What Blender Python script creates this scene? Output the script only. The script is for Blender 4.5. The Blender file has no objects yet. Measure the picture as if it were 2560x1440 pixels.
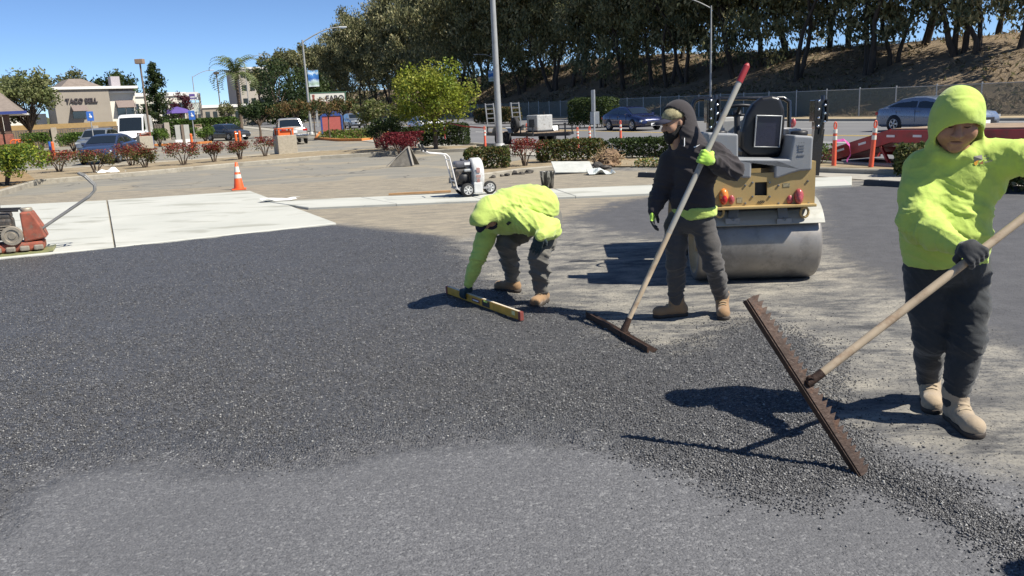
import bpy, bmesh, math, random
import numpy as np
from mathutils import Vector, Matrix, Euler
from mathutils.bvhtree import BVHTree

# ------------------------------------------------------------------ camera
F_PX = 2000.0            # focal length in photo pixels (photo 2560 x 1440)
CAM_H = 1.68
ROLL = math.radians(2.7)
PITCH = math.atan((720 - 278) * math.cos(ROLL) / F_PX)
_fw = np.array([0, math.cos(PITCH), -math.sin(PITCH)])
_up0 = np.array([0, math.sin(PITCH), math.cos(PITCH)])
_r0 = np.array([1.0, 0, 0])
_right = math.cos(ROLL) * _r0 - math.sin(ROLL) * _up0
_up = math.sin(ROLL) * _r0 + math.cos(ROLL) * _up0
CAM = np.array([0, 0, CAM_H])

scene = bpy.context.scene
COL = scene.collection
cam_data = bpy.data.cameras.new('camera')
cam_data.sensor_width = 36.0
cam_data.lens = 36.0 * F_PX / 2560.0
cam_data.clip_start = 0.05
cam_data.clip_end = 6000
cam = bpy.data.objects.new('camera', cam_data)
COL.objects.link(cam)
_m = Matrix((( _right[0], _up[0], -_fw[0], 0), (_right[1], _up[1], -_fw[1], 0), (_right[2], _up[2], -_fw[2], CAM_H), (0, 0, 0, 1)))
cam.matrix_world = _m
scene.camera = cam

# ------------------------------------------------------------------ sky, sun, exposure
SUN_EL = math.radians(51)
SUN_AZ = math.radians(112)          # clockwise from +Y
world = bpy.data.worlds.new('World')
scene.world = world
world.use_nodes = True
wn = world.node_tree
for n_ in list(wn.nodes):
    wn.nodes.remove(n_)
sky = wn.nodes.new('ShaderNodeTexSky')
sky.sky_type = 'NISHITA'
sky.sun_disc = False
sky.sun_elevation = SUN_EL
sky.sun_rotation = SUN_AZ
sky.air_density = 1.0
sky.altitude = 4500
sky.dust_density = 0.0
sky.ozone_density = 6.0
bg = wn.nodes.new('ShaderNodeBackground')
bg.inputs['Strength'].default_value = 0.09
wo = wn.nodes.new('ShaderNodeOutputWorld')
wn.links.new(sky.outputs[0], bg.inputs[0])
wn.links.new(bg.outputs[0], wo.inputs[0])

sun_data = bpy.data.lights.new('sun', 'SUN')
sun_data.energy = 5.0
sun_data.angle = math.radians(0.53)
sun_data.color = (1.0, 0.945, 0.84)
sun = bpy.data.objects.new('sun', sun_data)
COL.objects.link(sun)
_sd = Vector((math.sin(SUN_AZ) * math.cos(SUN_EL), math.cos(SUN_AZ) * math.cos(SUN_EL), math.sin(SUN_EL)))
sun.rotation_euler = _sd.to_track_quat('Z', 'Y').to_euler()
sun.location = (30, -20, 60)

scene.render.engine = 'CYCLES'
scene.cycles.max_bounces = 6
scene.cycles.diffuse_bounces = 3
scene.cycles.glossy_bounces = 3
scene.cycles.transparent_max_bounces = 12
scene.cycles.use_denoising = True
scene.view_settings.view_transform = 'Standard'
scene.view_settings.look = 'None'
scene.view_settings.gamma = 1.0
scene.view_settings.use_curve_mapping = False
scene.view_settings.exposure = 0.68

rng = np.random.default_rng(7)
random.seed(7)

# ------------------------------------------------------------------ terrain and pixel helpers
RU = np.array([-0.391, 0.9204])       # street direction (away from the viewer)
RN = np.array([0.9204, 0.391])        # towards the hill

def sstep(a, b, x):
    t = np.clip((x - a) / (b - a), 0, 1)
    return t * t * (3 - 2 * t)

def _hash(i, j, k):
    h = (i * 374761393 + j * 668265263 + k * 2147483647 + 1013904223) & 0xffffffff
    h = ((h ^ (h >> 13)) * 1274126177) & 0xffffffff
    h = (h ^ (h >> 16)) & 0xffffffff
    return h.astype(np.float64) / 4294967295.0

def noise3(p):
    p = np.asarray(p, dtype=np.float64)
    i = np.floor(p).astype(np.int64)
    f = p - i
    f = f * f * (3 - 2 * f)
    r = 0
    for dx in (0, 1):
        wx = f[..., 0] if dx else 1 - f[..., 0]
        for dy in (0, 1):
            wy = f[..., 1] if dy else 1 - f[..., 1]
            for dz in (0, 1):
                wz = f[..., 2] if dz else 1 - f[..., 2]
                r = r + wx * wy * wz * _hash(i[..., 0] + dx, i[..., 1] + dy, i[..., 2] + dz)
    return r * 2 - 1

def noise2(x, y, s=0.0):
    x = np.asarray(x, float); y = np.asarray(y, float)
    return noise3(np.stack([x, y, np.full_like(x, s + 0.5)], -1))

def base_h(x, y):
    q = np.clip((np.asarray(y, float) - 45) / 6, -40, 200)
    return 0.0125 * 6 * np.where(q > 30, q, np.log1p(np.exp(np.minimum(q, 30))))

def TH(x, y):
    x = np.asarray(x, float); y = np.asarray(y, float)
    n = RN[0] * x + RN[1] * y
    u = RU[0] * x + RU[1] * y
    top = 5.6 + 1.0 * noise2(u / 37.0, n / 60.0, 3) + 2.4 * sstep(40, 140, u)
    hill = top * sstep(43.5, 68, n + 1.5 * noise2(u / 9.0, n / 9.0, 5))
    return base_h(x, y) + hill + np.where(n > 45, 0.18 * noise2(x / 1.7, y / 1.7, 9), 0)

def ray(px, py):
    v = (px - 1280) / F_PX * _right - (py - 720) / F_PX * _up + _fw
    return v / np.linalg.norm(v)

def G(px, py, z=0.0):
    """pixel -> point on the level ground at height z (near field)"""
    v = ray(px, py)
    return CAM + (z - CAM_H) / v[2] * v

def GT(px, py):
    """pixel -> point on the terrain"""
    v = ray(px, py)
    t = np.concatenate([np.arange(2, 60, 0.25), np.arange(60, 700, 0.6)])
    p = CAM + t[:, None] * v
    d = p[:, 2] - TH(p[:, 0], p[:, 1])
    k = np.argmax(d < 0)
    if d[k] >= 0:
        k = len(t) - 1
    a, b = t[max(k - 1, 0)], t[k]
    for _ in range(20):
        m = (a + b) / 2
        q = CAM + m * v
        if q[2] < TH(q[0], q[1]):
            b = m
        else:
            a = m
    q = CAM + b * v
    return q

def AY(px, py, Y):
    """pixel -> point at distance Y in front of the camera plane"""
    v = ray(px, py)
    return CAM + Y / v[1] * v

def PX(p):
    q = np.asarray(p, float) - CAM
    z = q @ _fw
    return 1280 + F_PX * (q @ _right) / z, 720 - F_PX * (q @ _up) / z

def GX(px, Y):
    """ground point at distance Y whose base shows at column px"""
    x = 0.0
    for _ in range(12):
        z = float(TH(x, Y))
        c = PX((x, Y, z))[0]
        x += (px - c) / F_PX * Y
    return np.array([x, Y, float(TH(x, Y))])

# ------------------------------------------------------------------ object helpers
def link(o, parent=None):
    COL.objects.link(o)
    if parent is not None:
        o.parent = parent
    return o

def mesh_obj(name, verts, faces, mat=None, parent=None, smooth=False, mats=None, mat_idx=None):
    me = bpy.data.meshes.new(name)
    if isinstance(verts, np.ndarray) and isinstance(faces, np.ndarray):
        nv, nf, k = len(verts), len(faces), faces.shape[1]
        me.vertices.add(nv)
        me.vertices.foreach_set('co', np.ascontiguousarray(verts, np.float32).ravel())
        me.loops.add(nf * k)
        me.loops.foreach_set('vertex_index', np.ascontiguousarray(faces, np.int32).ravel())
        me.polygons.add(nf)
        me.polygons.foreach_set('loop_start', np.arange(0, nf * k, k, dtype=np.int32))
        me.update(calc_edges=True)
    else:
        me.from_pydata([tuple(map(float, v)) for v in verts], [], [tuple(int(i) for i in f) for f in faces])
        me.update()
    if mats:
        for m in mats:
            me.materials.append(m)
        if mat_idx is not None:
            me.polygons.foreach_set('material_index', np.asarray(mat_idx, np.int32))
    elif mat:
        me.materials.append(mat)
    if smooth:
        me.polygons.foreach_set('use_smooth', np.ones(len(me.polygons), dtype=bool))
    o = bpy.data.objects.new(name, me)
    return link(o, parent)

def thing(name, label, cat, loc=(0, 0, 0), rotz=0.0, group=None):
    o = bpy.data.objects.new(name, None)
    o.empty_display_size = 0.2
    COL.objects.link(o)
    o.location = tuple(float(c) for c in loc)
    o.rotation_euler = (0, 0, rotz)
    tag(o, label, cat, group)
    return o

def tag(o, label, cat, group=None):
    o['label'] = label
    o['category'] = cat
    if group:
        o['group'] = group
    return o

def struct(o):
    o['kind'] = 'structure'
    return o

def stuff(o):
    o['kind'] = 'stuff'
    return o

def dup(root, loc=None, rotz=None, label=None, scale=None):
    r = root.copy(); COL.objects.link(r)
    if loc is not None: r.location = tuple(float(c) for c in loc)
    if rotz is not None: r.rotation_euler = (0, 0, rotz)
    if scale is not None: r.scale = scale if hasattr(scale, '__len__') else (scale,) * 3
    if label: r['label'] = label
    for ch in list(root.children):
        c = ch.copy(); COL.objects.link(c); c.parent = r
        for g in list(ch.children):
            d = g.copy(); COL.objects.link(d); d.parent = c
    return r

class MB:
    """collects shapes, builds ONE mesh object"""
    def __init__(s):
        s.v = []; s.f = []; s.sm = []; s.mi = []
        s.cur = 0
    def add(s, verts, faces, smooth=False):
        b = len(s.v)
        s.v += [tuple(map(float, v)) for v in verts]
        s.f += [tuple(b + int(i) for i in f) for f in faces]
        s.sm += [smooth] * len(faces)
        s.mi += [s.cur] * len(faces)
        return s
    def box(s, c, d, rot=None, bevel=0.0):
        x, y, z = d[0] / 2, d[1] / 2, d[2] / 2
        if bevel > 0:
            bm = bmesh.new()
            bmesh.ops.create_cube(bm, size=1)
            for v in bm.verts:
                v.co = (v.co.x * d[0], v.co.y * d[1], v.co.z * d[2])
            bmesh.ops.bevel(bm, geom=list(bm.edges), offset=min(bevel, 0.45 * min(d)), segments=2, affect='EDGES', profile=0.6)
            vs = [v.co.copy() for v in bm.verts]
            fs = [[v.index for v in f.verts] for f in bm.faces]
            bm.free()
        else:
            vs = [Vector(q) for q in ((-x, -y, -z), (x, -y, -z), (x, y, -z), (-x, y, -z), (-x, -y, z), (x, -y, z), (x, y, z), (-x, y, z))]
            fs = [(0, 3, 2, 1), (4, 5, 6, 7), (0, 1, 5, 4), (1, 2, 6, 5), (2, 3, 7, 6), (3, 0, 4, 7)]
        if rot is not None:
            R = rot if isinstance(rot, Matrix) else Euler(rot).to_matrix()
            vs = [R @ v for v in vs]
        return s.add([(v[0] + c[0], v[1] + c[1], v[2] + c[2]) for v in vs], fs)
    def beam(s, a, b, w, h=None, up=(0, 0, 1)):
        """rectangular bar from a to b"""
        a = Vector(a); b = Vector(b); h = h or w
        d = (b - a).normalized(); u = Vector(up)
        if abs(d.dot(u)) > 0.98: u = Vector((1, 0, 0))
        r = d.cross(u).normalized(); u = r.cross(d)
        vs = []
        for p in (a, b):
            for i, j in ((-1, -1), (1, -1), (1, 1), (-1, 1)):
                vs.append(p + r * (i * w / 2) + u * (j * h / 2))
        return s.add(vs, [(0, 1, 2, 3), (7, 6, 5, 4), (0, 4, 5, 1), (1, 5, 6, 2), (2, 6, 7, 3), (3, 7, 4, 0)])
    def tube(s, pts, r, n=8, cap=True):
        pts = [Vector(tuple(map(float, p))) for p in pts]
        rs = list(r) if hasattr(r, '__len__') else [r] * len(pts)
        vs = []; fs = []
        prev = None
        for i, p in enumerate(pts):
            if i == 0: d = pts[1] - p
            elif i == len(pts) - 1: d = p - pts[i - 1]
            else: d = (pts[i + 1] - p).normalized() + (p - pts[i - 1]).normalized()
            d = d.normalized()
            if prev is None:
                u = Vector((0, 0, 1)) if abs(d.z) < 0.9 else Vector((1, 0, 0))
                a = d.cross(u).normalized()
            else:
                a = (prev - d * prev.dot(d)).normalized()
            prev = a
            b = d.cross(a)
            for k in range(n):
                t = 2 * math.pi * k / n
                vs.append(p + (a * math.cos(t) + b * math.sin(t)) * rs[i])
        for i in range(len(pts) - 1):
            for k in range(n):
                fs.append((i * n + k, i * n + (k + 1) % n, (i + 1) * n + (k + 1) % n, (i + 1) * n + k))
        s.add(vs, fs, True)
        if cap:
            s.add(vs[:n], [tuple(range(n))[::-1]])
            s.add(vs[-n:], [tuple(range(n))])
        return s
    def lathe(s, prof, c=(0, 0, 0), axis='Z', n=24, smooth=True):
        """prof: list of (radius, along)"""
        vs = []; fs = []
        for r, z in prof:
            for k in range(n):
                t = 2 * math.pi * k / n
                p = (r * math.cos(t), r * math.sin(t), z)
                if axis == 'X': p = (p[2], p[0], p[1])
                elif axis == 'Y': p = (p[1], p[2], p[0])
                vs.append((p[0] + c[0], p[1] + c[1], p[2] + c[2]))
        for i in range(len(prof) - 1):
            for k in range(n):
                fs.append((i * n + k, i * n + (k + 1) % n, (i + 1) * n + (k + 1) % n, (i + 1) * n + k))
        return s.add(vs, fs, smooth)
    def prism(s, pts2, a0, a1, axis='X'):
        """extrude a 2D outline along an axis; axis X: pts are (y,z); Y: (x,z); Z: (x,y)"""
        n = len(pts2); vs = []
        for a in (a0, a1):
            for p, q in pts2:
                vs.append({'X': (a, p, q), 'Y': (p, a, q), 'Z': (p, q, a)}[axis])
        fs = [tuple(range(n))[::-1], tuple(range(n, 2 * n))]
        for i in range(n):
            j = (i + 1) % n
            fs.append((i, j, n + j, n + i))
        return s.add(vs, fs)
    def quad(s, a, b, c, d):
        return s.add([a, b, c, d], [(0, 1, 2, 3)])
    def build(s, name, mat=None, parent=None, mats=None, xf=None):
        vs = s.v
        if xf is not None:
            vs = [tuple(xf @ Vector(v)) for v in vs]
        o = mesh_obj(name, vs, s.f, mat, parent, False, mats, s.mi if mats else None)
        me = o.data
        me.polygons.foreach_set('use_smooth', np.array(s.sm, dtype=bool))
        bm = bmesh.new(); bm.from_mesh(me)
        bmesh.ops.recalc_face_normals(bm, faces=bm.faces)
        bm.to_mesh(me); bm.free()
        return o

# ------------------------------------------------------------------ materials
def new_mat(name):
    m = bpy.data.materials.new(name)
    m.use_nodes = True
    nt = m.node_tree
    return m, nt, nt.nodes['Principled BSDF']

def nd(nt, typ, **kw):
    n = nt.nodes.new(typ)
    for k, v in kw.items():
        if k in n.inputs.keys() if hasattr(n.inputs, 'keys') else False:
            n.inputs[k].default_value = v
        else:
            setattr(n, k, v)
    return n

def tex_noise(nt, scale, detail=3, rough=0.55, vec=None, dist=0.0):
    n = nt.nodes.new('ShaderNodeTexNoise')
    n.inputs['Scale'].default_value = scale
    n.inputs['Detail'].default_value = detail
    n.inputs['Roughness'].default_value = rough
    n.inputs['Distortion'].default_value = dist
    if vec is not None: nt.links.new(vec, n.inputs['Vector'])
    return n.outputs['Fac']

def ramp(nt, fac, stops):
    r = nt.nodes.new('ShaderNodeValToRGB')
    e = r.color_ramp.elements
    while len(e) < len(stops): e.new(0.5)
    for i, (p, c) in enumerate(stops):
        e[i].position = p
        e[i].color = (c[0], c[1], c[2], 1) if hasattr(c, '__len__') else (c, c, c, 1)
    nt.links.new(fac, r.inputs['Fac'])
    return r.outputs['Color']

def mixc(nt, fac, a, b, mode='MIX'):
    m = nt.nodes.new('ShaderNodeMix')
    m.data_type = 'RGBA'; m.blend_type = mode
    for s, v in ((0, fac), (6, a), (7, b)):
        if hasattr(v, 'links') or hasattr(v, 'is_output'):
            nt.links.new(v, m.inputs[s])
        else:
            m.inputs[s].default_value = (v if not hasattr(v, '__len__') else (v[0], v[1], v[2], 1)) if s else v
    return m.outputs[2]

def mth(nt, op, a, b=None, c=None, clamp=False):
    m = nt.nodes.new('ShaderNodeMath'); m.operation = op; m.use_clamp = clamp
    for i, v in enumerate((a, b, c)):
        if v is None: continue
        if hasattr(v, 'is_output'): nt.links.new(v, m.inputs[i])
        else: m.inputs[i].default_value = v
    return m.outputs[0]

def smoothmask(nt, v, a, b):
    m = nt.nodes.new('ShaderNodeMapRange'); m.interpolation_type = 'SMOOTHSTEP'
    nt.links.new(v, m.inputs['Value'])
    m.inputs['From Min'].default_value = a; m.inputs['From Max'].default_value = b
    return m.outputs['Result']

def bump(nt, bs, height, strength=0.3, dist=0.01, prev=None):
    b = nt.nodes.new('ShaderNodeBump')
    b.inputs['Strength'].default_value = strength
    b.inputs['Distance'].default_value = dist
    nt.links.new(height, b.inputs['Height'])
    if prev is not None: nt.links.new(prev, b.inputs['Normal'])
    nt.links.new(b.outputs[0], bs.inputs['Normal'])
    return b.outputs[0]

def objcoord(nt):
    return nt.nodes.new('ShaderNodeTexCoord').outputs['Object']

def geopos(nt):
    return nt.nodes.new('ShaderNodeNewGeometry').outputs['Position']

def srgb(r, g, b):
    f = lambda c: (c / 255.0 / 12.92) if c / 255.0 <= 0.04045 else ((c / 255.0 + 0.055) / 1.055) ** 2.4
    return (f(r), f(g), f(b))

_MC = {}
def mat(name, col, rough=0.6, metal=0.0, var=0.12, scale=6.0, bumpst=0.0, bscale=60.0, spec=0.5, coat=0.0, dirt=None, dirt_amt=0.35, alpha=None):
    """general procedural material: colour with blotchy variation, optional dirt and fine relief"""
    if name in _MC: return _MC[name]
    m, nt, bs = new_mat(name)
    oc = objcoord(nt)
    f = tex_noise(nt, scale, 4, 0.6, oc)
    a = tuple(c * (1 - var) for c in col); b = tuple(min(1, c * (1 + var)) for c in col)
    c = ramp(nt, f, [(0.3, a), (0.7, b)])
    if dirt:
        d = smoothmask(nt, tex_noise(nt, scale * 1.7, 6, 0.7, oc), 0.5, 0.68)
        c = mixc(nt, mth(nt, 'MULTIPLY', d, dirt_amt), c, dirt)
    nt.links.new(c, bs.inputs['Base Color'])
    rr = ramp(nt, tex_noise(nt, scale * 2.3, 3, 0.6, oc), [(0.3, max(0, rough - 0.08)), (0.7, min(1, rough + 0.08))])
    nt.links.new(rr, bs.inputs['Roughness'])
    bs.inputs['Metallic'].default_value = metal
    bs.inputs['Specular IOR Level'].default_value = spec
    bs.inputs['Coat Weight'].default_value = coat
    bs.inputs['Coat Roughness'].default_value = 0.06
    if bumpst > 0:
        bump(nt, bs, tex_noise(nt, bscale, 3, 0.6, oc), bumpst, 0.01)
    _MC[name] = m
    return m
# ================================================================== GROUND
def poly_sd(poly, x, y):
    """signed distance to polygon (positive inside), world metres"""
    poly = np.asarray(poly)[:, :2]
    d = np.full(x.shape, 1e9); inside = np.zeros(x.shape, bool)
    n = len(poly)
    for i in range(n):
        a = poly[i]; b = poly[(i + 1) % n]
        ex, ey = b - a
        wx, wy = x - a[0], y - a[1]
        t = np.clip((wx * ex + wy * ey) / (ex * ex + ey * ey + 1e-12), 0, 1)
        d = np.minimum(d, (wx - ex * t) ** 2 + (wy - ey * t) ** 2)
        c = ((a[1] > y) != (b[1] > y))
        xi = ex * (y - a[1]) / (ey if abs(ey) > 1e-12 else 1e-12) + a[0]
        inside ^= c & (x < xi)
    d = np.sqrt(d)
    return np.where(inside, d, -d)

def pg(lst):
    return np.array([G(*p) for p in lst])

LOOSE = pg([(-900, 790), (-400, 700), (0, 648), (840, 561), (960, 572), (1130, 592), (1185, 650), (1225, 700), (1330, 750), (1480, 795), (1580, 850),
            (1680, 880), (1780, 830), (1900, 800), (2010, 850), (2080, 905), (2090, 960), (2050, 1020), (2130, 1090), (2230, 1170), (2400, 1255), (2560, 1330), (2800, 1440),
            (2800, 1500), (2560, 1372), (2320, 1270), (2170, 1210), (2000, 1235), (1830, 1222), (1700, 1180), (1550, 1140), (1300, 1112),
            (1000, 1130), (800, 1180), (600, 1190), (350, 1165), (160, 1195), (60, 1240), (25, 1300), (0, 1345), (-300, 1440), (-1500, 1600), (-2500, 1300)])
COMP = pg([(-2500, 1900), (-1500, 1600), (-300, 1440), (0, 1345), (25, 1300), (60, 1240), (160, 1195), (350, 1165), (600, 1190), (800, 1180), (1000, 1130), (1300, 1112), (1550, 1140),
           (1700, 1180), (1830, 1222), (2000, 1235), (2170, 1210), (2320, 1270), (2560, 1372), (2800, 1500), (3200, 2200), (-3000, 2400)])
PATCH = pg([(2042, 470), (2300, 462), (2560, 452), (3400, 430), (3400, 1080), (2560, 890), (2440, 830), (2320, 760), (2120, 660), (2052, 600)])
PATCH2 = pg([(1400, 548), (1520, 505), (1660, 486), (1760, 486), (1700, 600), (1560, 590)])
DUST = pg([(-1500, 440), (3000, 420), (2100, 452), (1760, 480), (1560, 530), (1250, 575), (1130, 600), (840, 562), (0, 640), (-1500, 830)])

def work_height(x, y):
    x = np.asarray(x, float); y = np.asarray(y, float)
    lo = poly_sd(LOOSE, x, y) + 0.10 * noise2(x * 4, y * 4, 1) + 0.05 * noise2(x * 13, y * 13, 2)
    co = poly_sd(COMP, x, y)
    pa = poly_sd(PATCH, x, y)
    h = 0.026 * sstep(-0.05, 0.40, lo) + 0.018 * sstep(-0.05, 0.1, co) + 0.012 * sstep(-0.05, 0.15, pa)
    ridge = np.exp(-((lo - 0.12) / 0.14) ** 2) * sstep(12, 7, y) * sstep(0.0, 1.2, x + 0.6)
    h = h + 0.018 * ridge
    h = h + 0.009 * noise2(x * 1.3, y * 1.3, 4) + sstep(-0.03, 0.2, lo) * (0.007 * noise2(x * 6, y * 6, 6) + 0.004 * noise2(x * 21, y * 21, 7))
    return h

def WH(x, y):
    return float(work_height(np.array([x]), np.array([y]))[0])

ys = np.exp(np.linspace(math.log(1.5), math.log(22.5), 430))
xr = np.linspace(-0.98, 0.98, 440)
gx = (xr[None, :] * (ys[:, None] + 0.6)); gy = np.repeat(ys[:, None], len(xr), 1)
gz = work_height(gx, gy)
V = np.stack([gx, gy, gz], -1).reshape(-1, 3)
R_, C_ = gx.shape
idx = np.arange(R_ * C_).reshape(R_, C_)
Fq = np.stack([idx[:-1, :-1], idx[:-1, 1:], idx[1:, 1:], idx[1:, :-1]], -1).reshape(-1, 4)

def attr(me, name, arr):
    a = me.attributes.new(name, 'FLOAT', 'POINT')
    a.data.foreach_set('value', np.ascontiguousarray(arr, np.float32).ravel())

def work_material():
    m, nt, bs = new_mat('paving_work')
    P = geopos(nt)
    def at(n):
        a = nt.nodes.new('ShaderNodeAttribute'); a.attribute_name = n; return a.outputs['Fac']
    n1 = tex_noise(nt, 4.0, 5, 0.65, P); n2 = tex_noise(nt, 22.0, 4, 0.7, P); n3 = tex_noise(nt, 1.1, 4, 0.6, P)
    # streaks left by the roller and by scraped asphalt: noise stretched across the work area
    mp = nt.nodes.new('ShaderNodeMapping'); mp.inputs['Scale'].default_value = (0.75, 1.7, 1.0); mp.inputs['Rotation'].default_value = (0, 0, math.radians(28))
    nt.links.new(P, mp.inputs['Vector'])
    st = tex_noise(nt, 2.6, 10, 0.78, mp.outputs[0], 0.25)
    def edge(a, amp1, amp2, lo, hi):
        v = mth(nt, 'ADD', at(a), mth(nt, 'MULTIPLY', mth(nt, 'SUBTRACT', n1, 0.5), amp1))
        v = mth(nt, 'ADD', v, mth(nt, 'MULTIPLY', mth(nt, 'SUBTRACT', n2, 0.5), amp2))
        return smoothmask(nt, v, lo, hi)
    mL = edge('sd_loose', 0.6, 0.5, -0.20, 0.30)
    mC = edge('sd_comp', 0.45, 0.3, -0.75, -0.35)
    mP = edge('sd_patch', 0.7, 0.3, -0.2, 0.25)
    mP2 = edge('sd_patch2', 1.6, 0.5, -0.3, 0.4)
    mD = edge('sd_dust', 1.2, 0.4, -0.4, 0.4)
    # stones: cells
    def vor(scale, feat='F1', out='Distance'):
        v = nt.nodes.new('ShaderNodeTexVoronoi'); v.feature = feat; v.inputs['Scale'].default_value = scale
        nt.links.new(P, v.inputs['Vector']); return v
    v1 = vor(85.0); v2 = vor(170.0)
    cell = nt.nodes.new('ShaderNodeSeparateColor'); nt.links.new(v1.outputs['Color'], cell.inputs[0])
    cell2 = nt.nodes.new('ShaderNodeSeparateColor'); nt.links.new(v2.outputs['Color'], cell2.inputs[0])
    # dusty milled base
    base = ramp(nt, st, [(0.36, (0.048, 0.048, 0.050)), (0.44, (0.10, 0.098, 0.095)), (0.50, (0.185, 0.175, 0.155)), (0.62, (0.30, 0.278, 0.232))])
    base = mixc(nt, mth(nt, 'MULTIPLY', smoothmask(nt, n3, 0.50, 0.64), 0.5), base, (0.085, 0.084, 0.084))
    spk = smoothmask(nt, tex_noise(nt, 55.0, 2, 0.8, P), 0.58, 0.66)
    base = mixc(nt, mth(nt, 'MULTIPLY', spk, 0.7), base, (0.035, 0.035, 0.037))
    dust = ramp(nt, st, [(0.3, (0.16, 0.145, 0.12)), (0.6, (0.31, 0.265, 0.19)), (0.8, (0.36, 0.31, 0.23))])
    base = mixc(nt, mth(nt, 'MULTIPLY', mD, 0.85), base, dust)
    patch = ramp(nt, n1, [(0.3, (0.060, 0.060, 0.065)), (0.7, (0.088, 0.088, 0.093))])
    patch = mixc(nt, smoothmask(nt, st, 0.62, 0.75), patch, (0.16, 0.15, 0.135))
    c = mixc(nt, mP2, base, patch)
    c = mixc(nt, mP, c, patch)
    comp = ramp(nt, cell.outputs[0], [(0.0, (0.075, 0.076, 0.082)), (0.5, (0.115, 0.116, 0.123)), (0.88, (0.152, 0.153, 0.160)), (1.0, (0.30, 0.30, 0.30))])
    comp2 = ramp(nt, cell2.outputs[1], [(0.0, (0.062, 0.063, 0.068)), (0.6, (0.105, 0.106, 0.113)), (1.0, (0.20, 0.20, 0.205))])
    comp = mixc(nt, 0.5, comp, comp2)
    comp = mixc(nt, mth(nt, 'MULTIPLY', smoothmask(nt, n3, 0.4, 0.65), 0.4), comp, (0.085, 0.086, 0.092))
    c = mixc(nt, mC, c, comp)
    loose = ramp(nt, cell.outputs[0], [(0.0, (0.032, 0.032, 0.034)), (0.42, (0.066, 0.066, 0.069)), (0.80, (0.102, 0.102, 0.106)), (0.95, (0.17, 0.168, 0.166)), (1.0, (0.34, 0.335, 0.32))])
    loose = mixc(nt, mth(nt, 'MULTIPLY', smoothmask(nt, n1, 0.35, 0.7), 0.45), loose, (0.068, 0.068, 0.071))
    c = mixc(nt, mL, c, loose)
    nt.links.new(c, bs.inputs['Base Color'])
    rg = mixc(nt, mL, (0.82, 0.82, 0.82), ramp(nt, cell2.outputs[0], [(0.0, 0.38), (1.0, 0.7)]))
    nt.links.new(rg, bs.inputs['Roughness'])
    # relief
    hL = mth(nt, 'SUBTRACT', 1.0, mth(nt, 'MULTIPLY', v1.outputs['Distance'], 1.0))
    hh = mth(nt, 'ADD', mth(nt, 'MULTIPLY', hL, mth(nt, 'ADD', mth(nt, 'MULTIPLY', mL, 1.0), mth(nt, 'MULTIPLY', mC, 0.25))), mth(nt, 'MULTIPLY', n2, 0.35))
    hh = mth(nt, 'ADD', hh, mth(nt, 'MULTIPLY', cell.outputs[1], mth(nt, 'MULTIPLY', mL, 0.8)))
    hh = mth(nt, 'ADD', hh, mth(nt, 'MULTIPLY', spk, 0.25))
    bump(nt, bs, hh, 1.0, 0.011)
    return m

M_WORK = work_material()
work = struct(mesh_obj('fresh_asphalt_surface', V, Fq, M_WORK, smooth=True))
for nm, pol in (('sd_loose', LOOSE), ('sd_comp', COMP), ('sd_patch', PATCH), ('sd_patch2', PATCH2), ('sd_dust', DUST)):
    attr(work.data, nm, poly_sd(pol, gx, gy))

# ---- loose stones of hot mix (uncountable)
def stones(n, size_lo, size_hi, keep, seed, mat_, name):
    r = np.random.default_rng(seed)
    px = r.uniform(-150, 2750, n * 6); py = r.uniform(600, 1460, n * 6)
    vx = (px - 1280)[:, None] / F_PX * _right - (py - 720)[:, None] / F_PX * _up + _fw
    t = -CAM_H / vx[:, 2]
    x = t * vx[:, 0]; y = t * vx[:, 1]
    ok = keep(x, y, r)
    x = x[ok][:n]; y = y[ok][:n]; N = len(x)
    z = work_height(x, y)
    s = size_lo * (size_hi / size_lo) ** (r.random(N) ** 1.6)
    d = np.array([[1, 0, 0], [-1, 0, 0], [0, 1, 0], [0, -1, 0], [0, 0, 1], [0, 0, -1]], float)
    vv = d[None] * (0.65 + 0.7 * r.random((N, 6, 1))) + 0.25 * (r.random((N, 6, 3)) - 0.5)
    vv[:, :, 2] *= 0.75
    a = r.random(N) * 6.283; ca, sa = np.cos(a), np.sin(a)
    X = vv[:, :, 0] * ca[:, None] - vv[:, :, 1] * sa[:, None]; Y = vv[:, :, 0] * sa[:, None] + vv[:, :, 1] * ca[:, None]
    vv = np.stack([X, Y, vv[:, :, 2]], -1) * (s / 2)[:, None, None]
    vv += np.stack([x, y, z + s * 0.22], -1)[:, None, :]
    f = np.array([[0, 2, 4], [2, 1, 4], [1, 3, 4], [3, 0, 4], [2, 0, 5], [1, 2, 5], [3, 1, 5], [0, 3, 5]])
    ff = (f[None] + 6 * np.arange(N)[:, None, None]).reshape(-1, 3)
    o = mesh_obj(name, vv.reshape(-1, 3), ff, mat_)
    at_ = o.data.attributes.new('tone', 'FLOAT', 'FACE')
    at_.data.foreach_set('value', np.repeat(r.random(N), 8).astype(np.float32))
    return stuff(o)

def stone_material():
    m, nt, bs = new_mat('bitumen_stone')
    a = nt.nodes.new('ShaderNodeAttribute'); a.attribute_name = 'tone'
    c = ramp(nt, a.outputs['Fac'], [(0.0, (0.036, 0.036, 0.038)), (0.5, (0.078, 0.078, 0.081)), (0.88, (0.145, 0.144, 0.145)), (1.0, (0.34, 0.335, 0.32))])
    nt.links.new(c, bs.inputs['Base Color'])
    bs.inputs['Roughness'].default_value = 0.42
    return m
M_STONE = stone_material()

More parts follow.
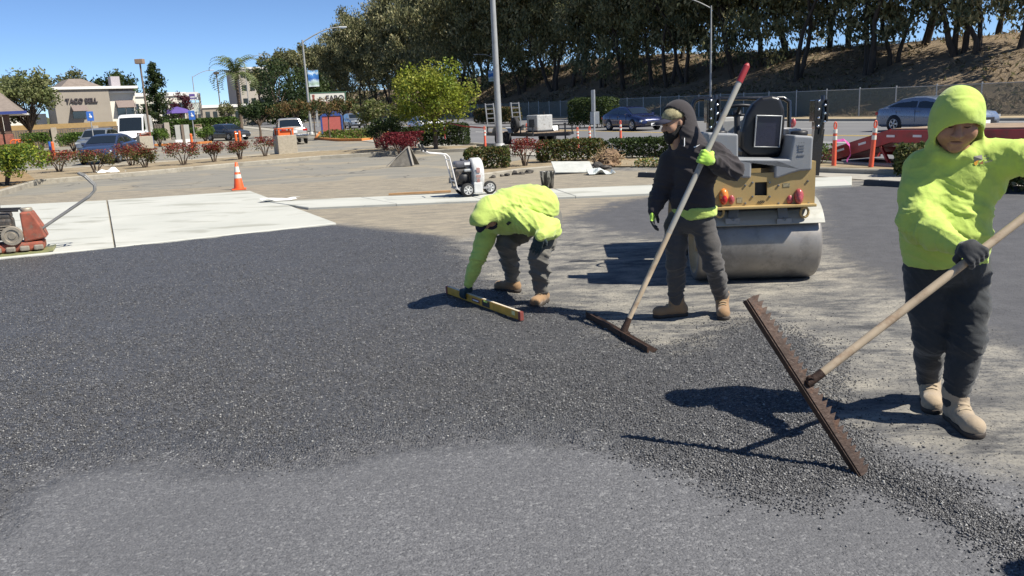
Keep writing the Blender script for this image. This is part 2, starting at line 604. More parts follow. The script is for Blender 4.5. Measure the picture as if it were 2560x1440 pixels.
def keep_loose(x, y, r):
    sd = poly_sd(LOOSE, x, y) + 0.12 * noise2(x * 4, y * 4, 1) + 0.10 * noise2(x * 15, y * 15, 12)
    clump = 0.55 + 0.6 * noise2(x * 1.8, y * 1.8, 21)
    near_edge = np.exp(-((sd - 0.06) / 0.16) ** 2) * sstep(0.1, 1.2, x)
    co = poly_sd(COMP, x, y)
    p = np.where(sd > 0, np.clip(clump, 0.12, 1) * np.maximum(sstep(0.0, 0.7, -co), sstep(0.2, 1.2, x)), 0) + near_edge
    p = np.maximum(p, 0.10 * np.exp(-(np.minimum(sd, 0) / 0.35) ** 2) * np.where(co > -0.05, 0.10, 1))
    p = np.where((co > 0.03) & (x < 0.4), p * 0.15, p)
    return (r.random(len(x)) < p) & (y < 12)
stones(80000, 0.006, 0.016, keep_loose, 3, M_STONE, 'loose_asphalt_gravel')

def keep_spill(x, y, r):
    co = poly_sd(COMP, x, y); lo = poly_sd(LOOSE, x, y)
    p = np.where(co > 0, 0.05 * np.exp(-co / 0.15) + 0.0008, 0) + np.where((lo < 0) & (co < 0), 0.16 * np.exp(lo / 0.7) + 0.02, 0)
    return (r.random(len(x)) < p) & (y < 9)
stones(3500, 0.004, 0.012, keep_spill, 5, M_STONE, 'spilled_gravel')

# ---- terrain sheet out to the horizon (with the hill)
def ground_material():
    m, nt, bs = new_mat('dry_ground')
    P = geopos(nt)
    n1 = tex_noise(nt, 0.25, 6, 0.65, P); n2 = tex_noise(nt, 2.3, 5, 0.7, P); n3 = tex_noise(nt, 14.0, 3, 0.7, P)
    c = ramp(nt, n1, [(0.3, (0.14, 0.105, 0.07)), (0.5, (0.215, 0.16, 0.10)), (0.72, (0.30, 0.225, 0.145))])
    c = mixc(nt, mth(nt, 'MULTIPLY', smoothmask(nt, n2, 0.48, 0.66), 0.6), c, (0.11, 0.078, 0.048))
    c = mixc(nt, mth(nt, 'MULTIPLY', smoothmask(nt, n3, 0.55, 0.7), 0.4), c, (0.40, 0.30, 0.18))
    nt.links.new(c, bs.inputs['Base Color'])
    bs.inputs['Roughness'].default_value = 0.95
    bump(nt, bs, mth(nt, 'ADD', n2, mth(nt, 'MULTIPLY', n3, 0.4)), 0.9, 0.25)
    return m
M_GROUND = ground_material()

def grid_obj(name, us, ns, zoff, mat_, uv2xy=True, zf=None):
    U, N = np.meshgrid(us, ns, indexing='ij')
    if uv2xy:
        X = U * RU[0] + N * RN[0]; Y = U * RU[1] + N * RN[1]
    else:
        X, Y = U, N
    Z = (TH(X, Y) if zf is None else zf(X, Y)) + zoff
    V = np.stack([X, Y, Z], -1).reshape(-1, 3)
    r, c = X.shape
    I = np.arange(r * c).reshape(r, c)
    Fq = np.stack([I[:-1, :-1], I[1:, :-1], I[1:, 1:], I[:-1, 1:]], -1).reshape(-1, 4)
    return mesh_obj(name, V, Fq, mat_, smooth=True)

us = np.concatenate([np.arange(-200, -40, 10), np.arange(-40, 200, 1.2), np.arange(200, 420, 5), np.arange(420, 3000, 120)])
ns = np.concatenate([np.arange(-1500, -100, 100), np.arange(-100, 38, 6), np.arange(38, 84, 0.7), np.arange(84, 200, 8), np.arange(200, 1600, 140)])
struct(grid_obj('ground', us, ns, -0.07, M_GROUND))

# ---- old parking lot asphalt
def lot_material():
    m, nt, bs = new_mat('old_asphalt')
    P = geopos(nt)
    mp = nt.nodes.new('ShaderNodeMapping'); mp.inputs['Scale'].default_value = (0.35, 2.2, 1); mp.inputs['Rotation'].default_value = (0, 0, math.radians(-14))
    nt.links.new(P, mp.inputs['Vector'])
    st = tex_noise(nt, 1.4, 6, 0.65, mp.outputs[0], 0.5)
    n1 = tex_noise(nt, 0.35, 5, 0.6, P); n2 = tex_noise(nt, 30, 3, 0.7, P)
    c = ramp(nt, st, [(0.3, (0.155, 0.148, 0.128)), (0.5, (0.21, 0.198, 0.168)), (0.7, (0.275, 0.252, 0.20))])
    c = mixc(nt, mth(nt, 'MULTIPLY', smoothmask(nt, n1, 0.5, 0.62), 0.75), c, (0.30, 0.255, 0.18))
    v = nt.nodes.new('ShaderNodeTexVoronoi'); v.feature = 'DISTANCE_TO_EDGE'; v.inputs['Scale'].default_value = 0.42
    wv = nt.nodes.new('ShaderNodeVectorMath'); wv.operation = 'ADD'
    ns_ = nt.nodes.new('ShaderNodeTexNoise'); ns_.inputs['Scale'].default_value = 1.5; nt.links.new(P, ns_.inputs['Vector'])
    sc = nt.nodes.new('ShaderNodeVectorMath'); sc.operation = 'SCALE'; sc.inputs['Scale'].default_value = 0.8; nt.links.new(ns_.outputs['Color'], sc.inputs[0])
    nt.links.new(P, wv.inputs[0]); nt.links.new(sc.outputs[0], wv.inputs[1]); nt.links.new(wv.outputs[0], v.inputs['Vector'])
    crack = mth(nt, 'SUBTRACT', 1.0, smoothmask(nt, v.outputs['Distance'], 0.006, 0.022))
    crack = mth(nt, 'MULTIPLY', crack, smoothmask(nt, tex_noise(nt, 0.3, 3, 0.5, P), 0.45, 0.6))
    c = mixc(nt, mth(nt, 'MULTIPLY', crack, 0.8), c, (0.05, 0.048, 0.045))
    c = mixc(nt, mth(nt, 'MULTIPLY', smoothmask(nt, n2, 0.4, 0.7), 0.25), c, (0.12, 0.115, 0.10))
    nt.links.new(c, bs.inputs['Base Color'])
    bs.inputs['Roughness'].default_value = 0.9
    bump(nt, bs, mth(nt, 'SUBTRACT', n2, crack), 0.35, 0.01)
    return m
M_LOT = lot_material()
us2 = np.concatenate([np.arange(-30, 60, 3), np.arange(60, 175, 5)])
struct(grid_obj('parking_lot', us2, np.arange(-75, 15.1, 2.0), -0.02, M_LOT))
def road_material():
    m, nt, bs = new_mat('street_asphalt')
    P = geopos(nt)
    n1 = tex_noise(nt, 0.3, 5, 0.6, P); n2 = tex_noise(nt, 40, 2, 0.7, P)
    c = ramp(nt, n1, [(0.3, (0.135, 0.135, 0.14)), (0.7, (0.18, 0.178, 0.18))])
    c = mixc(nt, mth(nt, 'MULTIPLY', n2, 0.35), c, (0.09, 0.09, 0.095))
    nt.links.new(c, bs.inputs['Base Color']); bs.inputs['Roughness'].default_value = 0.85
    return m
M_ROAD = road_material()
us3 = np.concatenate([np.arange(-60, 60, 4), np.arange(60, 420, 8)])
struct(grid_obj('street', us3, np.linspace(15.1, 40.0, 7), 0.0, M_ROAD))
M_CONC = mat('concrete', (0.33, 0.31, 0.265), 0.9, var=0.15, scale=1.3, bumpst=0.25, bscale=50, dirt=(0.17, 0.155, 0.12), dirt_amt=0.45)
M_KERB = mat('kerb_concrete', (0.30, 0.275, 0.225), 0.9, var=0.2, scale=1.8, bumpst=0.25, bscale=40, dirt=(0.14, 0.12, 0.09), dirt_amt=0.5)
struct(grid_obj('sidewalk', us3[us3 > -20], np.array([12.9, 13.8, 14.8]), 0.012, M_CONC))
M_SOIL = mat('planter_soil', (0.26, 0.205, 0.13), 0.95, var=0.3, scale=2.5, bumpst=0.8, bscale=18, dirt=(0.10, 0.105, 0.04), dirt_amt=0.5)
M_VERGE = mat('verge_soil', (0.33, 0.26, 0.16), 0.95, var=0.3, scale=0.7, bumpst=0.8, bscale=6, dirt=(0.17, 0.12, 0.07), dirt_amt=0.5)
struct(grid_obj('verge', us3, np.array([40.2, 42.0, 44.6]), 0.08, M_VERGE))

# lane markings
M_PAINT = mat('road_paint', (0.78, 0.78, 0.75), 0.7, var=0.06, scale=2, dirt=(0.4, 0.39, 0.37), dirt_amt=0.5)
M_YPAINT = mat('yellow_paint', (0.62, 0.42, 0.06), 0.7, var=0.08, scale=2)
def mark(u0, u1, n0, n1, m=M_PAINT):
    k = max(2, int(abs(u1 - u0) / 6) + 1)
    return grid_obj('lane_marking', np.linspace(u0, u1, k), np.array([n0, n1]), 0.006, m)
for k in range(24):
    for nn in (19.0, 22.8):
        o = struct(mark(-8 + 12 * k + (4 if nn > 20 else 0), -4.4 + 12 * k + (4 if nn > 20 else 0), nn, nn + 0.13))
for nn in (26.6, 26.95):
    struct(mark(-40, 300, nn, nn + 0.12, M_YPAINT))
for k in range(20):
    struct(mark(-3 + 12 * k, 0.6 + 12 * k, 32.0, 32.13))
struct(mark(-40, 300, 38.6, 38.72))

def kerb(pts, w=0.16, h=0.14, m=None, name='kerb', z0=None):
    """kerb along ground points, a swept bevelled block"""
    pts = [np.asarray(p, float)[:2] for p in pts]
    fine = [pts[0]]
    for a, b in zip(pts[:-1], pts[1:]):
        L = np.linalg.norm(b - a); k = max(1, int(L / 1.5))
        for i in range(1, k + 1):
            fine.append(a + (b - a) * i / k)
    vs = []; fs = []
    for i, p in enumerate(fine):
        a = fine[max(i - 1, 0)]; b = fine[min(i + 1, len(fine) - 1)]
        d = (b - a) / (np.linalg.norm(b - a) + 1e-9); nrm = np.array([-d[1], d[0]])
        z = float(base_h(p[0], p[1])) if z0 is None else z0
        for o_, hh in ((-w / 2, -0.08), (-w / 2, h - 0.025), (-w / 2 + 0.025, h), (w / 2 - 0.025, h), (w / 2, h - 0.025), (w / 2, -0.08)):
            q = p + nrm * o_
            vs.append((q[0], q[1], z + hh))
    n = len(fine)
    for i in range(n - 1):
        for k in range(5):
            fs.append((i * 6 + k, i * 6 + k + 1, (i + 1) * 6 + k + 1, (i + 1) * 6 + k))
    fs.append(tuple(range(6))); fs.append(tuple(range((n - 1) * 6, n * 6))[::-1])
    return struct(mesh_obj(name, vs, fs, m or M_KERB))
def un(u, n):
    return np.array([u * RU[0] + n * RN[0], u * RU[1] + n * RN[1]])
kerb([un(u, 14.95) for u in (-14, 12, 60, 120, 200, 330)], 0.3)
kerb([un(u, 40.15) for u in (-40, 40, 120, 200, 330)], 0.25)

# ---- white new concrete slab: two poured panels with a joint, and the pale strip
def conc_white():
    m, nt, bs = new_mat('new_concrete')
    P = geopos(nt)
    n1 = tex_noise(nt, 0.7, 5, 0.6, P); n2 = tex_noise(nt, 60, 2, 0.6, P)
    mp = nt.nodes.new('ShaderNodeMapping'); mp.inputs['Scale'].default_value = (0.5, 1.6, 1); mp.inputs['Rotation'].default_value = (0, 0, math.radians(65))
    nt.links.new(P, mp.inputs['Vector'])
    sm_ = tex_noise(nt, 1.1, 4, 0.6, mp.outputs[0], 0.4)
    c = ramp(nt, n1, [(0.3, (0.41, 0.415, 0.375)), (0.7, (0.48, 0.48, 0.435))])
    c = mixc(nt, mth(nt, 'MULTIPLY', smoothmask(nt, sm_, 0.52, 0.66), 0.75), c, (0.27, 0.268, 0.225))
    c = mixc(nt, mth(nt, 'MULTIPLY', smoothmask(nt, tex_noise(nt, 7, 5, 0.7, P), 0.64, 0.72), 0.4), c, (0.22, 0.205, 0.17))
    nt.links.new(c, bs.inputs['Base Color']); bs.inputs['Roughness'].default_value = 0.85
    br = nt.nodes.new('ShaderNodeMapping'); br.inputs['Scale'].default_value = (1, 22, 1); br.inputs['Rotation'].default_value = (0, 0, math.radians(-25)); nt.links.new(P, br.inputs['Vector'])
    bb = tex_noise(nt, 5.0, 3, 0.6, br.outputs[0])
    bump(nt, bs, mth(nt, 'ADD', n2, bb), 0.3, 0.004)
    return m
M_WHITE = conc_white()
def slab_panel(corners, top, name, parent=None, thick=0.14, m=None):
    c = [np.asarray(p)[:2] for p in corners]; n = len(c)
    ctr = sum(c) / n
    ins = [p + (ctr - p) / np.linalg.norm(ctr - p) * 0.015 for p in c]
    vs = [(p[0], p[1], top - thick) for p in c] + [(p[0], p[1], top - 0.012) for p in c] + [(p[0], p[1], top) for p in ins]
    fs = []
    for L in (0, 1):
        for i in range(n):
            j = (i + 1) % n
            fs.append((L * n + i, L * n + j, (L + 1) * n + j, (L + 1) * n + i))
    fs.append(tuple(range(2 * n, 3 * n)))
    o = mesh_obj(name, vs, fs, m or M_WHITE, parent)
    bm = bmesh.new(); bm.from_mesh(o.data); bmesh.ops.recalc_face_normals(bm, faces=bm.faces); bm.to_mesh(o.data); bm.free()
    return o
SLAB_Z = 0.035
slab = bpy.data.objects.new('concrete_slab', None); COL.objects.link(slab); slab['kind'] = 'structure'
gp = lambda x, y: G(x, y, SLAB_Z)
slab_panel([gp(840, 557), gp(625, 477), gp(269, 500), gp(289, 616)], SLAB_Z, 'panel', slab)
slab_panel([gp(285, 616.5), gp(265, 500.3), gp(0, 513), gp(-420, 540), gp(-420, 692), gp(0, 644)], SLAB_Z - 0.003, 'panel', slab)
strip = bpy.data.objects.new('concrete_strip', None); COL.objects.link(strip); strip['kind'] = 'structure'
sa, sb = G(665, 503, 0.05), G(2130, 440, 0.05); ta, tb = G(770, 518, 0.05), G(2130, 461, 0.05)
K = 6
for k in range(K):
    t0, t1 = k / K + 0.0006, (k + 1) / K - 0.0006
    L = lambda a, b, t: a + (b - a) * t
    slab_panel([L(sa, sb, t0), L(sa, sb, t1), L(ta, tb, t1), L(ta, tb, t0)], 0.05 - 0.001 * (k % 2), 'panel', strip, 0.2)
# ================================================================== PLANTS
def leaf_material(name, trans=0.35, rough=0.6):
    m, nt, bs = new_mat(name)
    a = nt.nodes.new('ShaderNodeAttribute'); a.attribute_name = 'leafcol'
    nt.links.new(a.outputs['Color'], bs.inputs['Base Color'])
    bs.inputs['Roughness'].default_value = rough
    bs.inputs['Specular IOR Level'].default_value = 0.3
    tr = nt.nodes.new('ShaderNodeBsdfTranslucent')
    nt.links.new(a.outputs['Color'], tr.inputs['Color'])
    mx = nt.nodes.new('ShaderNodeMixShader'); mx.inputs[0].default_value = trans
    out = nt.nodes['Material Output']
    nt.links.new(bs.outputs[0], mx.inputs[1]); nt.links.new(tr.outputs[0], mx.inputs[2])
    nt.links.new(mx.outputs[0], out.inputs['Surface'])
    return m
M_LEAF = leaf_material('foliage')
M_LEAFD = leaf_material('gum_foliage', 0.3)
def bark_mat(name, c1, c2):
    m, nt, bs = new_mat(name)
    oc = objcoord(nt)
    mp = nt.nodes.new('ShaderNodeMapping'); mp.inputs['Scale'].default_value = (3, 3, 0.5); nt.links.new(oc, mp.inputs['Vector'])
    f = tex_noise(nt, 1.2, 5, 0.7, mp.outputs[0])
    nt.links.new(ramp(nt, f, [(0.35, c1), (0.65, c2)]), bs.inputs['Base Color'])
    bs.inputs['Roughness'].default_value = 0.9
    bump(nt, bs, f, 0.6, 0.05)
    return m
M_BARK = bark_mat('gum_bark', (0.030, 0.024, 0.020), (0.085, 0.068, 0.054))
M_TWIG = bark_mat('twig_bark', (0.06, 0.042, 0.03), (0.15, 0.11, 0.08))

def leaves_mesh(name, C, L, W, pal, mat_, parent=None, droop=0.6, r=None, jit=0.25, colf=None, axis=None):
    """rhombic leaves at centres C (n,3); pal: palette colours"""
    r = r or rng
    n = len(C)
    d = r.normal(size=(n, 3)); d /= np.linalg.norm(d, axis=1)[:, None]
    if axis is not None: d = d * 0.8 + axis
    d[:, 2] -= droop * 1.6
    d /= np.linalg.norm(d, axis=1)[:, None]
    q = r.normal(size=(n, 3))
    w = np.cross(d, q); w /= np.linalg.norm(w, axis=1)[:, None] + 1e-9
    nn = np.cross(d, w)
    l = (L * (0.65 + 0.7 * r.random(n)))[:, None]; ww = (W * (0.65 + 0.7 * r.random(n)))[:, None]
    v = np.stack([C - d * l / 2, C + w * ww / 2 + nn * ww * 0.2, C + d * l / 2, C - w * ww / 2 + nn * ww * 0.2], 1)
    V = v.reshape(-1, 3)
    Fq = np.arange(4 * n).reshape(n, 4)
    o = mesh_obj(name, V, Fq, mat_, parent)
    pal = np.asarray(pal)
    if colf is not None:
        col = colf(C, r)
    else:
        col = pal[r.integers(0, len(pal), n)]
    col = col * (1 - jit + 2 * jit * r.random((n, 1)))
    rgba = np.concatenate([col, np.ones((n, 1))], 1)
    a = o.data.attributes.new('leafcol', 'FLOAT_COLOR', 'FACE')
    a.data.foreach_set('color', np.ascontiguousarray(rgba, np.float32).ravel())
    return o

GUM = [(0.18, 0.185, 0.085), (0.25, 0.24, 0.115), (0.13, 0.14, 0.068), (0.33, 0.30, 0.16), (0.085, 0.098, 0.048)]
def gum_tree(seed, H=22.0, spread=5.0, low=0.28, stems=2, nl=21000):
    """eucalyptus: leaning stems, forked limbs, ragged drooping leaf clumps"""
    r = np.random.default_rng(seed)
    root = thing('eucalyptus_tree', 'tree', 'tree')
    mb = MB(); tips = []
    def limb(p, d, L, rad, lev):
        pts = [p]; rs = [rad]; k = 5
        for i in range(k):
            d = d + r.normal(size=3) * 0.13 + np.array([0, 0, 0.06])
            d = d / np.linalg.norm(d)
            p = p + d * L / k
            pts.append(p); rs.append(rad * (1 - 0.55 * (i + 1) / k))
            if lev > 0 and i >= 1:
                tips.append((p, lev))
        mb.tube(pts, rs, 7 if lev < 2 else 5, cap=False)
        if lev < 3:
            for _ in range(3 if lev < 2 else 2):
                a = r.random() * 6.283
                nd_ = d * 0.75 + np.array([math.cos(a), math.sin(a), 0.25]) * (0.55 + 0.35 * r.random())
                q = pts[-1] if r.random() < 0.6 else pts[-2]
                limb(q, nd_ / np.linalg.norm(nd_), L * (0.55 + 0.25 * r.random()), rs[-1] * 0.8, lev + 1)
        else:
            tips.append((pts[-1], 4))
    for s in range(stems):
        a = r.random() * 6.283
        lean = 0.10 + 0.16 * r.random() if stems > 1 else 0.06
        limb(np.array([0.35 * math.cos(a) * (stems > 1), 0.35 * math.sin(a) * (stems > 1), -0.4]), np.array([lean * math.cos(a), lean * math.sin(a), 1.0]), H * (0.33 + 0.1 * r.random()), H * 0.0135 * (1.15 if stems == 1 else 0.9), 0)
    # a flared foot
    tr = mb.build('trunk', M_BARK, root)
    T = np.array([t for t, _ in tips])
    # clumps around limb tips plus extra filling of the crown's upper body
    extra = []
    for _ in range(170):
        z = H * (low + (1 - low) * r.random() ** 0.8)
        f = (z / H - low) / (1 - low)
        rad = spread * (0.55 + 0.75 * math.sin(math.pi * min(1, f * 0.85 + 0.12))) * math.sqrt(r.random())
        a = r.random() * 6.283
        extra.append((rad * math.cos(a), rad * math.sin(a), z))
    CC = np.concatenate([T[T[:, 2] > H * low * 0.8], np.array(extra)])
    CC[:, 2] = np.minimum(CC[:, 2], H)
    # hollows: drop clumps by low-frequency noise so that the outline stays ragged
    keep = noise3(CC / 2.8 + seed * 7.3) > -0.30
    CC = CC[keep]
    k = r.integers(0, len(CC), nl)
    rad = (0.7 + 0.75 * r.random(len(CC)))[k]
    off = r.normal(size=(nl, 3)) * 0.5
    C = CC[k] + off * rad[:, None] * np.array([1.1, 1.1, 0.85])
    tone = r.random(len(CC))[k]
    def colf(c, rr):
        pal = np.asarray(GUM)
        i = np.clip((tone * 5 + rr.normal(size=len(c)) * 0.7).astype(int), 0, 4)
        return pal[i]
    leaves_mesh('crown', C, 0.55, 0.21, GUM, M_LEAFD, root, 0.7, r, 0.25, colf)
    return root

protos = [gum_tree(11, 21, 5.4, 0.20, 1), gum_tree(12, 22, 5.8, 0.16, 3), gum_tree(13, 19, 5.0, 0.12, 2), gum_tree(14, 22, 5.6, 0.20, 2), gum_tree(15, 20, 6.2, 0.07, 3)]
# (base column, base row, prototype, height factor, turn): where the foot meets the hill in the photograph
gums = [(2552, 118, 0, 1.1, .3), (2440, 128, 2, .95, 1.1), (2398, 132, 1, 1.0, 2.0), (2232, 158, 2, .9, .4), (2172, 180, 1, 1.05, 3.0), (2068, 118, 4, 1.0, .8),
        (1992, 196, 3, 1.0, 2.2), (1905, 165, 0, 1.0, 4.0), (1842, 190, 4, 1.0, 5.0), (1716, 205, 1, 1.0, .7), (1672, 212, 3, 1.0, 1.9), (1632, 214, 0, .95, 3.3),
        (1565, 222, 4, 1.0, 4.4), (1508, 216, 2, 1.0, 5.6), (1455, 210, 0, 1.05, .2), (1428, 216, 3, 1.0, 2.9), (1388, 224, 1, 1.1, 1.3), (1306, 232, 2, 1.1, 3.8),
        (1270, 240, 4, 1.05, 5.1), (1222, 218, 0, 1.1, 1.7), (1204, 222, 3, 1.15, .9), (2310, 110, 3, 1.0, 2.6), (1780, 175, 2, 1.05, 1.5)]
spots = []
for (px, py, k, s, a) in gums:
    p = GT(px, py)
    spots.append((p, k, s * (1.0 if px > 1500 else 1.08), a, 'rooted low on the slope above the chain-link fence'))
# the grove that runs on behind the street's bend
for (px, n_, k, s, a) in [(1160, 50, 1, 1.15, .3), (1125, 54, 4, 1.15, 2.0), (1088, 50, 3, 1.15, 4.0), (1045, 53, 2, 1.25, 1.0), (1010, 50, 0, 1.2, 3.1), (975, 52, 1, 1.12, 5.2),
                         (940, 50, 4, 1.15, .8), (905, 51, 3, 1.05, 2.4), (868, 49, 2, 1.15, 4.1), (835, 50, 0, 1.02, 5.7), (805, 51, 4, 1.0, 1.4), (1190, 58, 0, 1.2, 4.5)]:
    v = ray(px, 262); az = math.atan2(v[0], v[1])
    d_ = n_ / (RN[0] * math.sin(az) + RN[1] * math.cos(az))
    x, y = d_ * math.sin(az), d_ * math.cos(az)
    spots.append((np.array([x, y, float(TH(x, y))]), k, s, a, 'in the dense grove behind the painted billboard and young tree'))
# a second rank higher on the slope
for (px, d_, k, s, a) in [(1960, 92, 2, 1.0, 2.0), (1700, 108, 4, 1.0, 3.0), (1590, 118, 1, 1.0, 1.0), (1470, 132, 3, 1.05, 4.2), (1350, 150, 4, 1.1, 5.0),
                         (1250, 172, 2, 1.15, 2.5), (2480, 82, 4, 1.0, 1.2), (1100, 205, 0, 1.2, 3.6), (1000, 235, 4, 1.15, .6), (2120, 88, 0, 1.0, 4.4)]:
    q = GX(px, d_); spots.append((q, k, s, a, 'in the second rank along the top of the slope'))
used = set(); gi = 0
cnt = {}
LAB = {0: 'tall single-trunked eucalyptus', 1: 'broad three-stemmed eucalyptus', 2: 'slender two-stemmed eucalyptus', 3: 'tall forked eucalyptus', 4: 'wide low-branching eucalyptus'}
for (p, k, s, a, where) in spots:
    loc = (p[0], p[1], float(TH(p[0], p[1])) - 0.15)
    if k not in used:
        o = protos[k]; used.add(k); o.location = loc; o.rotation_euler = (0, 0, a); o.scale = (s, s, s)
    else:
        o = dup(protos[k], loc, a, None, s)
    o['label'] = LAB[k] + ' ' + where; o['group'] = 'eucalyptus grove on the slope'
    o.rotation_euler = (0.04 * math.sin(a * 5), 0.04 * math.cos(a * 7), a)

# ---- dry litter and weeds on the slope (uncountable)
n = 26000
u_ = rng.uniform(-10, 170, n); n_ = 44.8 + 24 * rng.random(n) ** 1.1
X = u_ * RU[0] + n_ * RN[0]; Y = u_ * RU[1] + n_ * RN[1]
ok = noise2(X / 4, Y / 4, 31) + 0.5 * noise2(X / 1.2, Y / 1.2, 33) > -0.15
X, Y = X[ok], Y[ok]
C = np.stack([X, Y, TH(X, Y) + 0.05], -1)
o = leaves_mesh('dry_litter', C, 0.55, 0.12, [(0.26, 0.195, 0.115), (0.17, 0.125, 0.075), (0.33, 0.26, 0.165), (0.10, 0.08, 0.04), (0.13, 0.13, 0.05)], M_LEAF, None, -0.15)
tag(stuff(o), 'dry tan litter and weeds scattered over the slope under the trees', 'dry grass')

# ---- hedges and shrubs
GREEN = [(0.055, 0.085, 0.02), (0.085, 0.115, 0.028), (0.12, 0.14, 0.035), (0.035, 0.055, 0.016), (0.15, 0.13, 0.05)]
DGREEN = [(0.02, 0.038, 0.013), (0.03, 0.05, 0.016), (0.045, 0.07, 0.02), (0.06, 0.085, 0.025)]
BGREEN = [(0.07, 0.13, 0.02), (0.10, 0.165, 0.028), (0.14, 0.20, 0.035), (0.05, 0.09, 0.018)]
YGREEN = [(0.20, 0.24, 0.025), (0.25, 0.28, 0.03), (0.155, 0.21, 0.025), (0.11, 0.155, 0.022), (0.30, 0.31, 0.05)]
RED = [(0.20, 0.028, 0.03), (0.28, 0.05, 0.04), (0.15, 0.02, 0.025), (0.22, 0.09, 0.05)]
DRED = [(0.13, 0.012, 0.02), (0.18, 0.02, 0.028), (0.09, 0.01, 0.018)]
BRONZE = [(0.16, 0.10, 0.04), (0.12, 0.11, 0.03), (0.20, 0.12, 0.05), (0.10, 0.08, 0.03)]
OLIVE = [(0.13, 0.145, 0.055), (0.17, 0.18, 0.07), (0.10, 0.115, 0.045), (0.21, 0.20, 0.085)]

def box_hedge(label, a, b, w, h, pal, parent_name='hedge', leaf=0.075, dens=420, group=None, seed=1, red_top=None, cat='hedge'):
    """clipped hedge between ground points a and b: woody core, twigs and a skin of leaves"""
    r = np.random.default_rng(seed)
    a = np.asarray(a, float); b = np.asarray(b, float)
    L = np.linalg.norm(b[:2] - a[:2]); ang = math.atan2(b[1] - a[1], b[0] - a[0])
    mid = (a + b) / 2
    root = thing(parent_name, label, cat, (mid[0], mid[1], min(a[2], b[2])), ang, group)
    mb = MB()
    k = max(2, int(L / 0.35))
    for i in range(k):
        x = -L / 2 + L * (i + 0.5) / k
        for j in range(2):
            mb.tube([(x, r.normal() * 0.08, -0.03), (x + r.normal() * 0.06, r.normal() * w * 0.2, h * 0.5), (x + r.normal() * 0.1, r.normal() * w * 0.25, h * 0.85)], [0.022, 0.014, 0.006], 5)
    stuff(mb.build('stem', M_TWIG, root))
    leaf = leaf * 1.2
    n = int(1.5 * dens * (2 * (L + w) * h + L * w))
    # points on the skin of a rounded box (top and four sides), a share of them deeper inside
    ar = np.array([L * w, L * h, L * h, w * h, w * h]); fc = r.choice(5, n, p=ar / ar.sum())
    p = r.uniform(-1, 1, (n, 3))
    for k_, (ax_, v_) in enumerate(((2, 1), (1, -1), (1, 1), (0, -1), (0, 1))): p[fc == k_, ax_] = v_
    q = (np.abs(p) ** 8).sum(1) ** (1 / 8); p = p / np.maximum(q, 1)[:, None]
    inner = r.random(n) < 0.35; p[inner] *= (0.55 + 0.4 * r.random(inner.sum()))[:, None]
    off = 0.045 * noise3(p * np.array([L * 2.2, w * 3, h * 3]) + seed * 3.1)
    C = np.stack([p[:, 0] * L / 2, p[:, 1] * w / 2, h * (0.54 + 0.46 * p[:, 2])], -1) * (1 + off)[:, None] + r.normal(size=(n, 3)) * 0.022
    C[:, 2] = np.maximum(C[:, 2], 0.03)
    def colf(c, rr):
        base = np.asarray(pal)[rr.integers(0, len(pal), len(c))]
        if red_top:
            m = (c[:, 2] > h * red_top) & (rr.random(len(c)) < 0.75)
            base[m] = np.asarray(RED)[rr.integers(0, len(RED), m.sum())]
        return base
    leaves_mesh('foliage', C, leaf, leaf * 0.62, pal, M_LEAF, root, 0.05, r, 0.3, colf)
    return root

def shrub(label, base, rx, h, pal, leaf=0.07, n=1500, stem_h=0.35, red=None, seed=1, group=None, name='shrub', ry=None, ball=None, cat='shrub'):
    """loose shrub: forked stems carrying uneven leaf clumps"""
    r = np.random.default_rng(seed)
    ry = ry or rx
    root = thing(name, label, cat, base, r.random() * 6.28, group)
    mb = MB(); cl = []
    k = 6
    for i in range(k):
        a = 6.283 * (i + r.random() * 0.6) / k
        e = np.array([rx * 0.72 * math.cos(a) * (0.5 + 0.6 * r.random()), ry * 0.72 * math.sin(a) * (0.5 + 0.6 * r.random()), h * (0.6 + 0.25 * r.random())])
        m_ = e * np.array([0.35, 0.35, 0.45])
        mb.tube([(0.03 * math.cos(a), 0.03 * math.sin(a), -0.05), m_, e], [0.028 * h + .006, 0.02 * h + .004, 0.006], 5)
        cl.append((e, 0.34 * rx + 0.08))
        for j in range(3):
            cl.append((e + r.normal(size=3) * np.array([rx, ry, h * 0.45]) * 0.22, 0.26 * rx + 0.05))
    cl.append((np.array([0, 0, h * 0.82]), 0.4 * rx))
    mb.build('stem', M_TWIG, root)
    CC = np.array([c for c, _ in cl]); RR = np.array([q for _, q in cl])
    i = r.integers(0, len(CC), n)
    d = r.normal(size=(n, 3)); d /= np.linalg.norm(d, axis=1)[:, None]
    C = CC[i] + d * (RR[i] * r.random(n) ** 0.45)[:, None]
    C = C[(C[:, 2] > h * stem_h * 0.7)]
    C[:, 2] = np.minimum(C[:, 2], h)
    def colf(c, rr):
        base = np.asarray(pal)[rr.integers(0, len(pal), len(c))].astype(float)
        if red is not None:
            pr = sstep(red - 0.2, red + 0.2, c[:, 2] / h + 0.1 * rr.normal(size=len(c)))
            m = rr.random(len(c)) < pr * 0.85
            base[m] = np.asarray(RED)[rr.integers(0, len(RED), m.sum())]
        return base
    leaves_mesh('foliage', C, leaf, leaf * 0.55, pal, M_LEAF, root, 0.1, r, 0.3, colf)
    return root

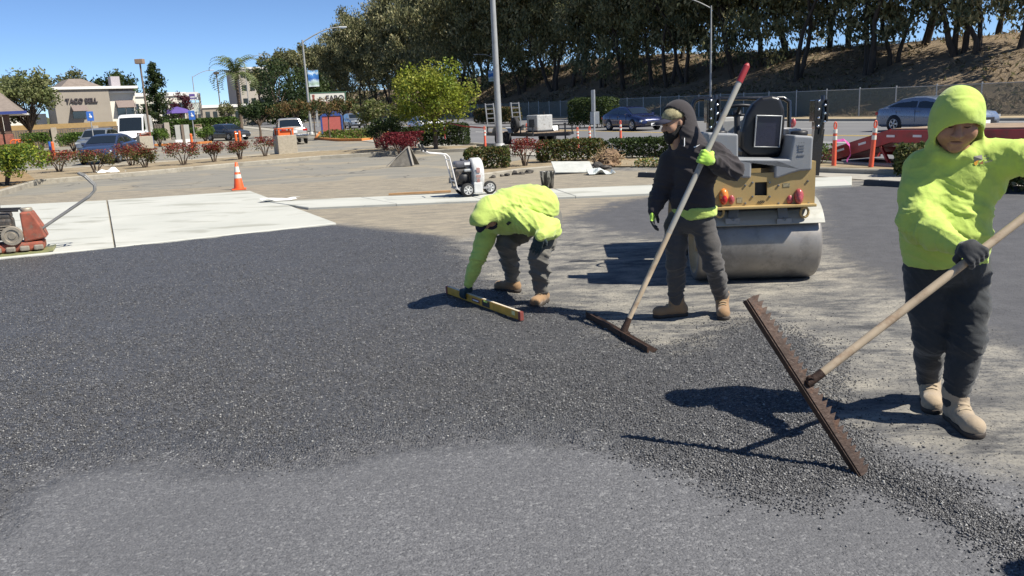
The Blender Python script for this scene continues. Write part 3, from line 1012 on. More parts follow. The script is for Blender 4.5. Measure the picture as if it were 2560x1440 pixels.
def small_tree(label, base, H, crown_r, crown_z, pal, leaf=0.12, n=5000, seed=1, name='tree', trunk_r=0.07, squash=0.75, group=None, fork=0.35, lobes=26, droop=0.25):
    r = np.random.default_rng(seed)
    root = thing(name, label, 'tree', base, 0, group)
    mb = MB(); cl = []
    zf = H * fork
    mb.tube([(0, 0, -0.1), (0.03 * H * r.normal() * .4, 0, zf * 0.5), (0, 0.02 * H * r.normal() * .4, zf)], [trunk_r * 1.25, trunk_r, trunk_r * 0.85], 9)
    for i in range(lobes):
        a = r.random() * 6.283; f = math.sqrt(r.random()); z = crown_z + (r.random() * 2 - 1) * crown_r * squash * math.sqrt(max(0.05, 1 - f * f)) 
        e = np.array([crown_r * 0.85 * f * math.cos(a), crown_r * 0.85 * f * math.sin(a), z])
        m_ = np.array([e[0] * 0.4, e[1] * 0.4, zf + (e[2] - zf) * 0.5])
        mb.tube([(0, 0, zf * 0.96), m_, e], [trunk_r * 0.5, trunk_r * 0.3, 0.008], 5, cap=False)
        cl.append(e)
    mb.build('trunk', M_TWIG, root)
    CC = np.array(cl); RR = crown_r * (0.2 + 0.2 * r.random(lobes))
    i = r.integers(0, lobes, n)
    d = r.normal(size=(n, 3)); d /= np.linalg.norm(d, axis=1)[:, None]
    C = CC[i] + d * (RR[i] * r.random(n) ** 0.5)[:, None]
    tone = r.random(lobes)[i]
    pal = np.asarray(pal)
    def colf(c, rr):
        return pal[np.clip((tone * len(pal) + rr.normal(size=len(c)) * 0.8).astype(int), 0, len(pal) - 1)]
    leaves_mesh('crown', C, leaf, leaf * 0.6, pal, M_LEAF, root, droop, r, 0.28, colf)
    return root
# ================================================================== VEHICLES
M_TYRE = mat('tyre_rubber', (0.018, 0.018, 0.019), 0.8, var=0.25, scale=14)
M_RIM = mat('alloy_rim', (0.55, 0.56, 0.58), 0.3, metal=0.9, var=0.06)
M_DARKRIM = mat('dark_rim', (0.10, 0.10, 0.11), 0.35, metal=0.8, var=0.1)
M_BLACK = mat('black_plastic', (0.018, 0.018, 0.02), 0.5, var=0.2, scale=9)
M_CHROME = mat('chrome', (0.75, 0.76, 0.78), 0.15, metal=1.0, var=0.03)
M_PLATE = mat('number_plate', (0.75, 0.75, 0.74), 0.5, var=0.04)
M_REDLIGHT = mat('red_lens', (0.45, 0.015, 0.015), 0.15, var=0.1, coat=0.6)
M_WHITEPAINT = mat('white_paint', (0.78, 0.78, 0.76), 0.35, var=0.03, coat=0.4)
def lens_mat():
    m, nt, bs = new_mat('head_lamp_lens')
    bs.inputs['Base Color'].default_value = (0.75, 0.78, 0.8, 1); bs.inputs['Roughness'].default_value = 0.08
    bs.inputs['Metallic'].default_value = 0.6
    return m
M_LENS = lens_mat()
def glass_mat(name, col, rough=0.04):
    m, nt, bs = new_mat(name)
    bs.inputs['Base Color'].default_value = (*col, 1); bs.inputs['Roughness'].default_value = rough
    bs.inputs['Specular IOR Level'].default_value = 0.9
    bs.inputs['Coat Weight'].default_value = 0.5; bs.inputs['Coat Roughness'].default_value = 0.02
    return m
M_CARGLASS = glass_mat('car_glass', (0.012, 0.016, 0.018))
def paint(name, col, rough=0.3, metal=0.4):
    return mat(name, col, rough, metal=metal, var=0.05, scale=2.5, coat=0.8, spec=0.5)

def wheel(parent, c, r, w, side, rimm, spokes=5):
    """wheel about the Y axis at c; side=+1/-1 outer face"""
    t = MB()
    t.lathe([(r * 0.62, -w / 2), (r * 0.9, -w / 2), (r * 0.985, -w * 0.38), (r, -w * 0.2), (r, w * 0.2), (r * 0.985, w * 0.38), (r * 0.9, w / 2), (r * 0.62, w / 2), (r * 0.62, -w / 2)], c, 'Y', 24)
    wh = bpy.data.objects.new('wheel', None); link(wh, parent)
    t.build('tyre', M_TYRE, wh)
    q = MB(); y0 = c[1] + side * w * 0.34
    q.lathe([(0.001, side * w * 0.22), (r * 0.62, side * w * 0.22), (r * 0.66, side * w * 0.52), (r * 0.60, side * w * 0.53), (r * 0.58, side * w * 0.25)], c, 'Y', 24)
    for k in range(spokes):
        a = 6.283 * k / spokes
        for da in (-0.13, 0.13):
            q.beam((c[0], y0 + side * w * 0.12, c[2]), (c[0] + r * 0.6 * math.cos(a + da), y0 + side * w * 0.1, c[2] + r * 0.6 * math.sin(a + da)), w * 0.1, r * 0.1)
    q.lathe([(0.001, side * w * 0.55), (r * 0.14, side * w * 0.53), (r * 0.15, side * w * 0.3)], c, 'Y', 12)
    q.build('rim', rimm, wh)
    return wh

def loft(secs):
    """secs: list of rings with the same number of points -> verts, faces (closed ends)"""
    n = len(secs[0]); vs = [p for s in secs for p in s]; fs = []
    for i in range(len(secs) - 1):
        for k in range(n):
            fs.append((i * n + k, i * n + (k + 1) % n, (i + 1) * n + (k + 1) % n, (i + 1) * n + k))
    fs.append(tuple(range(n))[::-1]); fs.append(tuple(range((len(secs) - 1) * n, len(secs) * n)))
    return vs, fs

def car(label, loc, heading, paintm, kind='sedan', cat='car', rimm=None, group=None, scale=1.0, name='parked_car'):
    """heading: direction of travel (angle from +X). Local x forward, y left."""
    rimm = rimm or M_RIM
    P = dict(
        sedan=dict(L=4.75, W=1.82, wb=2.75, fo=0.92, r=0.33, low=0.20,
                   top=[(-2.375, .80), (-2.30, .98), (-1.75, 1.04), (-1.2, 1.03), (0.0, .97), (1.0, .93), (1.5, .86), (2.15, .74), (2.33, .62), (2.375, .50)],
                   cab=[(-1.95, 1.03), (-1.15, 1.37), (-0.55, 1.44), (0.05, 1.43), (0.45, 1.36), (1.28, .94)], bp=-0.25),
        suv=dict(L=4.55, W=1.86, wb=2.67, fo=0.90, r=0.36, low=0.24,
                 top=[(-2.275, .95), (-2.22, 1.08), (-1.6, 1.12), (0, 1.08), (1.0, 1.05), (1.6, .98), (2.15, .88), (2.25, .72), (2.275, .55)],
                 cab=[(-2.18, 1.08), (-1.85, 1.58), (-1.0, 1.67), (0.0, 1.66), (0.42, 1.58), (1.15, 1.06)], bp=-0.35),
        van=dict(L=5.6, W=2.05, wb=3.5, fo=0.95, r=0.36, low=0.26,
                 top=[(-2.8, 1.15), (-2.75, 1.2), (-1, 1.22), (0.5, 1.22), (1.45, 1.22), (1.9, 1.16), (2.5, 1.02), (2.72, .85), (2.8, .6)],
                 cab=[(-2.76, 1.2), (-2.66, 2.45), (-1.0, 2.56), (0.6, 2.54), (1.05, 2.40), (1.9, 1.14)], bp=0.55),
        pickup=dict(L=5.3, W=1.86, wb=3.2, fo=0.9, r=0.37, low=0.34,
                    top=[(-2.65, 1.04), (-2.6, 1.08), (-0.9, 1.08), (-0.5, 1.09), (0.6, 1.08), (1.3, 1.05), (2.2, 1.0), (2.6, .9), (2.65, .6)],
                    cab=[(-0.72, 1.06), (-0.45, 1.66), (-0.1, 1.74), (0.45, 1.72), (0.7, 1.64), (1.35, 1.04)], bp=0.2))[kind]
    root = thing(name, label, cat, loc, heading, group)
    root.scale = (scale,) * 3
    W, L, low = P['W'] / 2, P['L'], P['low']
    ax_f = L / 2 - P['fo']; ax_r = ax_f - P['wb']
    tx = [t[0] for t in P['top']]; tz = [t[1] for t in P['top']]
    secs = []
    xs = sorted(set(list(np.linspace(-L / 2, L / 2, 25)) + tx))
    for x in xs:
        zt = float(np.interp(x, tx, tz))
        e = abs(x) / (L / 2)
        w = W * (1 - 0.16 * max(0, (e - 0.80) / 0.2) ** 2)
        lo = low + 0.10 * max(0, (e - 0.86) / 0.14)
        zc = zt + 0.035
        ring = [(x, -w * 0.93, lo), (x, -w * 0.985, lo + 0.12), (x, -w, lo + 0.55 * (zt - lo)), (x, -w * 0.975, zt - 0.09), (x, -w * 0.90, zt), (x, -w * 0.45, zc), (x, 0, zc + 0.006),
                (x, w * 0.45, zc), (x, w * 0.90, zt), (x, w * 0.975, zt - 0.09), (x, w, lo + 0.55 * (zt - lo)), (x, w * 0.985, lo + 0.12), (x, w * 0.93, lo)]
        secs.append(ring)
    b = MB(); v, f = loft(secs); b.add(v, f, True)
    body = b.build('body', paintm, root)
    # cabin
    cab = P['cab']; secs = []
    zb = [float(np.interp(x, tx, tz)) for x, _ in cab]
    hw_b = W * 0.90; hw_t = W * (0.70 if kind in ('sedan',) else 0.76 if kind != 'van' else 0.88)
    def cabw(z, zbelt, ztop_max):
        t = min(1, max(0, (z - zbelt) / max(0.05, ztop_max - zbelt)))
        return hw_b + (hw_t - hw_b) * t
    ztm = max(z for _, z in cab)
    for (x, z), zbelt in zip(cab, zb):
        zz = max(z, zbelt + 0.004)
        w = cabw(zz, zbelt, ztm)
        secs.append([(x, -hw_b, zbelt - 0.06), (x, -w, zz - 0.03 * (zz > zbelt + .1)), (x, -w * 0.86, zz + 0.012), (x, 0, zz + 0.03), (x, w * 0.86, zz + 0.012), (x, w, zz - 0.03 * (zz > zbelt + .1)), (x, hw_b, zbelt - 0.06)])
    c = MB(); v, f = loft(secs); c.add(v, f, False)
    cb = c.build('cabin', paintm, root)
    # glass panes, each a few mm proud of the cabin
    def pt(i, side, t, up):
        """point on the cabin side: i station (float), up 0 belt..1 roof"""
        i0 = int(min(len(cab) - 2, max(0, math.floor(i)))); fr = i - i0
        x = cab[i0][0] + (cab[i0 + 1][0] - cab[i0][0]) * fr
        z1 = cab[i0][1] + (cab[i0 + 1][1] - cab[i0][1]) * fr
        z0 = zb[i0] + (zb[i0 + 1] - zb[i0]) * fr
        w1 = cabw(z1, z0, ztm)
        w = hw_b + (w1 - hw_b) * up
        return (x, side * (w + 0.008), z0 - 0.02 + (z1 - 0.05 - z0) * up)
    def ix(x):
        for k in range(len(cab) - 1):
            if cab[k][0] <= x <= cab[k + 1][0]:
                return k + (x - cab[k][0]) / (cab[k + 1][0] - cab[k][0])
        return 0
    bp = P['bp']
    def side_pane(x0, x1, side):
        g = MB(); N = 6; lo_ = []; hi_ = []
        for k in range(N + 1):
            i = ix(x0 + (x1 - x0) * k / N)
            lo_.append(pt(i, side, 0, 0.10)); hi_.append(pt(i, side, 0, 0.93))
        for k in range(N):
            g.quad(lo_[k], lo_[k + 1], hi_[k + 1], hi_[k])
        return g.build('window', M_CARGLASS, cb)
    xr, xf = cab[0][0], cab[-1][0]
    for side in (-1, 1):
        if kind == 'van':
            side_pane(0.75, xf - 0.28, side)
        else:
            side_pane(bp + 0.04, xf - 0.22, side)
            side_pane((xr + 0.30) if kind != 'pickup' else (xr + 0.14), bp - 0.04, side)
    def end_pane(k0, k1, nm):
        (x0, z0), (x1, z1) = cab[k0], cab[k1]
        za, zb_ = max(z0, zb[k0]), max(z1, zb[k1])
        nx, nz = -(zb_ - za), (x1 - x0)
        if nz < 0: nx, nz = -nx, -nz
        l = math.hypot(nx, nz); nx, nz = nx / l * 0.012, nz / l * 0.012
        g = MB()
        def q(t, s):
            x = x0 + (x1 - x0) * t; z = za + (zb_ - za) * t
            wz = cabw(z, zb[k0] if z0 < z1 else zb[k1], ztm) * 0.90
            row = []
            for j in range(7):
                yy = -wz + 2 * wz * j / 6
                row.append((x + nx, yy, z + nz + 0.022 * (1 - (yy / wz) ** 2) + 0.012))
            return row
        r0, r1 = q(0.10, 0), q(0.93, 0)
        for j in range(6): g.quad(r0[j], r0[j + 1], r1[j + 1], r1[j])
        return g.build(nm, M_CARGLASS, cb)
    end_pane(len(cab) - 2, len(cab) - 1, 'windshield')
    if kind != 'van': end_pane(0, 1, 'rear_window')
    # wheel arches and wheels
    for x in (ax_f, ax_r):
        for side in (-1, 1):
            a = MB(); y = side * (W * 0.997)
            a.lathe([(0.001, side * 0.006), (P['r'] * 1.16, side * 0.006), (P['r'] * 1.2, -side * 0.05)], (x, y, P['r'] * 1.02), 'Y', 22)
            a.build('wheel_arch', M_BLACK, root)
            wheel(root, (x, side * (W - 0.075), P['r']), P['r'], 0.2, side, rimm)
    zf = float(np.interp(L / 2 - 0.15, tx, tz))
    for side in (-1, 1):
        h = MB(); h.prism([(side * W * 0.55, zf - 0.10), (side * W * 0.90, zf - 0.06), (side * W * 0.93, zf - 0.17), (side * W * 0.60, zf - 0.20)], L / 2 - 0.30, L / 2 - 0.035, 'X')
        h.build('headlight', M_LENS, root)
        t = MB(); zr = float(np.interp(-L / 2 + 0.05, tx, tz))
        t.box((-L / 2 + 0.06, side * W * 0.76, zr - 0.14), (0.14, W * 0.32, 0.14), bevel=0.02); t.build('tail_light', M_REDLIGHT, root)
        m_ = MB(); xm = cab[-1][0] - 0.38; zm = zb[-1] + 0.10
        m_.box((xm, side * (W * 0.90 + 0.13), zm), (0.10, 0.17, 0.12), bevel=0.03); m_.box((xm, side * W * 0.93, zm - 0.05), (0.05, 0.1, 0.03)); m_.build('wing_mirror', paintm, root)
        for xx in ((bp + 0.12, bp - 0.85) if kind != 'van' else (0.9,)):
            hd = MB(); hd.box((xx, side * (W * 0.985 + 0.008), zb[2] - 0.14), (0.2, 0.025, 0.03), bevel=0.008)
            hd.build('door_handle', paintm if kind != 'pickup' else M_BLACK, root)
        for xx in ((bp + 1.0, bp, bp - 0.95) if kind == 'sedan' else (bp + 0.95, bp)):
            sl = MB(); sl.box((xx, side * W * 0.990, zb[2] - 0.34), (0.010, 0.022, 0.48))
            sl.build('door_seam', M_BLACK, root)
    g = MB(); g.box((L / 2 - 0.02, 0, zf - 0.24), (0.08, W * 0.95, 0.17), bevel=0.03); g.box((L / 2 - 0.02, 0, low + 0.14), (0.07, W * 1.25, 0.10), bevel=0.02); g.build('grille', M_BLACK, root)
    pl = MB(); pl.box((L / 2 + 0.03, 0, zf - 0.34), (0.02, 0.32, 0.15)); pl.build('number_plate', M_PLATE, root)
    pr = MB(); pr.box((-L / 2 - 0.015, 0, float(np.interp(-L / 2 + 0.02, tx, tz)) - 0.22), (0.03, 0.34, 0.16)); pr.build('number_plate', M_PLATE, root)
    if kind == 'pickup':
        k = MB()
        k.box((-1.62, 0, 1.125), (1.86, W * 1.55, 0.012)); k.build('bed_floor', M_BLACK, root)
        bu = MB(); bu.box((-L / 2 - 0.06, 0, 0.55), (0.14, W * 1.9, 0.17), bevel=0.03); bu.build('bumper', M_CHROME, root)
        rl = MB()
        for side in (-1, 1): rl.box((-1.65, side * W * 0.86, 1.12), (1.95, 0.10, 0.07), bevel=0.02)
        rl.box((-2.58, 0, 1.12), (0.08, W * 1.75, 0.07), bevel=0.02); rl.build('bed_rail', paintm, root)
    return root

P_BLUE = paint('blue_paint', (0.045, 0.065, 0.13)); P_NAVY = paint('navy_paint', (0.015, 0.022, 0.075), 0.25)
P_GREYBLUE = paint('grey_blue_paint', (0.20, 0.24, 0.31)); P_SILVER = paint('silver_paint', (0.42, 0.42, 0.40)); P_DARK = paint('dark_grey_paint', (0.05, 0.055, 0.065))
P_GREY = paint('grey_paint', (0.22, 0.24, 0.26)); P_WHITE = paint('white_car_paint', (0.75, 0.75, 0.74), 0.35, 0.0); P_TAN = paint('pale_silver_paint', (0.40, 0.38, 0.34))
RA = math.atan2(-RU[1], -RU[0])          # travelling towards the viewer along the street
D = math.radians
car('dark blue sedan parked head-on behind the red-tipped shrubs', GT(278, 404), D(-82), P_BLUE, 'sedan', scale=1.0)
car('pale grey sedan parked between the blue sedan and the white van', GX(252, 57), D(-80), P_GREY, 'suv')
car('white high-roofed delivery van parked beside the wooden fence', GX(344, 66), D(-76), P_WHITE, 'van', 'van', name='delivery_van')
car('dark grey hatchback parked against the green hedge under the palm', GX(570, 72), D(-36), P_DARK, 'sedan', scale=0.97)
car('silver pickup truck seen from its tailgate beside the orange-kerbed island', GX(727, 58), D(112), P_TAN, 'pickup', 'pickup', M_DARKRIM, name='pickup_truck')
car('grey crossover driving along the street past the red sign board', GX(887, 94), RA, P_GREY, 'suv', name='car')
car('white sedan on the street half hidden by the yellow-green tree', GX(1068, 62), RA, P_WHITE, 'sedan', name='car')
car('navy blue sedan driving on the street by the clipped box hedge', GT(1580, 325), RA, P_NAVY, 'sedan', name='car', scale=1.04)
car('grey-blue sedan driving on the street behind the red flatbed trailer', GX(2335, 35.2), RA, P_GREYBLUE, 'sedan', name='car', scale=1.02)

# ---- utility trailer by the kerb
M_STEEL = mat('dull_steel', (0.20, 0.205, 0.21), 0.5, metal=0.6, var=0.15, dirt=(0.10, 0.07, 0.05), dirt_amt=0.4)
M_GALV = mat('galvanised', (0.42, 0.43, 0.43), 0.5, metal=0.5, var=0.1)
M_DECK = mat('deck_wood', (0.30, 0.22, 0.15), 0.85, var=0.25, scale=3)
M_DARKSTEEL = mat('black_steel', (0.025, 0.025, 0.028), 0.45, metal=0.3, var=0.2)
M_GENSET = mat('machine_grey', (0.45, 0.45, 0.43), 0.5, var=0.1, dirt=(0.16, 0.13, 0.1), dirt_amt=0.6)
def utility_trailer():
    p = un(36.2, 16.6); root = thing('utility_trailer', 'grey tandem-axle utility trailer with raised ramps parked at the kerb', 'trailer', (p[0], p[1], float(base_h(*p))), RA)
    f = MB()
    for s in (-1, 1): f.box((0, s * 1.0, 0.55), (5.6, 0.10, 0.13))
    for x in np.linspace(-2.75, 2.75, 6): f.box((x, 0, 0.55), (0.08, 1.9, 0.10))
    f.beam((2.8, 0.9, 0.55), (4.3, 0, 0.55), 0.09, 0.12); f.beam((2.8, -0.9, 0.55), (4.3, 0, 0.55), 0.09, 0.12)
    for s in (-1, 1):
        f.box((0, s * 1.0, 0.92), (5.6, 0.05, 0.05))
        for x in np.linspace(-2.75, 2.75, 5): f.box((x, s * 1.0, 0.76), (0.05, 0.05, 0.30))
    f.build('frame', M_DARKSTEEL, root)
    for k in range(9):
        d = MB(); d.box((0, -0.88 + 0.22 * k, 0.635), (5.55, 0.205, 0.035)); d.build('plank', M_DECK, root)
    for s in (-1, 1):
        fe = MB(); pr = [(-1.35, 0.66), (-1.2, 0.86), (-0.95, 0.92), (0.35, 0.92), (0.6, 0.86), (0.75, 0.66)]
        fe.prism([(x, z) for x, z in pr] + [(x * 0.97 - 0.01, z - 0.025) for x, z in pr[::-1]], s * 1.06, s * 1.34, 'Y'); fe.build('fender', M_GALV, root)
        for x in (-0.78, 0.18): wheel(root, (x, s * 1.2, 0.36), 0.36, 0.22, s, M_DARKSTEEL, 5)
    for s in (-1, 1):
        r = MB(); y0 = s * 0.72
        for dy in (-0.22, 0.22): r.beam((-2.8, y0 + dy, 0.6), (-3.05, y0 + dy, 2.1), 0.06, 0.05)
        for k in range(7):
            t = k / 6; r.beam((-2.8 - 0.25 * t, y0 - 0.24, 0.65 + 1.4 * t), (-2.8 - 0.25 * t, y0 + 0.24, 0.65 + 1.4 * t), 0.05, 0.05)
        r.build('ramp', M_STEEL, root)
    wheel(root, (1.05, -1.12, 1.02), 0.36, 0.2, -1, M_DARKSTEEL, 5)
    j = MB(); j.tube([(3.7, 0.15, 0.1), (3.7, 0.15, 1.0)], 0.04, 8); j.box((3.7, 0.15, 1.02), (0.1, 0.1, 0.06)); j.build('jack', M_DARKSTEEL, root)
    return root
utility_trailer()
def genset():
    p = un(34.4, 16.4); root = thing('generator', 'grey boxy generator standing on the utility trailer', 'generator', (p[0], p[1], float(base_h(*p)) + 0.655), RA)
    b = MB(); b.box((0, 0, 0.42), (1.15, 0.8, 0.72), bevel=0.05); b.build('housing', M_GENSET, root)
    v = MB()
    for k in range(6): v.box((-0.25 + 0.1 * k, -0.405, 0.42), (0.05, 0.02, 0.34))
    v.build('vent', M_BLACK, root)
    e = MB(); e.tube([(0.3, 0.1, 0.76), (0.3, 0.1, 0.92)], 0.04, 8); e.build('exhaust', M_DARKSTEEL, root)
    s = MB(); s.box((0, 0, 0.03), (1.3, 0.85, 0.06)); s.build('skid', M_DARKSTEEL, root)
genset()

# ---- red flatbed trailer with a sloping tail
M_REDSTEEL = mat('red_steel', (0.34, 0.018, 0.022), 0.4, var=0.18, scale=2, dirt=(0.10, 0.03, 0.025), dirt_amt=0.5, coat=0.2)
def flatbed():
    p = un(16.1, 16.4); root = thing('flatbed_trailer', 'red flatbed equipment trailer with sloping tail parked behind the delineator posts', 'trailer', (p[0], p[1], 0), RA)
    Ld = 9.0                                             # x from 0 (tail) forwards
    prof = [(0.0, 0.18), (2.6, 0.84), (Ld, 0.90)]
    f = MB()
    for s in (-1, 1):
        y0, y1 = s * 1.18, s * 1.27
        f.prism([(0, 0.12), (2.6, 0.86), (Ld, 0.92), (Ld, 0.66), (2.7, 0.60), (0.9, 0.10)], min(y0, y1), max(y0, y1), 'Y')
    for x in (0.2, 0.9, 1.7, 2.6, 3.5, 4.8, 6.2, 7.6, 8.9):
        z = float(np.interp(x, [q[0] for q in prof], [q[1] for q in prof])) - 0.12
        f.box((x, 0, z), (0.09, 2.34, 0.12))
    f.build('frame', M_REDSTEEL, root)
    for k in range(10):
        y = -1.06 + 0.236 * k
        d = MB(); a0, a1, a2 = [(x, z + 0.02) for x, z in prof]
        d.prism([a1, a2, (a2[0], a2[1] + 0.04), (a1[0], a1[1] + 0.04)], y - 0.105, y + 0.105, 'Y'); d.build('plank', M_DECK, root)
    t = MB(); t.prism([(0.0, 0.16), (2.58, 0.86), (2.58, 0.89), (0.0, 0.19)], -1.16, 1.16, 'Y'); t.build('tail_deck', M_REDSTEEL, root)
    for s in (-1, 1):
        for x in (3.6, 4.6):
            wheel(root, (x, s * 1.02, 0.40), 0.40, 0.3, s, M_DARKSTEEL, 5)
        sp = MB(); sp.beam((1.3, s * 1.15, 0.5), (1.05, s * 1.15, 0.04), 0.09, 0.05); sp.box((1.05, s * 1.15, 0.03), (0.25, 0.2, 0.04)); sp.build('stabiliser_leg', M_REDSTEEL, root)
        sp = MB(); sp.beam((2.2, s * 1.15, 0.7), (2.6, s * 1.15, 0.1), 0.07, 0.05); sp.build('stabiliser_leg', M_REDSTEEL, root)
    for k, x in enumerate((0.6, 1.25, 1.9, 2.7, 3.4)):
        r = MB(); z = float(np.interp(x, [q[0] for q in prof], [q[1] for q in prof])) - 0.10
        r.box((x, -1.275, z), (0.22, 0.012, 0.05), rot=(0, -0.26 if x < 2.6 else 0, 0)); r.build('reflector', M_PLATE, root)
    return root
flatbed()
# ================================================================== BACKGROUND
def frame_at(px, Y, delta=0.0):
    p = GX(px, Y)
    az = math.atan2(p[0], p[1])
    return p, -az + math.radians(delta), Y * _fw[1] / 2000.0 * 1.02
def hz(px):                         # horizon row at column px
    return 278 - (px - 1280) * math.tan(ROLL)
def zrow(px, py, Y):                # height above ground of row py at distance Y
    return AY(px, py, Y)[2] - float(TH(*AY(px, py, Y)[:2]))

M_STUCCO = mat('taupe_stucco', (0.30, 0.265, 0.22), 0.9, var=0.06, scale=0.8, bumpst=0.2, bscale=30)
M_CREAM = mat('cream_stucco', (0.66, 0.63, 0.55), 0.9, var=0.05, scale=0.8)
M_LILAC = mat('grey_lilac_stucco', (0.37, 0.34, 0.36), 0.9, var=0.05)
M_TRIM = mat('white_trim', (0.72, 0.71, 0.68), 0.7, var=0.03)
M_ROOFTILE = mat('brown_roof', (0.20, 0.165, 0.14), 0.9, var=0.15, scale=3, bumpst=0.5, bscale=20)
M_AWN = mat('brown_awning', (0.19, 0.15, 0.135), 0.8, var=0.08)
M_PURPLE = mat('purple_canvas', (0.10, 0.065, 0.25), 0.7, var=0.08)
M_GLASSB = glass_mat('window_glass', (0.03, 0.04, 0.045), 0.08)
M_LETTER = mat('dark_lettering', (0.05, 0.04, 0.045), 0.6, var=0.05)

def text_mesh(name, body, size, depth, matx, parent, loc, rot=(math.pi / 2, 0, 0), bold=0.0, width=None, shear=0.0):
    cu = bpy.data.curves.new(name, 'FONT')
    cu.body = body; cu.size = size; cu.extrude = depth / 2; cu.offset = bold; cu.align_x = 'CENTER'; cu.align_y = 'CENTER'; cu.shear = shear
    tmp = bpy.data.objects.new('tmp_text', cu); COL.objects.link(tmp)
    bpy.context.view_layer.update()
    me = bpy.data.meshes.new_from_object(tmp.evaluated_get(bpy.context.evaluated_depsgraph_get()))
    me.name = name
    bpy.data.objects.remove(tmp, do_unlink=True)
    me.materials.clear(); me.materials.append(matx)
    o = bpy.data.objects.new(name, me); link(o, parent)
    o.location = loc; o.rotation_euler = rot
    if width:
        xs = [v.co.x for v in me.vertices]; w = max(xs) - min(xs)
        o.scale = (width / w, 1, 1)
    return o

def restaurant():
    Y = 86; px0 = 225
    p, th, k = frame_at(px0, Y, 12)
    r = thing('restaurant_building', 'taupe and cream fast food restaurant behind the wooden fence', 'building', p, th)
    X = lambda px: (px - px0) * k / math.cos(math.radians(12))
    Z = lambda py, px=px0: zrow(px, py, Y)
    top = Z(222)
    m = MB(); m.box(((X(163) + X(283)) / 2, 2.0, top / 2), (X(283) - X(163), 4.0, top)); m.build('wall', M_STUCCO, r)
    m = MB(); m.box(((X(280) + X(346)) / 2, 3.2, Z(233) / 2), (X(346) - X(280), 5.0, Z(233))); m.build('side_wall', M_CREAM, r)
    m = MB(); m.box(((X(281) + X(346)) / 2, 3.3, (Z(233) + Z(219)) / 2), (X(346) - X(281) - .1, 4.8, Z(219) - Z(233))); m.build('parapet', M_LILAC, r)
    m = MB(); m.box(((X(280) + X(348)) / 2, 3.1, Z(231)), (X(348) - X(280), 5.2, 0.20)); m.build('trim', M_TRIM, r)
    m = MB(); m.box(((X(160) + X(350)) / 2, 2.6, top + 0.13), (X(350) - X(160), 5.6, 0.26)); m.build('cornice', M_TRIM, r)
    m = MB(); m.box((X(80), 6.5, Z(278) / 2), (X(160) - X(5), 5.0, Z(278))); m.build('rear_wing', M_CREAM, r)
    m = MB(); x0, x1, z0, z1 = X(185), X(278), top + 0.26, Z(192)
    m.add([(x0, 1, z0), (x1, 1, z0), (x1, 8, z0), (x0, 8, z0), (x0 + 1.2, 2.6, z1), (x1 - 1.6, 2.6, z1), (x1 - 1.6, 6, z1), (x0 + 1.2, 6, z1)], [(0, 1, 5, 4), (1, 2, 6, 5), (2, 3, 7, 6), (3, 0, 4, 7), (4, 5, 6, 7)])
    rf = m.build('roof', M_ROOFTILE, r)
    m = MB(); m.box((X(327), 5, (Z(213) + Z(184)) / 2), (X(337) - X(316), 1.2, Z(184) - Z(213))); m.build('roof_vent', M_LILAC, rf)
    for (a, b, t, bo, o) in ((196, 229, 262, 277, 1.0), (299, 341, 252, 271, 0.8)):
        yb = -0.02 if a < 280 else 0.68
        m = MB(); za, zb = Z(t), Z(bo)
        m.add([(X(a), yb, za), (X(b), yb, za), (X(b), yb - o, zb), (X(a), yb - o, zb), (X(a), yb, zb), (X(b), yb, zb)], [(0, 1, 2, 3), (0, 3, 4), (1, 5, 2)])
        m.build('awning', M_AWN, r)
    w = MB(); w.box((X(320), 0.66, (Z(272) + Z(292)) / 2), (X(340) - X(301), 0.1, Z(272) - Z(292))); wi = w.build('window', M_GLASSB, r)
    w = MB(); w.box((X(320), 0.62, (Z(272) + Z(292)) / 2), (0.08, 0.1, Z(272) - Z(292))); w.build('mullion', M_TRIM, wi)
    w = MB(); w.box((X(212), -0.03, (Z(277) + Z(296)) / 2), (X(226) - X(198), 0.08, Z(277) - Z(296))); w.build('window', M_GLASSB, r)
    text_mesh('lettering', 'TACO BELL', 0.62, 0.12, M_LETTER, r, (X(221), -0.10, Z(251)), bold=0.02, width=X(256) - X(187))
restaurant()

def shed_corner():
    Y = 64; px0 = 18
    p, th, k = frame_at(px0, Y, -6)
    r = thing('pavilion', 'brown-roofed pavilion with deep white eaves beside the orange bollards', 'building', p, th)
    Z = lambda py: zrow(px0, py, Y)
    X = lambda px: (px - px0) * k
    m = MB(); x1 = X(66); x0 = X(-300); ze = Z(281)
    m.add([(x0, -1.2, ze), (x1, -1.2, ze), (x1, 9, ze), (x0, 9, ze), (x0 - 0, 3.9, ze + 2.6), (x1 - 2.6, 3.9, ze + 2.6)], [(0, 1, 5, 4), (1, 2, 5), (2, 3, 4, 5), (3, 0, 4)])
    m.build('roof', M_ROOFTILE, r)
    m = MB(); m.box(((x0 + x1) / 2, 3.9, ze - 0.09), (x1 - x0 + .1, 10.3, 0.16)); m.build('eaves', M_TRIM, r)
    m = MB(); m.box(((x0 + X(-5)) / 2, 4.2, (ze - 0.17) / 2), (X(-5) - x0, 7.5, ze - 0.17)); m.build('wall', mat('brown_wall', (0.13, 0.07, 0.05), 0.85), r)
    for px in (8, 30):
        m = MB(); m.box((X(px), -0.3, (ze - 0.17) / 2), (0.42, 0.42, ze - 0.17)); c = m.build('post', mat('brown_post', (0.12, 0.07, 0.05), 0.8), r)
        m = MB(); m.box((X(px), -0.3, 0.75), (0.56, 0.56, 1.5), bevel=0.02); m.build('brick_base', mat('brick_red', (0.26, 0.10, 0.07), 0.9, var=0.3, scale=5), c)
    m = MB(); m.box((X(25), -1.25, ze - 0.05), (X(66) - X(-40), 0.05, 0.22)); m.build('fascia', mat('blue_fascia', (0.03, 0.05, 0.2), 0.6), r)
shed_corner()

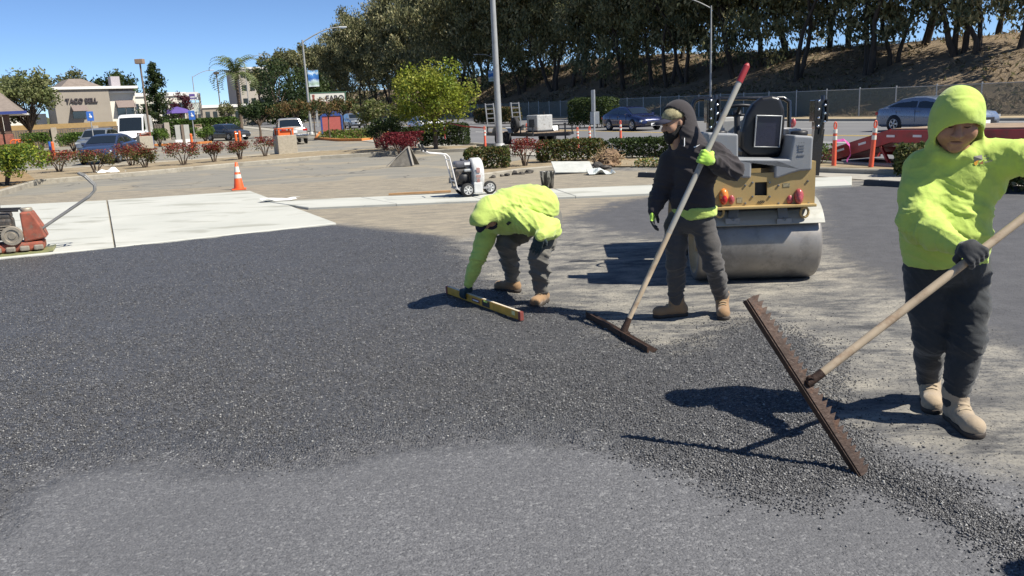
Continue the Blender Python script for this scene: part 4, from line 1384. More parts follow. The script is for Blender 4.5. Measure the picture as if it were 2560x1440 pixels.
# ---- wooden fence between concrete pillars
M_FWOOD = mat('weathered_board', (0.12, 0.10, 0.085), 0.9, var=0.35, scale=2.2)
M_PILLAR = mat('pillar_concrete', (0.34, 0.30, 0.245), 0.9, var=0.1)
M_CAP = mat('ochre_cap', (0.36, 0.24, 0.10), 0.8, var=0.1)
def wood_fence():
    Y = 76; px0 = 165
    p, th, k = frame_at(px0, Y, 4)
    r = thing('wooden_fence', 'weathered dark board fence between pale concrete pillars', 'fence', p, th)
    X = lambda px: (px - px0) * k
    hb = 1.65
    for px in (50, 144, 236, 402):
        m = MB(); m.box((X(px), 0, hb * 0.52), (0.48, 0.48, hb * 1.04 + 0.1), bevel=0.02); m.build('pillar', M_PILLAR, r)
    for a, b in ((20, 45), (56, 138), (150, 230), (242, 300), (372, 397)):
        x0, x1 = X(a), X(b); n = max(3, int((x1 - x0) / 0.2))
        for i in range(n):
            m = MB(); w = (x1 - x0) / n
            m.box((x0 + w * (i + 0.5), 0.015 * (i % 2), 0.75 + 0.015 * ((i * 7) % 3)), (w * 0.86, 0.03, 1.5)); m.build('board', M_FWOOD, r)
        m = MB(); m.box(((x0 + x1) / 2, 0.05, hb - 0.06), (x1 - x0, 0.14, 0.12)); m.build('top_rail', M_FWOOD, r)
    m = MB(); m.box((X(170), 1.6, 1.05), (X(300) - X(60), 0.4, 2.1)); m.build('planter_wall', M_CAP, r)
wood_fence()

# ---- poles and lamps
M_POLE = mat('grey_pole', (0.33, 0.335, 0.33), 0.55, metal=0.2, var=0.1, scale=2, dirt=(0.2, 0.19, 0.17))
M_BROWNPOLE = mat('brown_pole', (0.16, 0.12, 0.09), 0.6, var=0.1)
def street_light(label, base, H, r0, armdir, arm, name='street_lamp', m=M_POLE, banner=None, foot=True):
    o = thing(name, label, 'street lamp', base)
    b = MB(); b.tube([(0, 0, 0), (0, 0, H * 0.5), (0, 0, H)], [r0, r0 * 0.8, r0 * 0.55], 14); b.build('pole', m, o)
    if foot:
        b = MB(); b.lathe([(0.001, 0.3), (r0 * 1.3, 0.28), (r0 * 1.75, 0.05), (r0 * 1.8, -0.05)], (0, 0, 0), 'Z', 14); b.build('base', m, o)
    d = np.array([math.cos(armdir), math.sin(armdir), 0])
    b = MB(); pts = [np.array([0, 0, H - 0.2]) + d * arm * t + np.array([0, 0, 0.9 * math.sin(t * math.pi / 2) * arm / 2.5]) for t in np.linspace(0, 1, 7)]
    b.tube(pts, [r0 * 0.42] * 7, 8); b.build('arm', m, o)
    e = pts[-1] + d * 0.3
    b = MB(); b.box(e, (0.75, 0.3, 0.13), rot=(0, 0, armdir), bevel=0.05); lh = b.build('lamp_head', mat('lamp_grey', (0.55, 0.56, 0.56), 0.4), o)
    b = MB(); b.box(e - np.array([0, 0, 0.075]), (0.5, 0.22, 0.03), rot=(0, 0, armdir)); b.build('lens', M_LENS, lh)
    return o
def banner_mat():
    m, nt, bs = new_mat('printed_banner')
    tc = nt.nodes.new('ShaderNodeTexCoord'); sp = nt.nodes.new('ShaderNodeSeparateXYZ'); nt.links.new(tc.outputs['Generated'], sp.inputs[0])
    f = mth(nt, 'ADD', sp.outputs[2], mth(nt, 'MULTIPLY', mth(nt, 'SUBTRACT', tex_noise(nt, 2.2, 4, 0.6, tc.outputs['Generated']), 0.5), 0.5))
    c = ramp(nt, f, [(0.0, (0.62, 0.72, 0.75)), (0.16, (0.30, 0.42, 0.30)), (0.32, (0.50, 0.62, 0.66)), (0.45, (0.03, 0.13, 0.42)), (0.68, (0.05, 0.22, 0.55)), (0.8, (0.6, 0.72, 0.8)), (0.95, (0.10, 0.32, 0.62))])
    nt.links.new(c, bs.inputs['Base Color']); bs.inputs['Roughness'].default_value = 0.7
    return m
M_BANNER = banner_mat()
def banner(label, pole_p, z0, z1, w, off, az):
    o = thing('street_banner', label, 'banner', (pole_p[0], pole_p[1], pole_p[2] + z0), az)
    b = MB(); N = 6
    vs = []; 
    for i in range(N + 1):
        for j in range(N + 1):
            vs.append((off + w * j / N, 0.03 * math.sin(j * 1.3 + i * 0.7), (z1 - z0) * i / N))
    fs = [(i * (N + 1) + j, i * (N + 1) + j + 1, (i + 1) * (N + 1) + j + 1, (i + 1) * (N + 1) + j) for i in range(N) for j in range(N)]
    b.add(vs, fs, True); b.build('fabric', M_BANNER, o)
    b = MB()
    for z in (0, z1 - z0): b.tube([(0, 0, z), (off + w, 0, z)], 0.02, 6)
    b.build('bracket', M_POLE, o)
pA = GX(779, 76)
street_light('grey street lamp carrying a blue banner beside the painted billboard', pA, zrow(752, 100, 76), 0.13, math.radians(12), 3.4)
banner('blue and white printed banner on the street lamp by the billboard', pA, zrow(770, 217, 76), zrow(770, 176, 76), 0.95, 0.18, math.radians(14))
pB = GT(1250, 374)
street_light('thick tapered grey lamp post standing by the utility trailer', pB, 10.5, 0.155, math.radians(65), 2.5)
pC = GX(1776, 64)
street_light('thin grey street lamp at the foot of the eucalyptus slope', pC, zrow(1776, 14, 64), 0.09, math.radians(175), 2.6)
pB2 = GX(1226, 120)
banner('small blue banner hanging over the street among the trees', (pB2[0], pB2[1], pB2[2]), zrow(1226, 203, 120), zrow(1226, 176, 120), 0.9, 0.0, 0.1)
b_ = thing('street_lamp', 'distant slim street lamp holding the small blue banner under the trees', 'street lamp', (pB2[0] + 0.95, pB2[1], pB2[2]))
m_ = MB(); m_.tube([(0, 0, 0), (0, 0, 8.5)], [0.1, 0.06], 8); m_.build('pole', M_POLE, b_)
m_ = MB(); m_.tube([(0, 0, 8.3), (-1.2, 0, 8.8), (-2.4, 0, 8.9)], 0.04, 6); m_.box((-2.6, 0, 8.88), (0.6, 0.25, 0.1)); m_.build('arm', M_POLE, b_)
pD = GX(497, 150)
street_light('far street lamp rising above the small pylon sign', pD, zrow(490, 190, 150), 0.12, math.radians(20), 3.2, foot=False)
pE = GX(628, 165)
street_light('far street lamp reaching past the palm crown', pE, zrow(628, 150, 165), 0.12, math.radians(10), 3.0, foot=False)
def lot_light():
    p = GX(380, 60); o = thing('parking_lot_lamp', 'slim brown parking lot lamp with a box head beside the white van', 'lamp', p)
    H = zrow(350, 158, 60)
    b = MB(); b.tube([(0, 0, 0), (0, 0, H)], [0.085, 0.06], 10); b.build('pole', M_BROWNPOLE, o)
    b = MB(); b.box((0, 0, 0.45), (0.3, 0.3, 0.9), bevel=0.03); b.build('base', mat('blue_base', (0.05, 0.07, 0.2), 0.7), o)
    b = MB(); b.box((0, 0, H + 0.12), (0.58, 0.42, 0.34), bevel=0.03); b.build('lamp_head', mat('tan_lamp', (0.28, 0.20, 0.14), 0.6), o)
lot_light()
for px, Y, hpx, lab in ((14, 75, 175, 'brown lot lamp behind the leafy pale tree'), (558, 120, 182, 'dark signal mast behind the palm tree')):
    p = GX(px, Y); o = thing('lamp_mast', lab, 'lamp', p)
    H = zrow(px, hpx, Y); b = MB(); b.tube([(0, 0, 0), (0, 0, H)], 0.08, 8); b.build('pole', M_BROWNPOLE, o)
    b = MB(); b.box((0, 0, H), (0.7, 0.4, 0.35), bevel=0.03); b.build('lamp_head', M_BROWNPOLE, o)

# ---- signs
M_SIGNBLUE = mat('blue_sign', (0.03, 0.12, 0.42), 0.5, var=0.04)
def post_sign(label, px, Y, zc, w, h, mface, name='parking_sign', bluebase=False):
    p = GX(px, Y); o = thing(name, label, 'sign', p, -math.atan2(p[0], p[1]))
    b = MB(); b.tube([(0, 0, -0.05), (0, 0, zc + h / 2)], 0.035, 8); b.build('post', M_POLE, o)
    b = MB(); b.box((0, -0.05, zc), (w, 0.02, h), bevel=0.008); f = b.build('panel', mface, o)
    if mface is M_SIGNBLUE:
        s = MB(); s.lathe([(0.02, 0), (w * 0.22, 0), (w * 0.22, 0.006), (w * 0.15, 0.006), (w * 0.15, 0)], (0.02, -0.066, zc - h * 0.08), 'Y', 16); s.box((0, -0.064, zc + h * 0.2), (w * 0.16, 0.006, h * 0.14)); s.box((0, -0.064, zc + h * 0.04), (w * 0.1, 0.006, h * 0.25)); s.build('symbol', M_TRIM, f)
    return o
post_sign('blue accessible parking sign standing behind the blue sedan', 240, 55, zrow(236, 290, 55), 0.42, 0.62, M_SIGNBLUE)
post_sign('blue accessible parking sign standing beside the grey menu boards', 490, 58, zrow(483, 288, 58), 0.42, 0.62, M_SIGNBLUE)
M_GREYBOARD = mat('grey_board', (0.34, 0.34, 0.31), 0.7, var=0.06)
def menu_board():
    p = GX(461, 60); o = thing('menu_board', 'pair of grey boards with white lower panels on a post', 'sign', p, -math.atan2(p[0], p[1]) + 0.3)
    h = zrow(461, 311, 60)
    b = MB(); b.box((0, 0, h / 2), (0.16, 0.2, h)); b.build('post', M_BROWNPOLE, o)
    for s in (-1, 1):
        b = MB(); b.box((s * 0.30, -0.04 * s, h * 0.66), (0.38, 0.06, h * 0.66)); pn = b.build('board', M_GREYBOARD, o)
        b = MB(); b.box((s * 0.36, -0.10, h * 0.18), (0.5, 0.05, h * 0.34)); b.build('lower_panel', M_TRIM, o)
menu_board()
def pylon():
    p = GX(492, 108); o = thing('pylon_sign', 'small pylon sign with white panels behind the purple umbrella', 'sign', p, -math.atan2(p[0], p[1]))
    h = zrow(488, 233, 108); w = 36 * 108 / 2000
    for s in (-1, 1):
        b = MB(); b.box((s * w * 0.46, 0, h / 2), (0.28, 0.4, h)); b.build('post', M_PILLAR, o)
    b = MB(); b.box((0, 0, h * 0.93), (w * 0.8, 0.3, h * 0.20)); pn = b.build('panel', M_TRIM, o)
    b = MB(); b.box((0, -0.16, h * 0.955), (w * 0.35, 0.02, h * 0.06)); b.box((0, -0.16, h * 0.88), (w * 0.55, 0.02, h * 0.03)); b.build('emblem', M_PURPLE, pn)
    b = MB(); b.box((0, 0, h * 0.62), (w * 0.8, 0.3, h * 0.3)); b.build('panel', mat('pale_panel', (0.6, 0.62, 0.55), 0.6), o)
pylon()
def billboard():
    Y = 112; px0 = 826; p, th, k = frame_at(px0, Y, 6)
    o = thing('billboard', 'painted restaurant billboard with dark lettering under the eucalyptus trees', 'sign', p, th)
    X = lambda px: (px - px0) * k
    z0, z1 = zrow(px0, 268, Y), zrow(px0, 231, Y); w = X(868) - X(783)
    m, nt, bs = new_mat('billboard_print')
    tc = nt.nodes.new('ShaderNodeTexCoord'); sp = nt.nodes.new('ShaderNodeSeparateXYZ'); nt.links.new(tc.outputs['Generated'], sp.inputs[0])
    f = mth(nt, 'ADD', sp.outputs[2], mth(nt, 'MULTIPLY', sp.outputs[0], 0.42))
    c = ramp(nt, f, [(0.0, (0.46, 0.27, 0.22)), (0.58, (0.52, 0.31, 0.25)), (0.60, (0.60, 0.58, 0.50)), (1.0, (0.66, 0.64, 0.56))])
    nt.links.new(c, bs.inputs['Base Color']); bs.inputs['Roughness'].default_value = 0.7
    b = MB(); b.box((0, 0, (z0 + z1) / 2), (w, 0.2, z1 - z0)); pn = b.build('panel', m, o)
    fr = MB(); mg = mat('green_frame', (0.05, 0.12, 0.07), 0.6)
    for z in (z0, z1): fr.box((0, 0, z), (w + 0.3, 0.28, 0.14))
    for s in (-1, 1): fr.box((s * w / 2, 0, (z0 + z1) / 2), (0.14, 0.27, z1 - z0))
    fr.build('frame', mg, o)
    text_mesh('lettering', 'EL', 0.45, 0.03, M_LETTER, pn, (-w * 0.20, -0.13, z0 + (z1 - z0) * 0.64))
    text_mesh('lettering', 'FARO', 1.0, 0.03, M_LETTER, pn, (w * 0.2, -0.13, z0 + (z1 - z0) * 0.60), bold=0.02, width=w * 0.5)
    lt = MB(); mr = mat('rust_red', (0.25, 0.07, 0.05), 0.7)
    lt.prism([(-w * 0.44, z0 + 0.1), (-w * 0.36, z0 + 0.1), (-w * 0.375, z1 - 0.5), (-w * 0.425, z1 - 0.5)], -0.14, -0.11, 'Y'); lt.box((-w * 0.40, -0.125, z1 - 0.35), (w * 0.07, 0.03, 0.25)); lt.build('lighthouse_emblem', mr, pn)
    for s in (-1, 1):
        b = MB(); b.box((s * w * 0.35, 0.15, z0 / 2), (0.25, 0.25, z0)); b.build('post', M_POLE, o)
billboard()
def red_board():
    Y = 74; p, th, k = frame_at(832, Y, 5)
    o = thing('sign_board', 'plain red board in a blue frame standing on the planted island', 'sign', p, th)
    h = zrow(832, 290, Y); w = 46 * k
    b = MB(); b.box((0, 0, h / 2 + 0.1), (w, 0.2, h - 0.2)); b.build('panel', mat('red_board', (0.42, 0.10, 0.085), 0.7, var=0.08), o)
    f = MB(); mb_ = mat('blue_frame', (0.03, 0.07, 0.25), 0.5)
    for s in (-1, 1): f.box((s * (w / 2 + 0.06), 0, h / 2), (0.14, 0.3, h))
    f.prism([(-w / 2 - 0.13, h), (w / 2 + 0.13, h), (w / 2 - .3, h + 0.35), (0, h + 0.5), (-w / 2 + .3, h + 0.35)], -0.15, 0.15, 'Y'); f.build('frame', mb_, o)
red_board()
def road_sign():
    p = GT(1487, 352); p = GX(1487, 33); o = thing('road_sign', 'back of a grey road sign on a post behind the hedge', 'sign', p, -math.atan2(p[0], p[1]))
    h = zrow(1480, 226, 33)
    b = MB(); b.tube([(0, 0, -0.05), (0, 0, h)], 0.035, 8); b.build('post', M_GALV, o)
    b = MB(); b.box((0.03, 0.05, zrow(1487, 295, 33)), (0.36, 0.02, 0.50), bevel=0.008); b.build('panel', M_GALV, o)
    b = MB(); b.box((-0.02, 0.05, zrow(1482, 252, 33)), (0.06, 0.45, 0.85), rot=(0, 0, 0.25), bevel=0.008); b.build('panel', M_GALV, o)
road_sign()
def umbrella():
    p = GX(452, 92); o = thing('patio_umbrella', 'purple patio umbrella above the green hedge', 'umbrella', p)
    zt, zb, w = zrow(452, 266, 92), zrow(452, 283, 92), 40 * 92 / 2000
    b = MB(); b.lathe([(0.02, zt), (w * 0.55, (zt + zb) / 2 + 0.08), (w, zb)], (0, 0, 0), 'Z', 8, False); b.build('canopy', M_PURPLE, o)
    b = MB(); b.tube([(0, 0, 0), (0, 0, zt)], 0.03, 6); b.build('pole', M_POLE, o)
umbrella()

# ---- litter bins, bollards, posts
M_BINC = mat('aggregate_concrete', (0.36, 0.32, 0.25), 0.9, var=0.15, scale=12, bumpst=0.4, bscale=60)
M_ORANGE = mat('safety_orange', (0.68, 0.13, 0.025), 0.55, var=0.06)
def bin_(label, px, py, w, h, topm, toph):
    p = GT(px, py); o = thing('litter_bin', label, 'bin', p, -math.atan2(p[0], p[1]) + 0.25)
    b = MB(); b.box((0, 0, h / 2), (w, w, h), bevel=0.03); b.build('body', M_BINC, o)
    t = MB()
    t.box((0, 0, h + toph), (w * 0.85, w * 0.85, 0.06), bevel=0.02)
    for sx in (-1, 1):
        for sy in (-1, 1): t.box((sx * w * 0.36, sy * w * 0.36, h + toph / 2), (0.08, 0.08, toph))
    t.box((0, 0, h + toph * 0.35), (w * 0.6, w * 0.6, toph * 0.7)); t.build('hood', topm, o)
bin_('square concrete litter bin with an orange hood behind the long kerb', 716, 388, 0.95, 1.0, M_ORANGE, 0.32)
bin_('square concrete litter bin beside the blue sedan and the lamp base', 366, 380, 0.85, 1.05, mat('brown_red', (0.25, 0.07, 0.04), 0.7), 0.2)
bin_('tan concrete litter bin by the green shrubs and hedge', 497, 346, 0.8, 1.1, mat('tan_hood', (0.3, 0.22, 0.15), 0.8), 0.25)
def bollard(label, px, Y, h, m=M_ORANGE, r=0.09):
    p = GX(px, Y); o = thing('bollard', label, 'bollard', p, 0, 'orange bollards in the parking lot')
    b = MB(); b.tube([(0, 0, -0.05), (0, 0, h - r)], r, 12); b.lathe([(r, h - r), (r * 0.8, h - r * 0.4), (0.002, h)], (0, 0, 0), 'Z', 12); b.build('tube', m, o)
    b = MB(); b.lathe([(r * 1.6, 0.0), (r * 1.6, 0.03), (r, 0.04)], (0, 0, 0), 'Z', 12); b.build('base_plate', m, o)
bollard('orange bollard paired with a blue post left of the blue sedan', 136, 54, 1.0)
bollard('orange bollard between the grey menu boards and the sign post', 481, 59, 1.0)
bollard('orange bollard behind the shrubs near the pickup', 592, 58, 1.05); bollard('orange bollard next to another behind the shrubs near the pickup', 602, 58.5, 1.05)
p = GX(129, 54.2); o = thing('bollard', 'blue post beside the orange bollard left of the blue sedan', 'bollard', p)
b = MB(); b.tube([(0, 0, -0.05), (0, 0, 1.0)], 0.08, 12); b.build('tube', M_SIGNBLUE, o); b = MB(); b.lathe([(0.13, 0), (0.13, 0.03), (0.08, 0.04)], n=12); b.build('base_plate', M_SIGNBLUE, o)
for i, px in enumerate((42, 54, 66, 76)):
    p = GX(px, 63 - i * 0.4); o = thing('guard_rail', 'orange bent-tube guard rail beside the pavilion posts', 'guard rail', p, 0.5, 'orange guard rails by the pavilion')
    b = MB(); b.tube([(-0.3, 0, -0.05), (-0.3, 0, 0.85), (-0.22, 0, 1.0), (-0.1, 0, 1.06), (0.1, 0, 1.06), (0.22, 0, 1.0), (0.3, 0, 0.85), (0.3, 0, -0.05)], 0.05, 8); b.build('tube', M_ORANGE, o)
    b = MB(); b.tube([(-0.3, 0, 0.55), (0.3, 0, 0.55)], 0.03, 6); b.build('cross_bar', M_ORANGE, o)

# ---- chain-link fence along the street
M_LINK = mat('green_wire', (0.115, 0.135, 0.12), 0.6, var=0.1)
def chainlink():
    bay = 3.0; h = 1.85
    p0 = un(-6, 44.3)
    root = thing('chain_link_fence', 'chain-link fence with steel posts along the foot of the slope', 'fence', (p0[0], p0[1], float(base_h(*p0))))
    vs = []; fs = []
    def strip(a, b, w):
        a = np.array(a); b = np.array(b); d = (b - a) / np.linalg.norm(b - a); q = np.array([-d[2], 0, d[0]]) * w / 2
        i = len(vs); vs.extend([a - q, a + q, b + q, b - q]); fs.append((i, i + 1, i + 2, i + 3))
    s = 0.085
    for k in range(int(-h / s), int(bay / s) + 1):
        x0 = k * s
        for sg in (1, -1):
            a = [x0, 0.004 * sg, 0.04]; b = [x0 + h - 0.04, 0.004 * sg, h]
            if a[0] < 0: a = [0, a[1], 0.04 - x0]
            if b[0] > bay: b = [bay, b[1], h - (b[0] - bay)]
            if a[2] >= h or b[2] <= 0.04: continue
            if sg < 0: a[0], b[0] = bay - a[0], bay - b[0]
            strip(a, b, 0.027)
    me = mesh_obj('wire_mesh', vs, fs, M_LINK).data
    bpy.data.objects.remove(bpy.data.objects['wire_mesh'], do_unlink=True)
    pm = MB(); pm.tube([(0, 0, -0.1), (0, 0, h + 0.12)], 0.045, 8); po = pm.build('post', M_GALV, root); pme = po.data; bpy.data.objects.remove(po, do_unlink=True)
    rm = MB(); rm.tube([(0, 0, h), (bay, 0, h)], 0.025, 6, False); ro = rm.build('top_rail', M_GALV, root); rme = ro.data; bpy.data.objects.remove(ro, do_unlink=True)
    ang = math.atan2(RU[1], RU[0])
    for k in range(58):
        q = un(-6 + bay * k, 44.3); z = float(base_h(*q))
        q2 = un(-6 + bay * (k + 1), 44.3); sl = math.atan2(float(base_h(*q2)) - z, bay)
        for nm, d in (('wire_mesh', me), ('post', pme), ('top_rail', rme)):
            if nm == 'top_rail' and k > 30: continue
            o = bpy.data.objects.new(nm, d); link(o, root)
            o.location = (q[0] - p0[0], q[1] - p0[1], z - root.location.z + 0.06); o.rotation_euler = (0, -sl if nm != 'post' else 0, ang)
chainlink()

# ---- grey block far behind the palm, and low roofs along the horizon
def far_block(label, px0, px1, pytop, Y, m, rows, cols, name='office_block', depth=14):
    p, th, k = frame_at((px0 + px1) / 2, Y, 14)
    o = thing(name, label, 'building', p, th)
    w = (px1 - px0) * k; h = zrow((px0 + px1) / 2, pytop, Y)
    b = MB(); b.box((0, depth / 2, h / 2), (w, depth, h)); b.build('wall', m, o)
    b = MB(); b.box((0, depth / 2, h + 0.25), (w + 0.4, depth + 0.4, 0.5)); b.build('roof', M_TRIM, o)
    for i in range(rows):
        for j in range(cols):
            q = MB(); q.box((-w / 2 + w * (j + 0.5) / cols, -0.03, h * (i + 0.6) / rows), (w / cols * 0.55, 0.1, h / rows * 0.42)); q.build('window', M_GLASSB, o)
    return o
far_block('pale multi-storey block showing behind the palm tree', 612, 690, 172, 210, mat('pale_block', (0.42, 0.38, 0.33), 0.9, var=0.05), 4, 4)
far_block('low white shop building behind the dark conifer', 345, 470, 240, 118, M_CREAM, 1, 6, 'shop_building')
far_block('long low beige shop roofline beyond the umbrella and hedge', 500, 640, 268, 150, M_STUCCO, 1, 8, 'shop_building')
far_block('white low building glimpsed at the edge behind the leafy tree', -120, 40, 222, 105, M_CREAM, 1, 4, 'shop_building')
# ================================================================== PLANTERS, HEDGES, SHRUBS
def soil_patch(pts, z, m=M_SOIL, name='planter_bed'):
    p = [np.asarray(q)[:2] for q in pts]
    vs = [(q[0], q[1], float(base_h(q[0], q[1])) + z) for q in p]
    return struct(mesh_obj(name, vs, [tuple(range(len(vs)))], m))
# long kerbed bed in front of the left car park
KF = [GT(*q) for q in ((94, 459), (350, 438), (600, 414), (800, 397), (1000, 385), (1190, 377))]
KB = [GT(*q) for q in ((60, 432), (330, 415), (600, 396), (800, 382), (1000, 374), (1190, 368))]
kerb([GT(-60, 505)] + KF, 0.18, 0.14)
kerb(KB, 0.15, 0.12)
soil_patch(KF + KB[::-1], 0.09)
soil_patch([GT(-60, 505), GT(94, 459), GT(60, 432), GT(-200, 445)], 0.10, mat('weedy_soil', (0.26, 0.17, 0.08), 0.95, var=0.3, scale=3, dirt=(0.12, 0.13, 0.04), dirt_amt=0.6))
# orange kerbed island and far orange kerbs
KO = [GX(790, 64), GX(850, 58), GX(905, 56.5), GX(985, 60), GX(960, 78), GX(800, 80)]
M_OKERB = mat('orange_kerb', (0.55, 0.20, 0.05), 0.7, var=0.12, scale=3)
kerb(KO + [KO[0]], 0.2, 0.16, M_OKERB)
soil_patch(KO, 0.10, mat('ground_cover_soil', (0.12, 0.13, 0.04), 0.9, var=0.4, scale=4))
C = []
for _ in range(4200):
    w = rng.dirichlet(np.ones(6) * 0.7); q = sum(wi * k for wi, k in zip(w, KO))
    C.append((q[0], q[1], float(base_h(q[0], q[1])) + 0.12 + 0.35 * rng.random() ** 1.5))
tag(stuff(leaves_mesh('ground_cover', np.array(C), 0.2, 0.12, YGREEN[2:4] + BRONZE + BGREEN, M_LEAF, None, -0.1)), 'low yellow-green ground cover filling the orange-kerbed island', 'ground cover')
kerb([GX(20, 60), GX(120, 58), GX(200, 57)], 0.2, 0.15, M_OKERB)
kerb([GX(385, 66), GX(450, 66), GX(530, 67)], 0.2, 0.15, M_OKERB)
# right-hand planters by the street
KR = [G(*q) for q in ((1128, 458), (1300, 434), (1480, 418))]
kerb(KR, 0.16, 0.14)
soil_patch([G(1128, 457), G(1300, 433), G(1480, 417), G(1700, 418), G(1700, 395), G(1480, 395), G(1300, 402), G(1150, 425)], 0.02)
kerb([G(2030, 431), G(2230, 438), G(2560, 452), G(2900, 470)], 0.16, 0.12)
soil_patch([G(2030, 430), G(2230, 437), G(2560, 450), G(2900, 468), G(2900, 430), G(2560, 415), G(2230, 412), G(2030, 415)], 0.09)
# dark wheel stops
M_STOP = mat('dark_rubber_stop', (0.035, 0.036, 0.04), 0.7, var=0.2)
for i, (a, b) in enumerate((((2165, 463), (2335, 474)), ((2480, 478), (2720, 494)), ((1600, 442), (1680, 446)))):
    A, B = G(*a), G(*b); o = thing('wheel_stop', ['dark wheel stop at the edge of the paved lot by the small hedge', 'dark wheel stop by the flowering hedge at the lot edge', 'dark wheel stop behind the flowering low plants by the hedge'][i], 'wheel stop', ((A + B) / 2), math.atan2(B[1] - A[1], B[0] - A[0]))
    L = np.linalg.norm(B - A); m = MB(); m.prism([(-0.09, -0.02), (0.09, -0.02), (0.06, 0.11), (-0.06, 0.11)], -L / 2, L / 2, 'X'); m.build('block', M_STOP, o)
    m = MB()
    for s in (-1, 1): m.lathe([(0.02, 0.112), (0.02, 0.118), (0.001, 0.119)], (s * L * 0.3, 0, 0), 'Z', 8)
    m.build('bolt', M_GALV, o)

box_hedge('low clipped hedge standing alone between the blower and the red-leaved shrub', GT(1166, 424), GT(1272, 420), 0.75, 0.62, GREEN + BRONZE[:1], seed=2, dens=520)
shrub('red-leaved photinia with bare stems between two clipped hedges', GT(1312, 416), 0.5, 0.85, GREEN + RED, 0.07, 900, 0.35, 0.5, 4)
box_hedge('leafy clipped hedge with bronze leaves behind the flat pale board', G(1345, 408), G(1508, 400), 0.8, 0.68, GREEN + BRONZE[:2], seed=3, dens=520)
box_hedge('long dark green clipped hedge running on behind the hooded worker', G(1512, 398), G(1860, 388), 0.9, 0.62, DGREEN + GREEN[:1], seed=5, dens=480)
box_hedge('low flowering border plants in front of the long dark hedge', G(1590, 418), G(1690, 418), 0.35, 0.22, BGREEN + [(0.55, 0.5, 0.2), (0.5, 0.28, 0.06), (0.6, 0.58, 0.5)], 'border_plants', 0.05, 500, seed=6, cat='plants')
box_hedge('small pale clipped hedge in front of the red trailer wheels', G(2240, 440), G(2345, 440), 0.6, 0.62, GREEN + OLIVE, seed=7, dens=600)
box_hedge('clipped hedge beyond the yellow-shirted raker at the lot edge', G(2490, 478), G(2760, 486), 0.6, 0.60, GREEN + [(0.35, 0.33, 0.2)], seed=8, dens=600)
shrub('small leafy shrub peeping out behind the roller post', G(2048, 418), 0.32, 0.55, OLIVE + BGREEN, 0.07, 500, 0.1, None, 9)
box_hedge('large clipped box hedge across the street beside the fence', GX(1436, 62), GX(1535, 60), 2.2, 2.15, DGREEN + GREEN[:2], seed=10, leaf=0.13, dens=150)
box_hedge('long low brown-green hedge across the street by the fence', GX(1200, 88), GX(1290, 82), 1.8, 1.6, DGREEN + BRONZE, seed=11, leaf=0.16, dens=120)
# planted mound with the young tree
bt = GT(1090, 378)
small_tree('bright yellow-green young tree with a rounded crown above the dark hedge', bt, 4.2, 2.05, 2.75, YGREEN, 0.14, 9000, 21, trunk_r=0.09, squash=0.72, fork=0.34, lobes=40)
shrub('loose yellow-green willow-like bush beside the young tree', GX(945, 44), 1.15, 2.6, OLIVE + YGREEN[3:4], 0.17, 2600, 0.15, None, 22)
box_hedge('dark green clipped hedge behind the red shrub', GT(1060, 370), GT(1170, 366), 1.2, 1.15, DGREEN, seed=23, leaf=0.09, dens=330)
shrub('dark green juniper bush between the red shrub and the island', GX(965, 39.5), 1.0, 1.6, DGREEN, 0.10, 3200, 0.05, None, 24)
shrub('dark green spreading juniper beside the young tree trunk', GX(1035, 41.5), 0.9, 1.1, DGREEN, 0.10, 2400, 0.05, None, 29)
shrub('dense crimson shrub below the young yellow-green tree', GT(1002, 388), 0.98, 0.98, DRED + RED[:1], 0.085, 4200, 0.05, None, 25)
# red-tipped photinias along the kerb
for i, (px, Y, rx, h, lab) in enumerate(((150, 33.5, .85, .95, 'wide red-tipped photinia on crooked stems before the blue sedan'), (242, 31.6, .72, .95, 'green photinia with few red tips beside the white bag'),
                                        (330, 36, .75, 1.05, 'tall rust-tipped photinia in front of the concrete bin'), (365, 33.6, .62, .85, 'photinia on a short forked stem by the kerb'),
                                        (460, 34.6, .82, 1.0, 'large crimson-topped photinia with a wide crown'), (536, 35.8, .45, .95, 'narrow red-tipped photinia on a thin stem'),
                                        (602, 37, .55, .9, 'sparse photinia right behind the traffic cone'), (664, 39, .62, 1.0, 'thin twiggy photinia next to the orange-hooded bin'))):
    shrub(lab, GX(px, Y), rx, h, GREEN + BRONZE, 0.085, 1300 if i != 7 else 600, 0.4, 0.62 if i not in (1, 3) else 0.9, 40 + i, 'red-tipped shrubs along the kerb', 'photinia_shrub')
shrub('rounded yellow-green shrub at the corner of the lot kerb', GT(14, 470), 1.35, 1.35, YGREEN + BGREEN, 0.11, 5200, 0.02, None, 50)
shrub('bright green rounded shrub in front of the board fence beside the guard rails', GX(104, 62), 1.0, 1.5, BGREEN, 0.15, 1800, 0.02, None, 51)
shrub('bright green wide shrub in front of the board fence behind the blue sedan', GX(186, 61), 1.25, 1.4, BGREEN, 0.15, 2000, 0.02, None, 52)
shrub('bright green shrub between the white van and the menu boards', GX(400, 64), 0.75, 1.35, BGREEN, 0.15, 1500, 0.02, None, 53)
shrub('leafy green shrub in front of the dark hatchback and bin', GX(515, 68), 1.0, 1.25, BGREEN, 0.15, 1500, 0.02, None, 54)
box_hedge('long trimmed green hedge below the purple umbrella', GX(415, 84), GX(600, 86), 1.5, 1.9, BGREEN[:2] + DGREEN[2:], seed=55, leaf=0.2, dens=90)
small_tree('pale leafy tree with a spreading crown by the restaurant wall', GX(84, 70), 7.2, 2.6, 4.7, [(0.14, 0.165, 0.06), (0.18, 0.20, 0.08), (0.11, 0.135, 0.05), (0.22, 0.23, 0.10)], 0.27, 5600, 56, trunk_r=0.13, fork=0.22, lobes=44, squash=0.9)
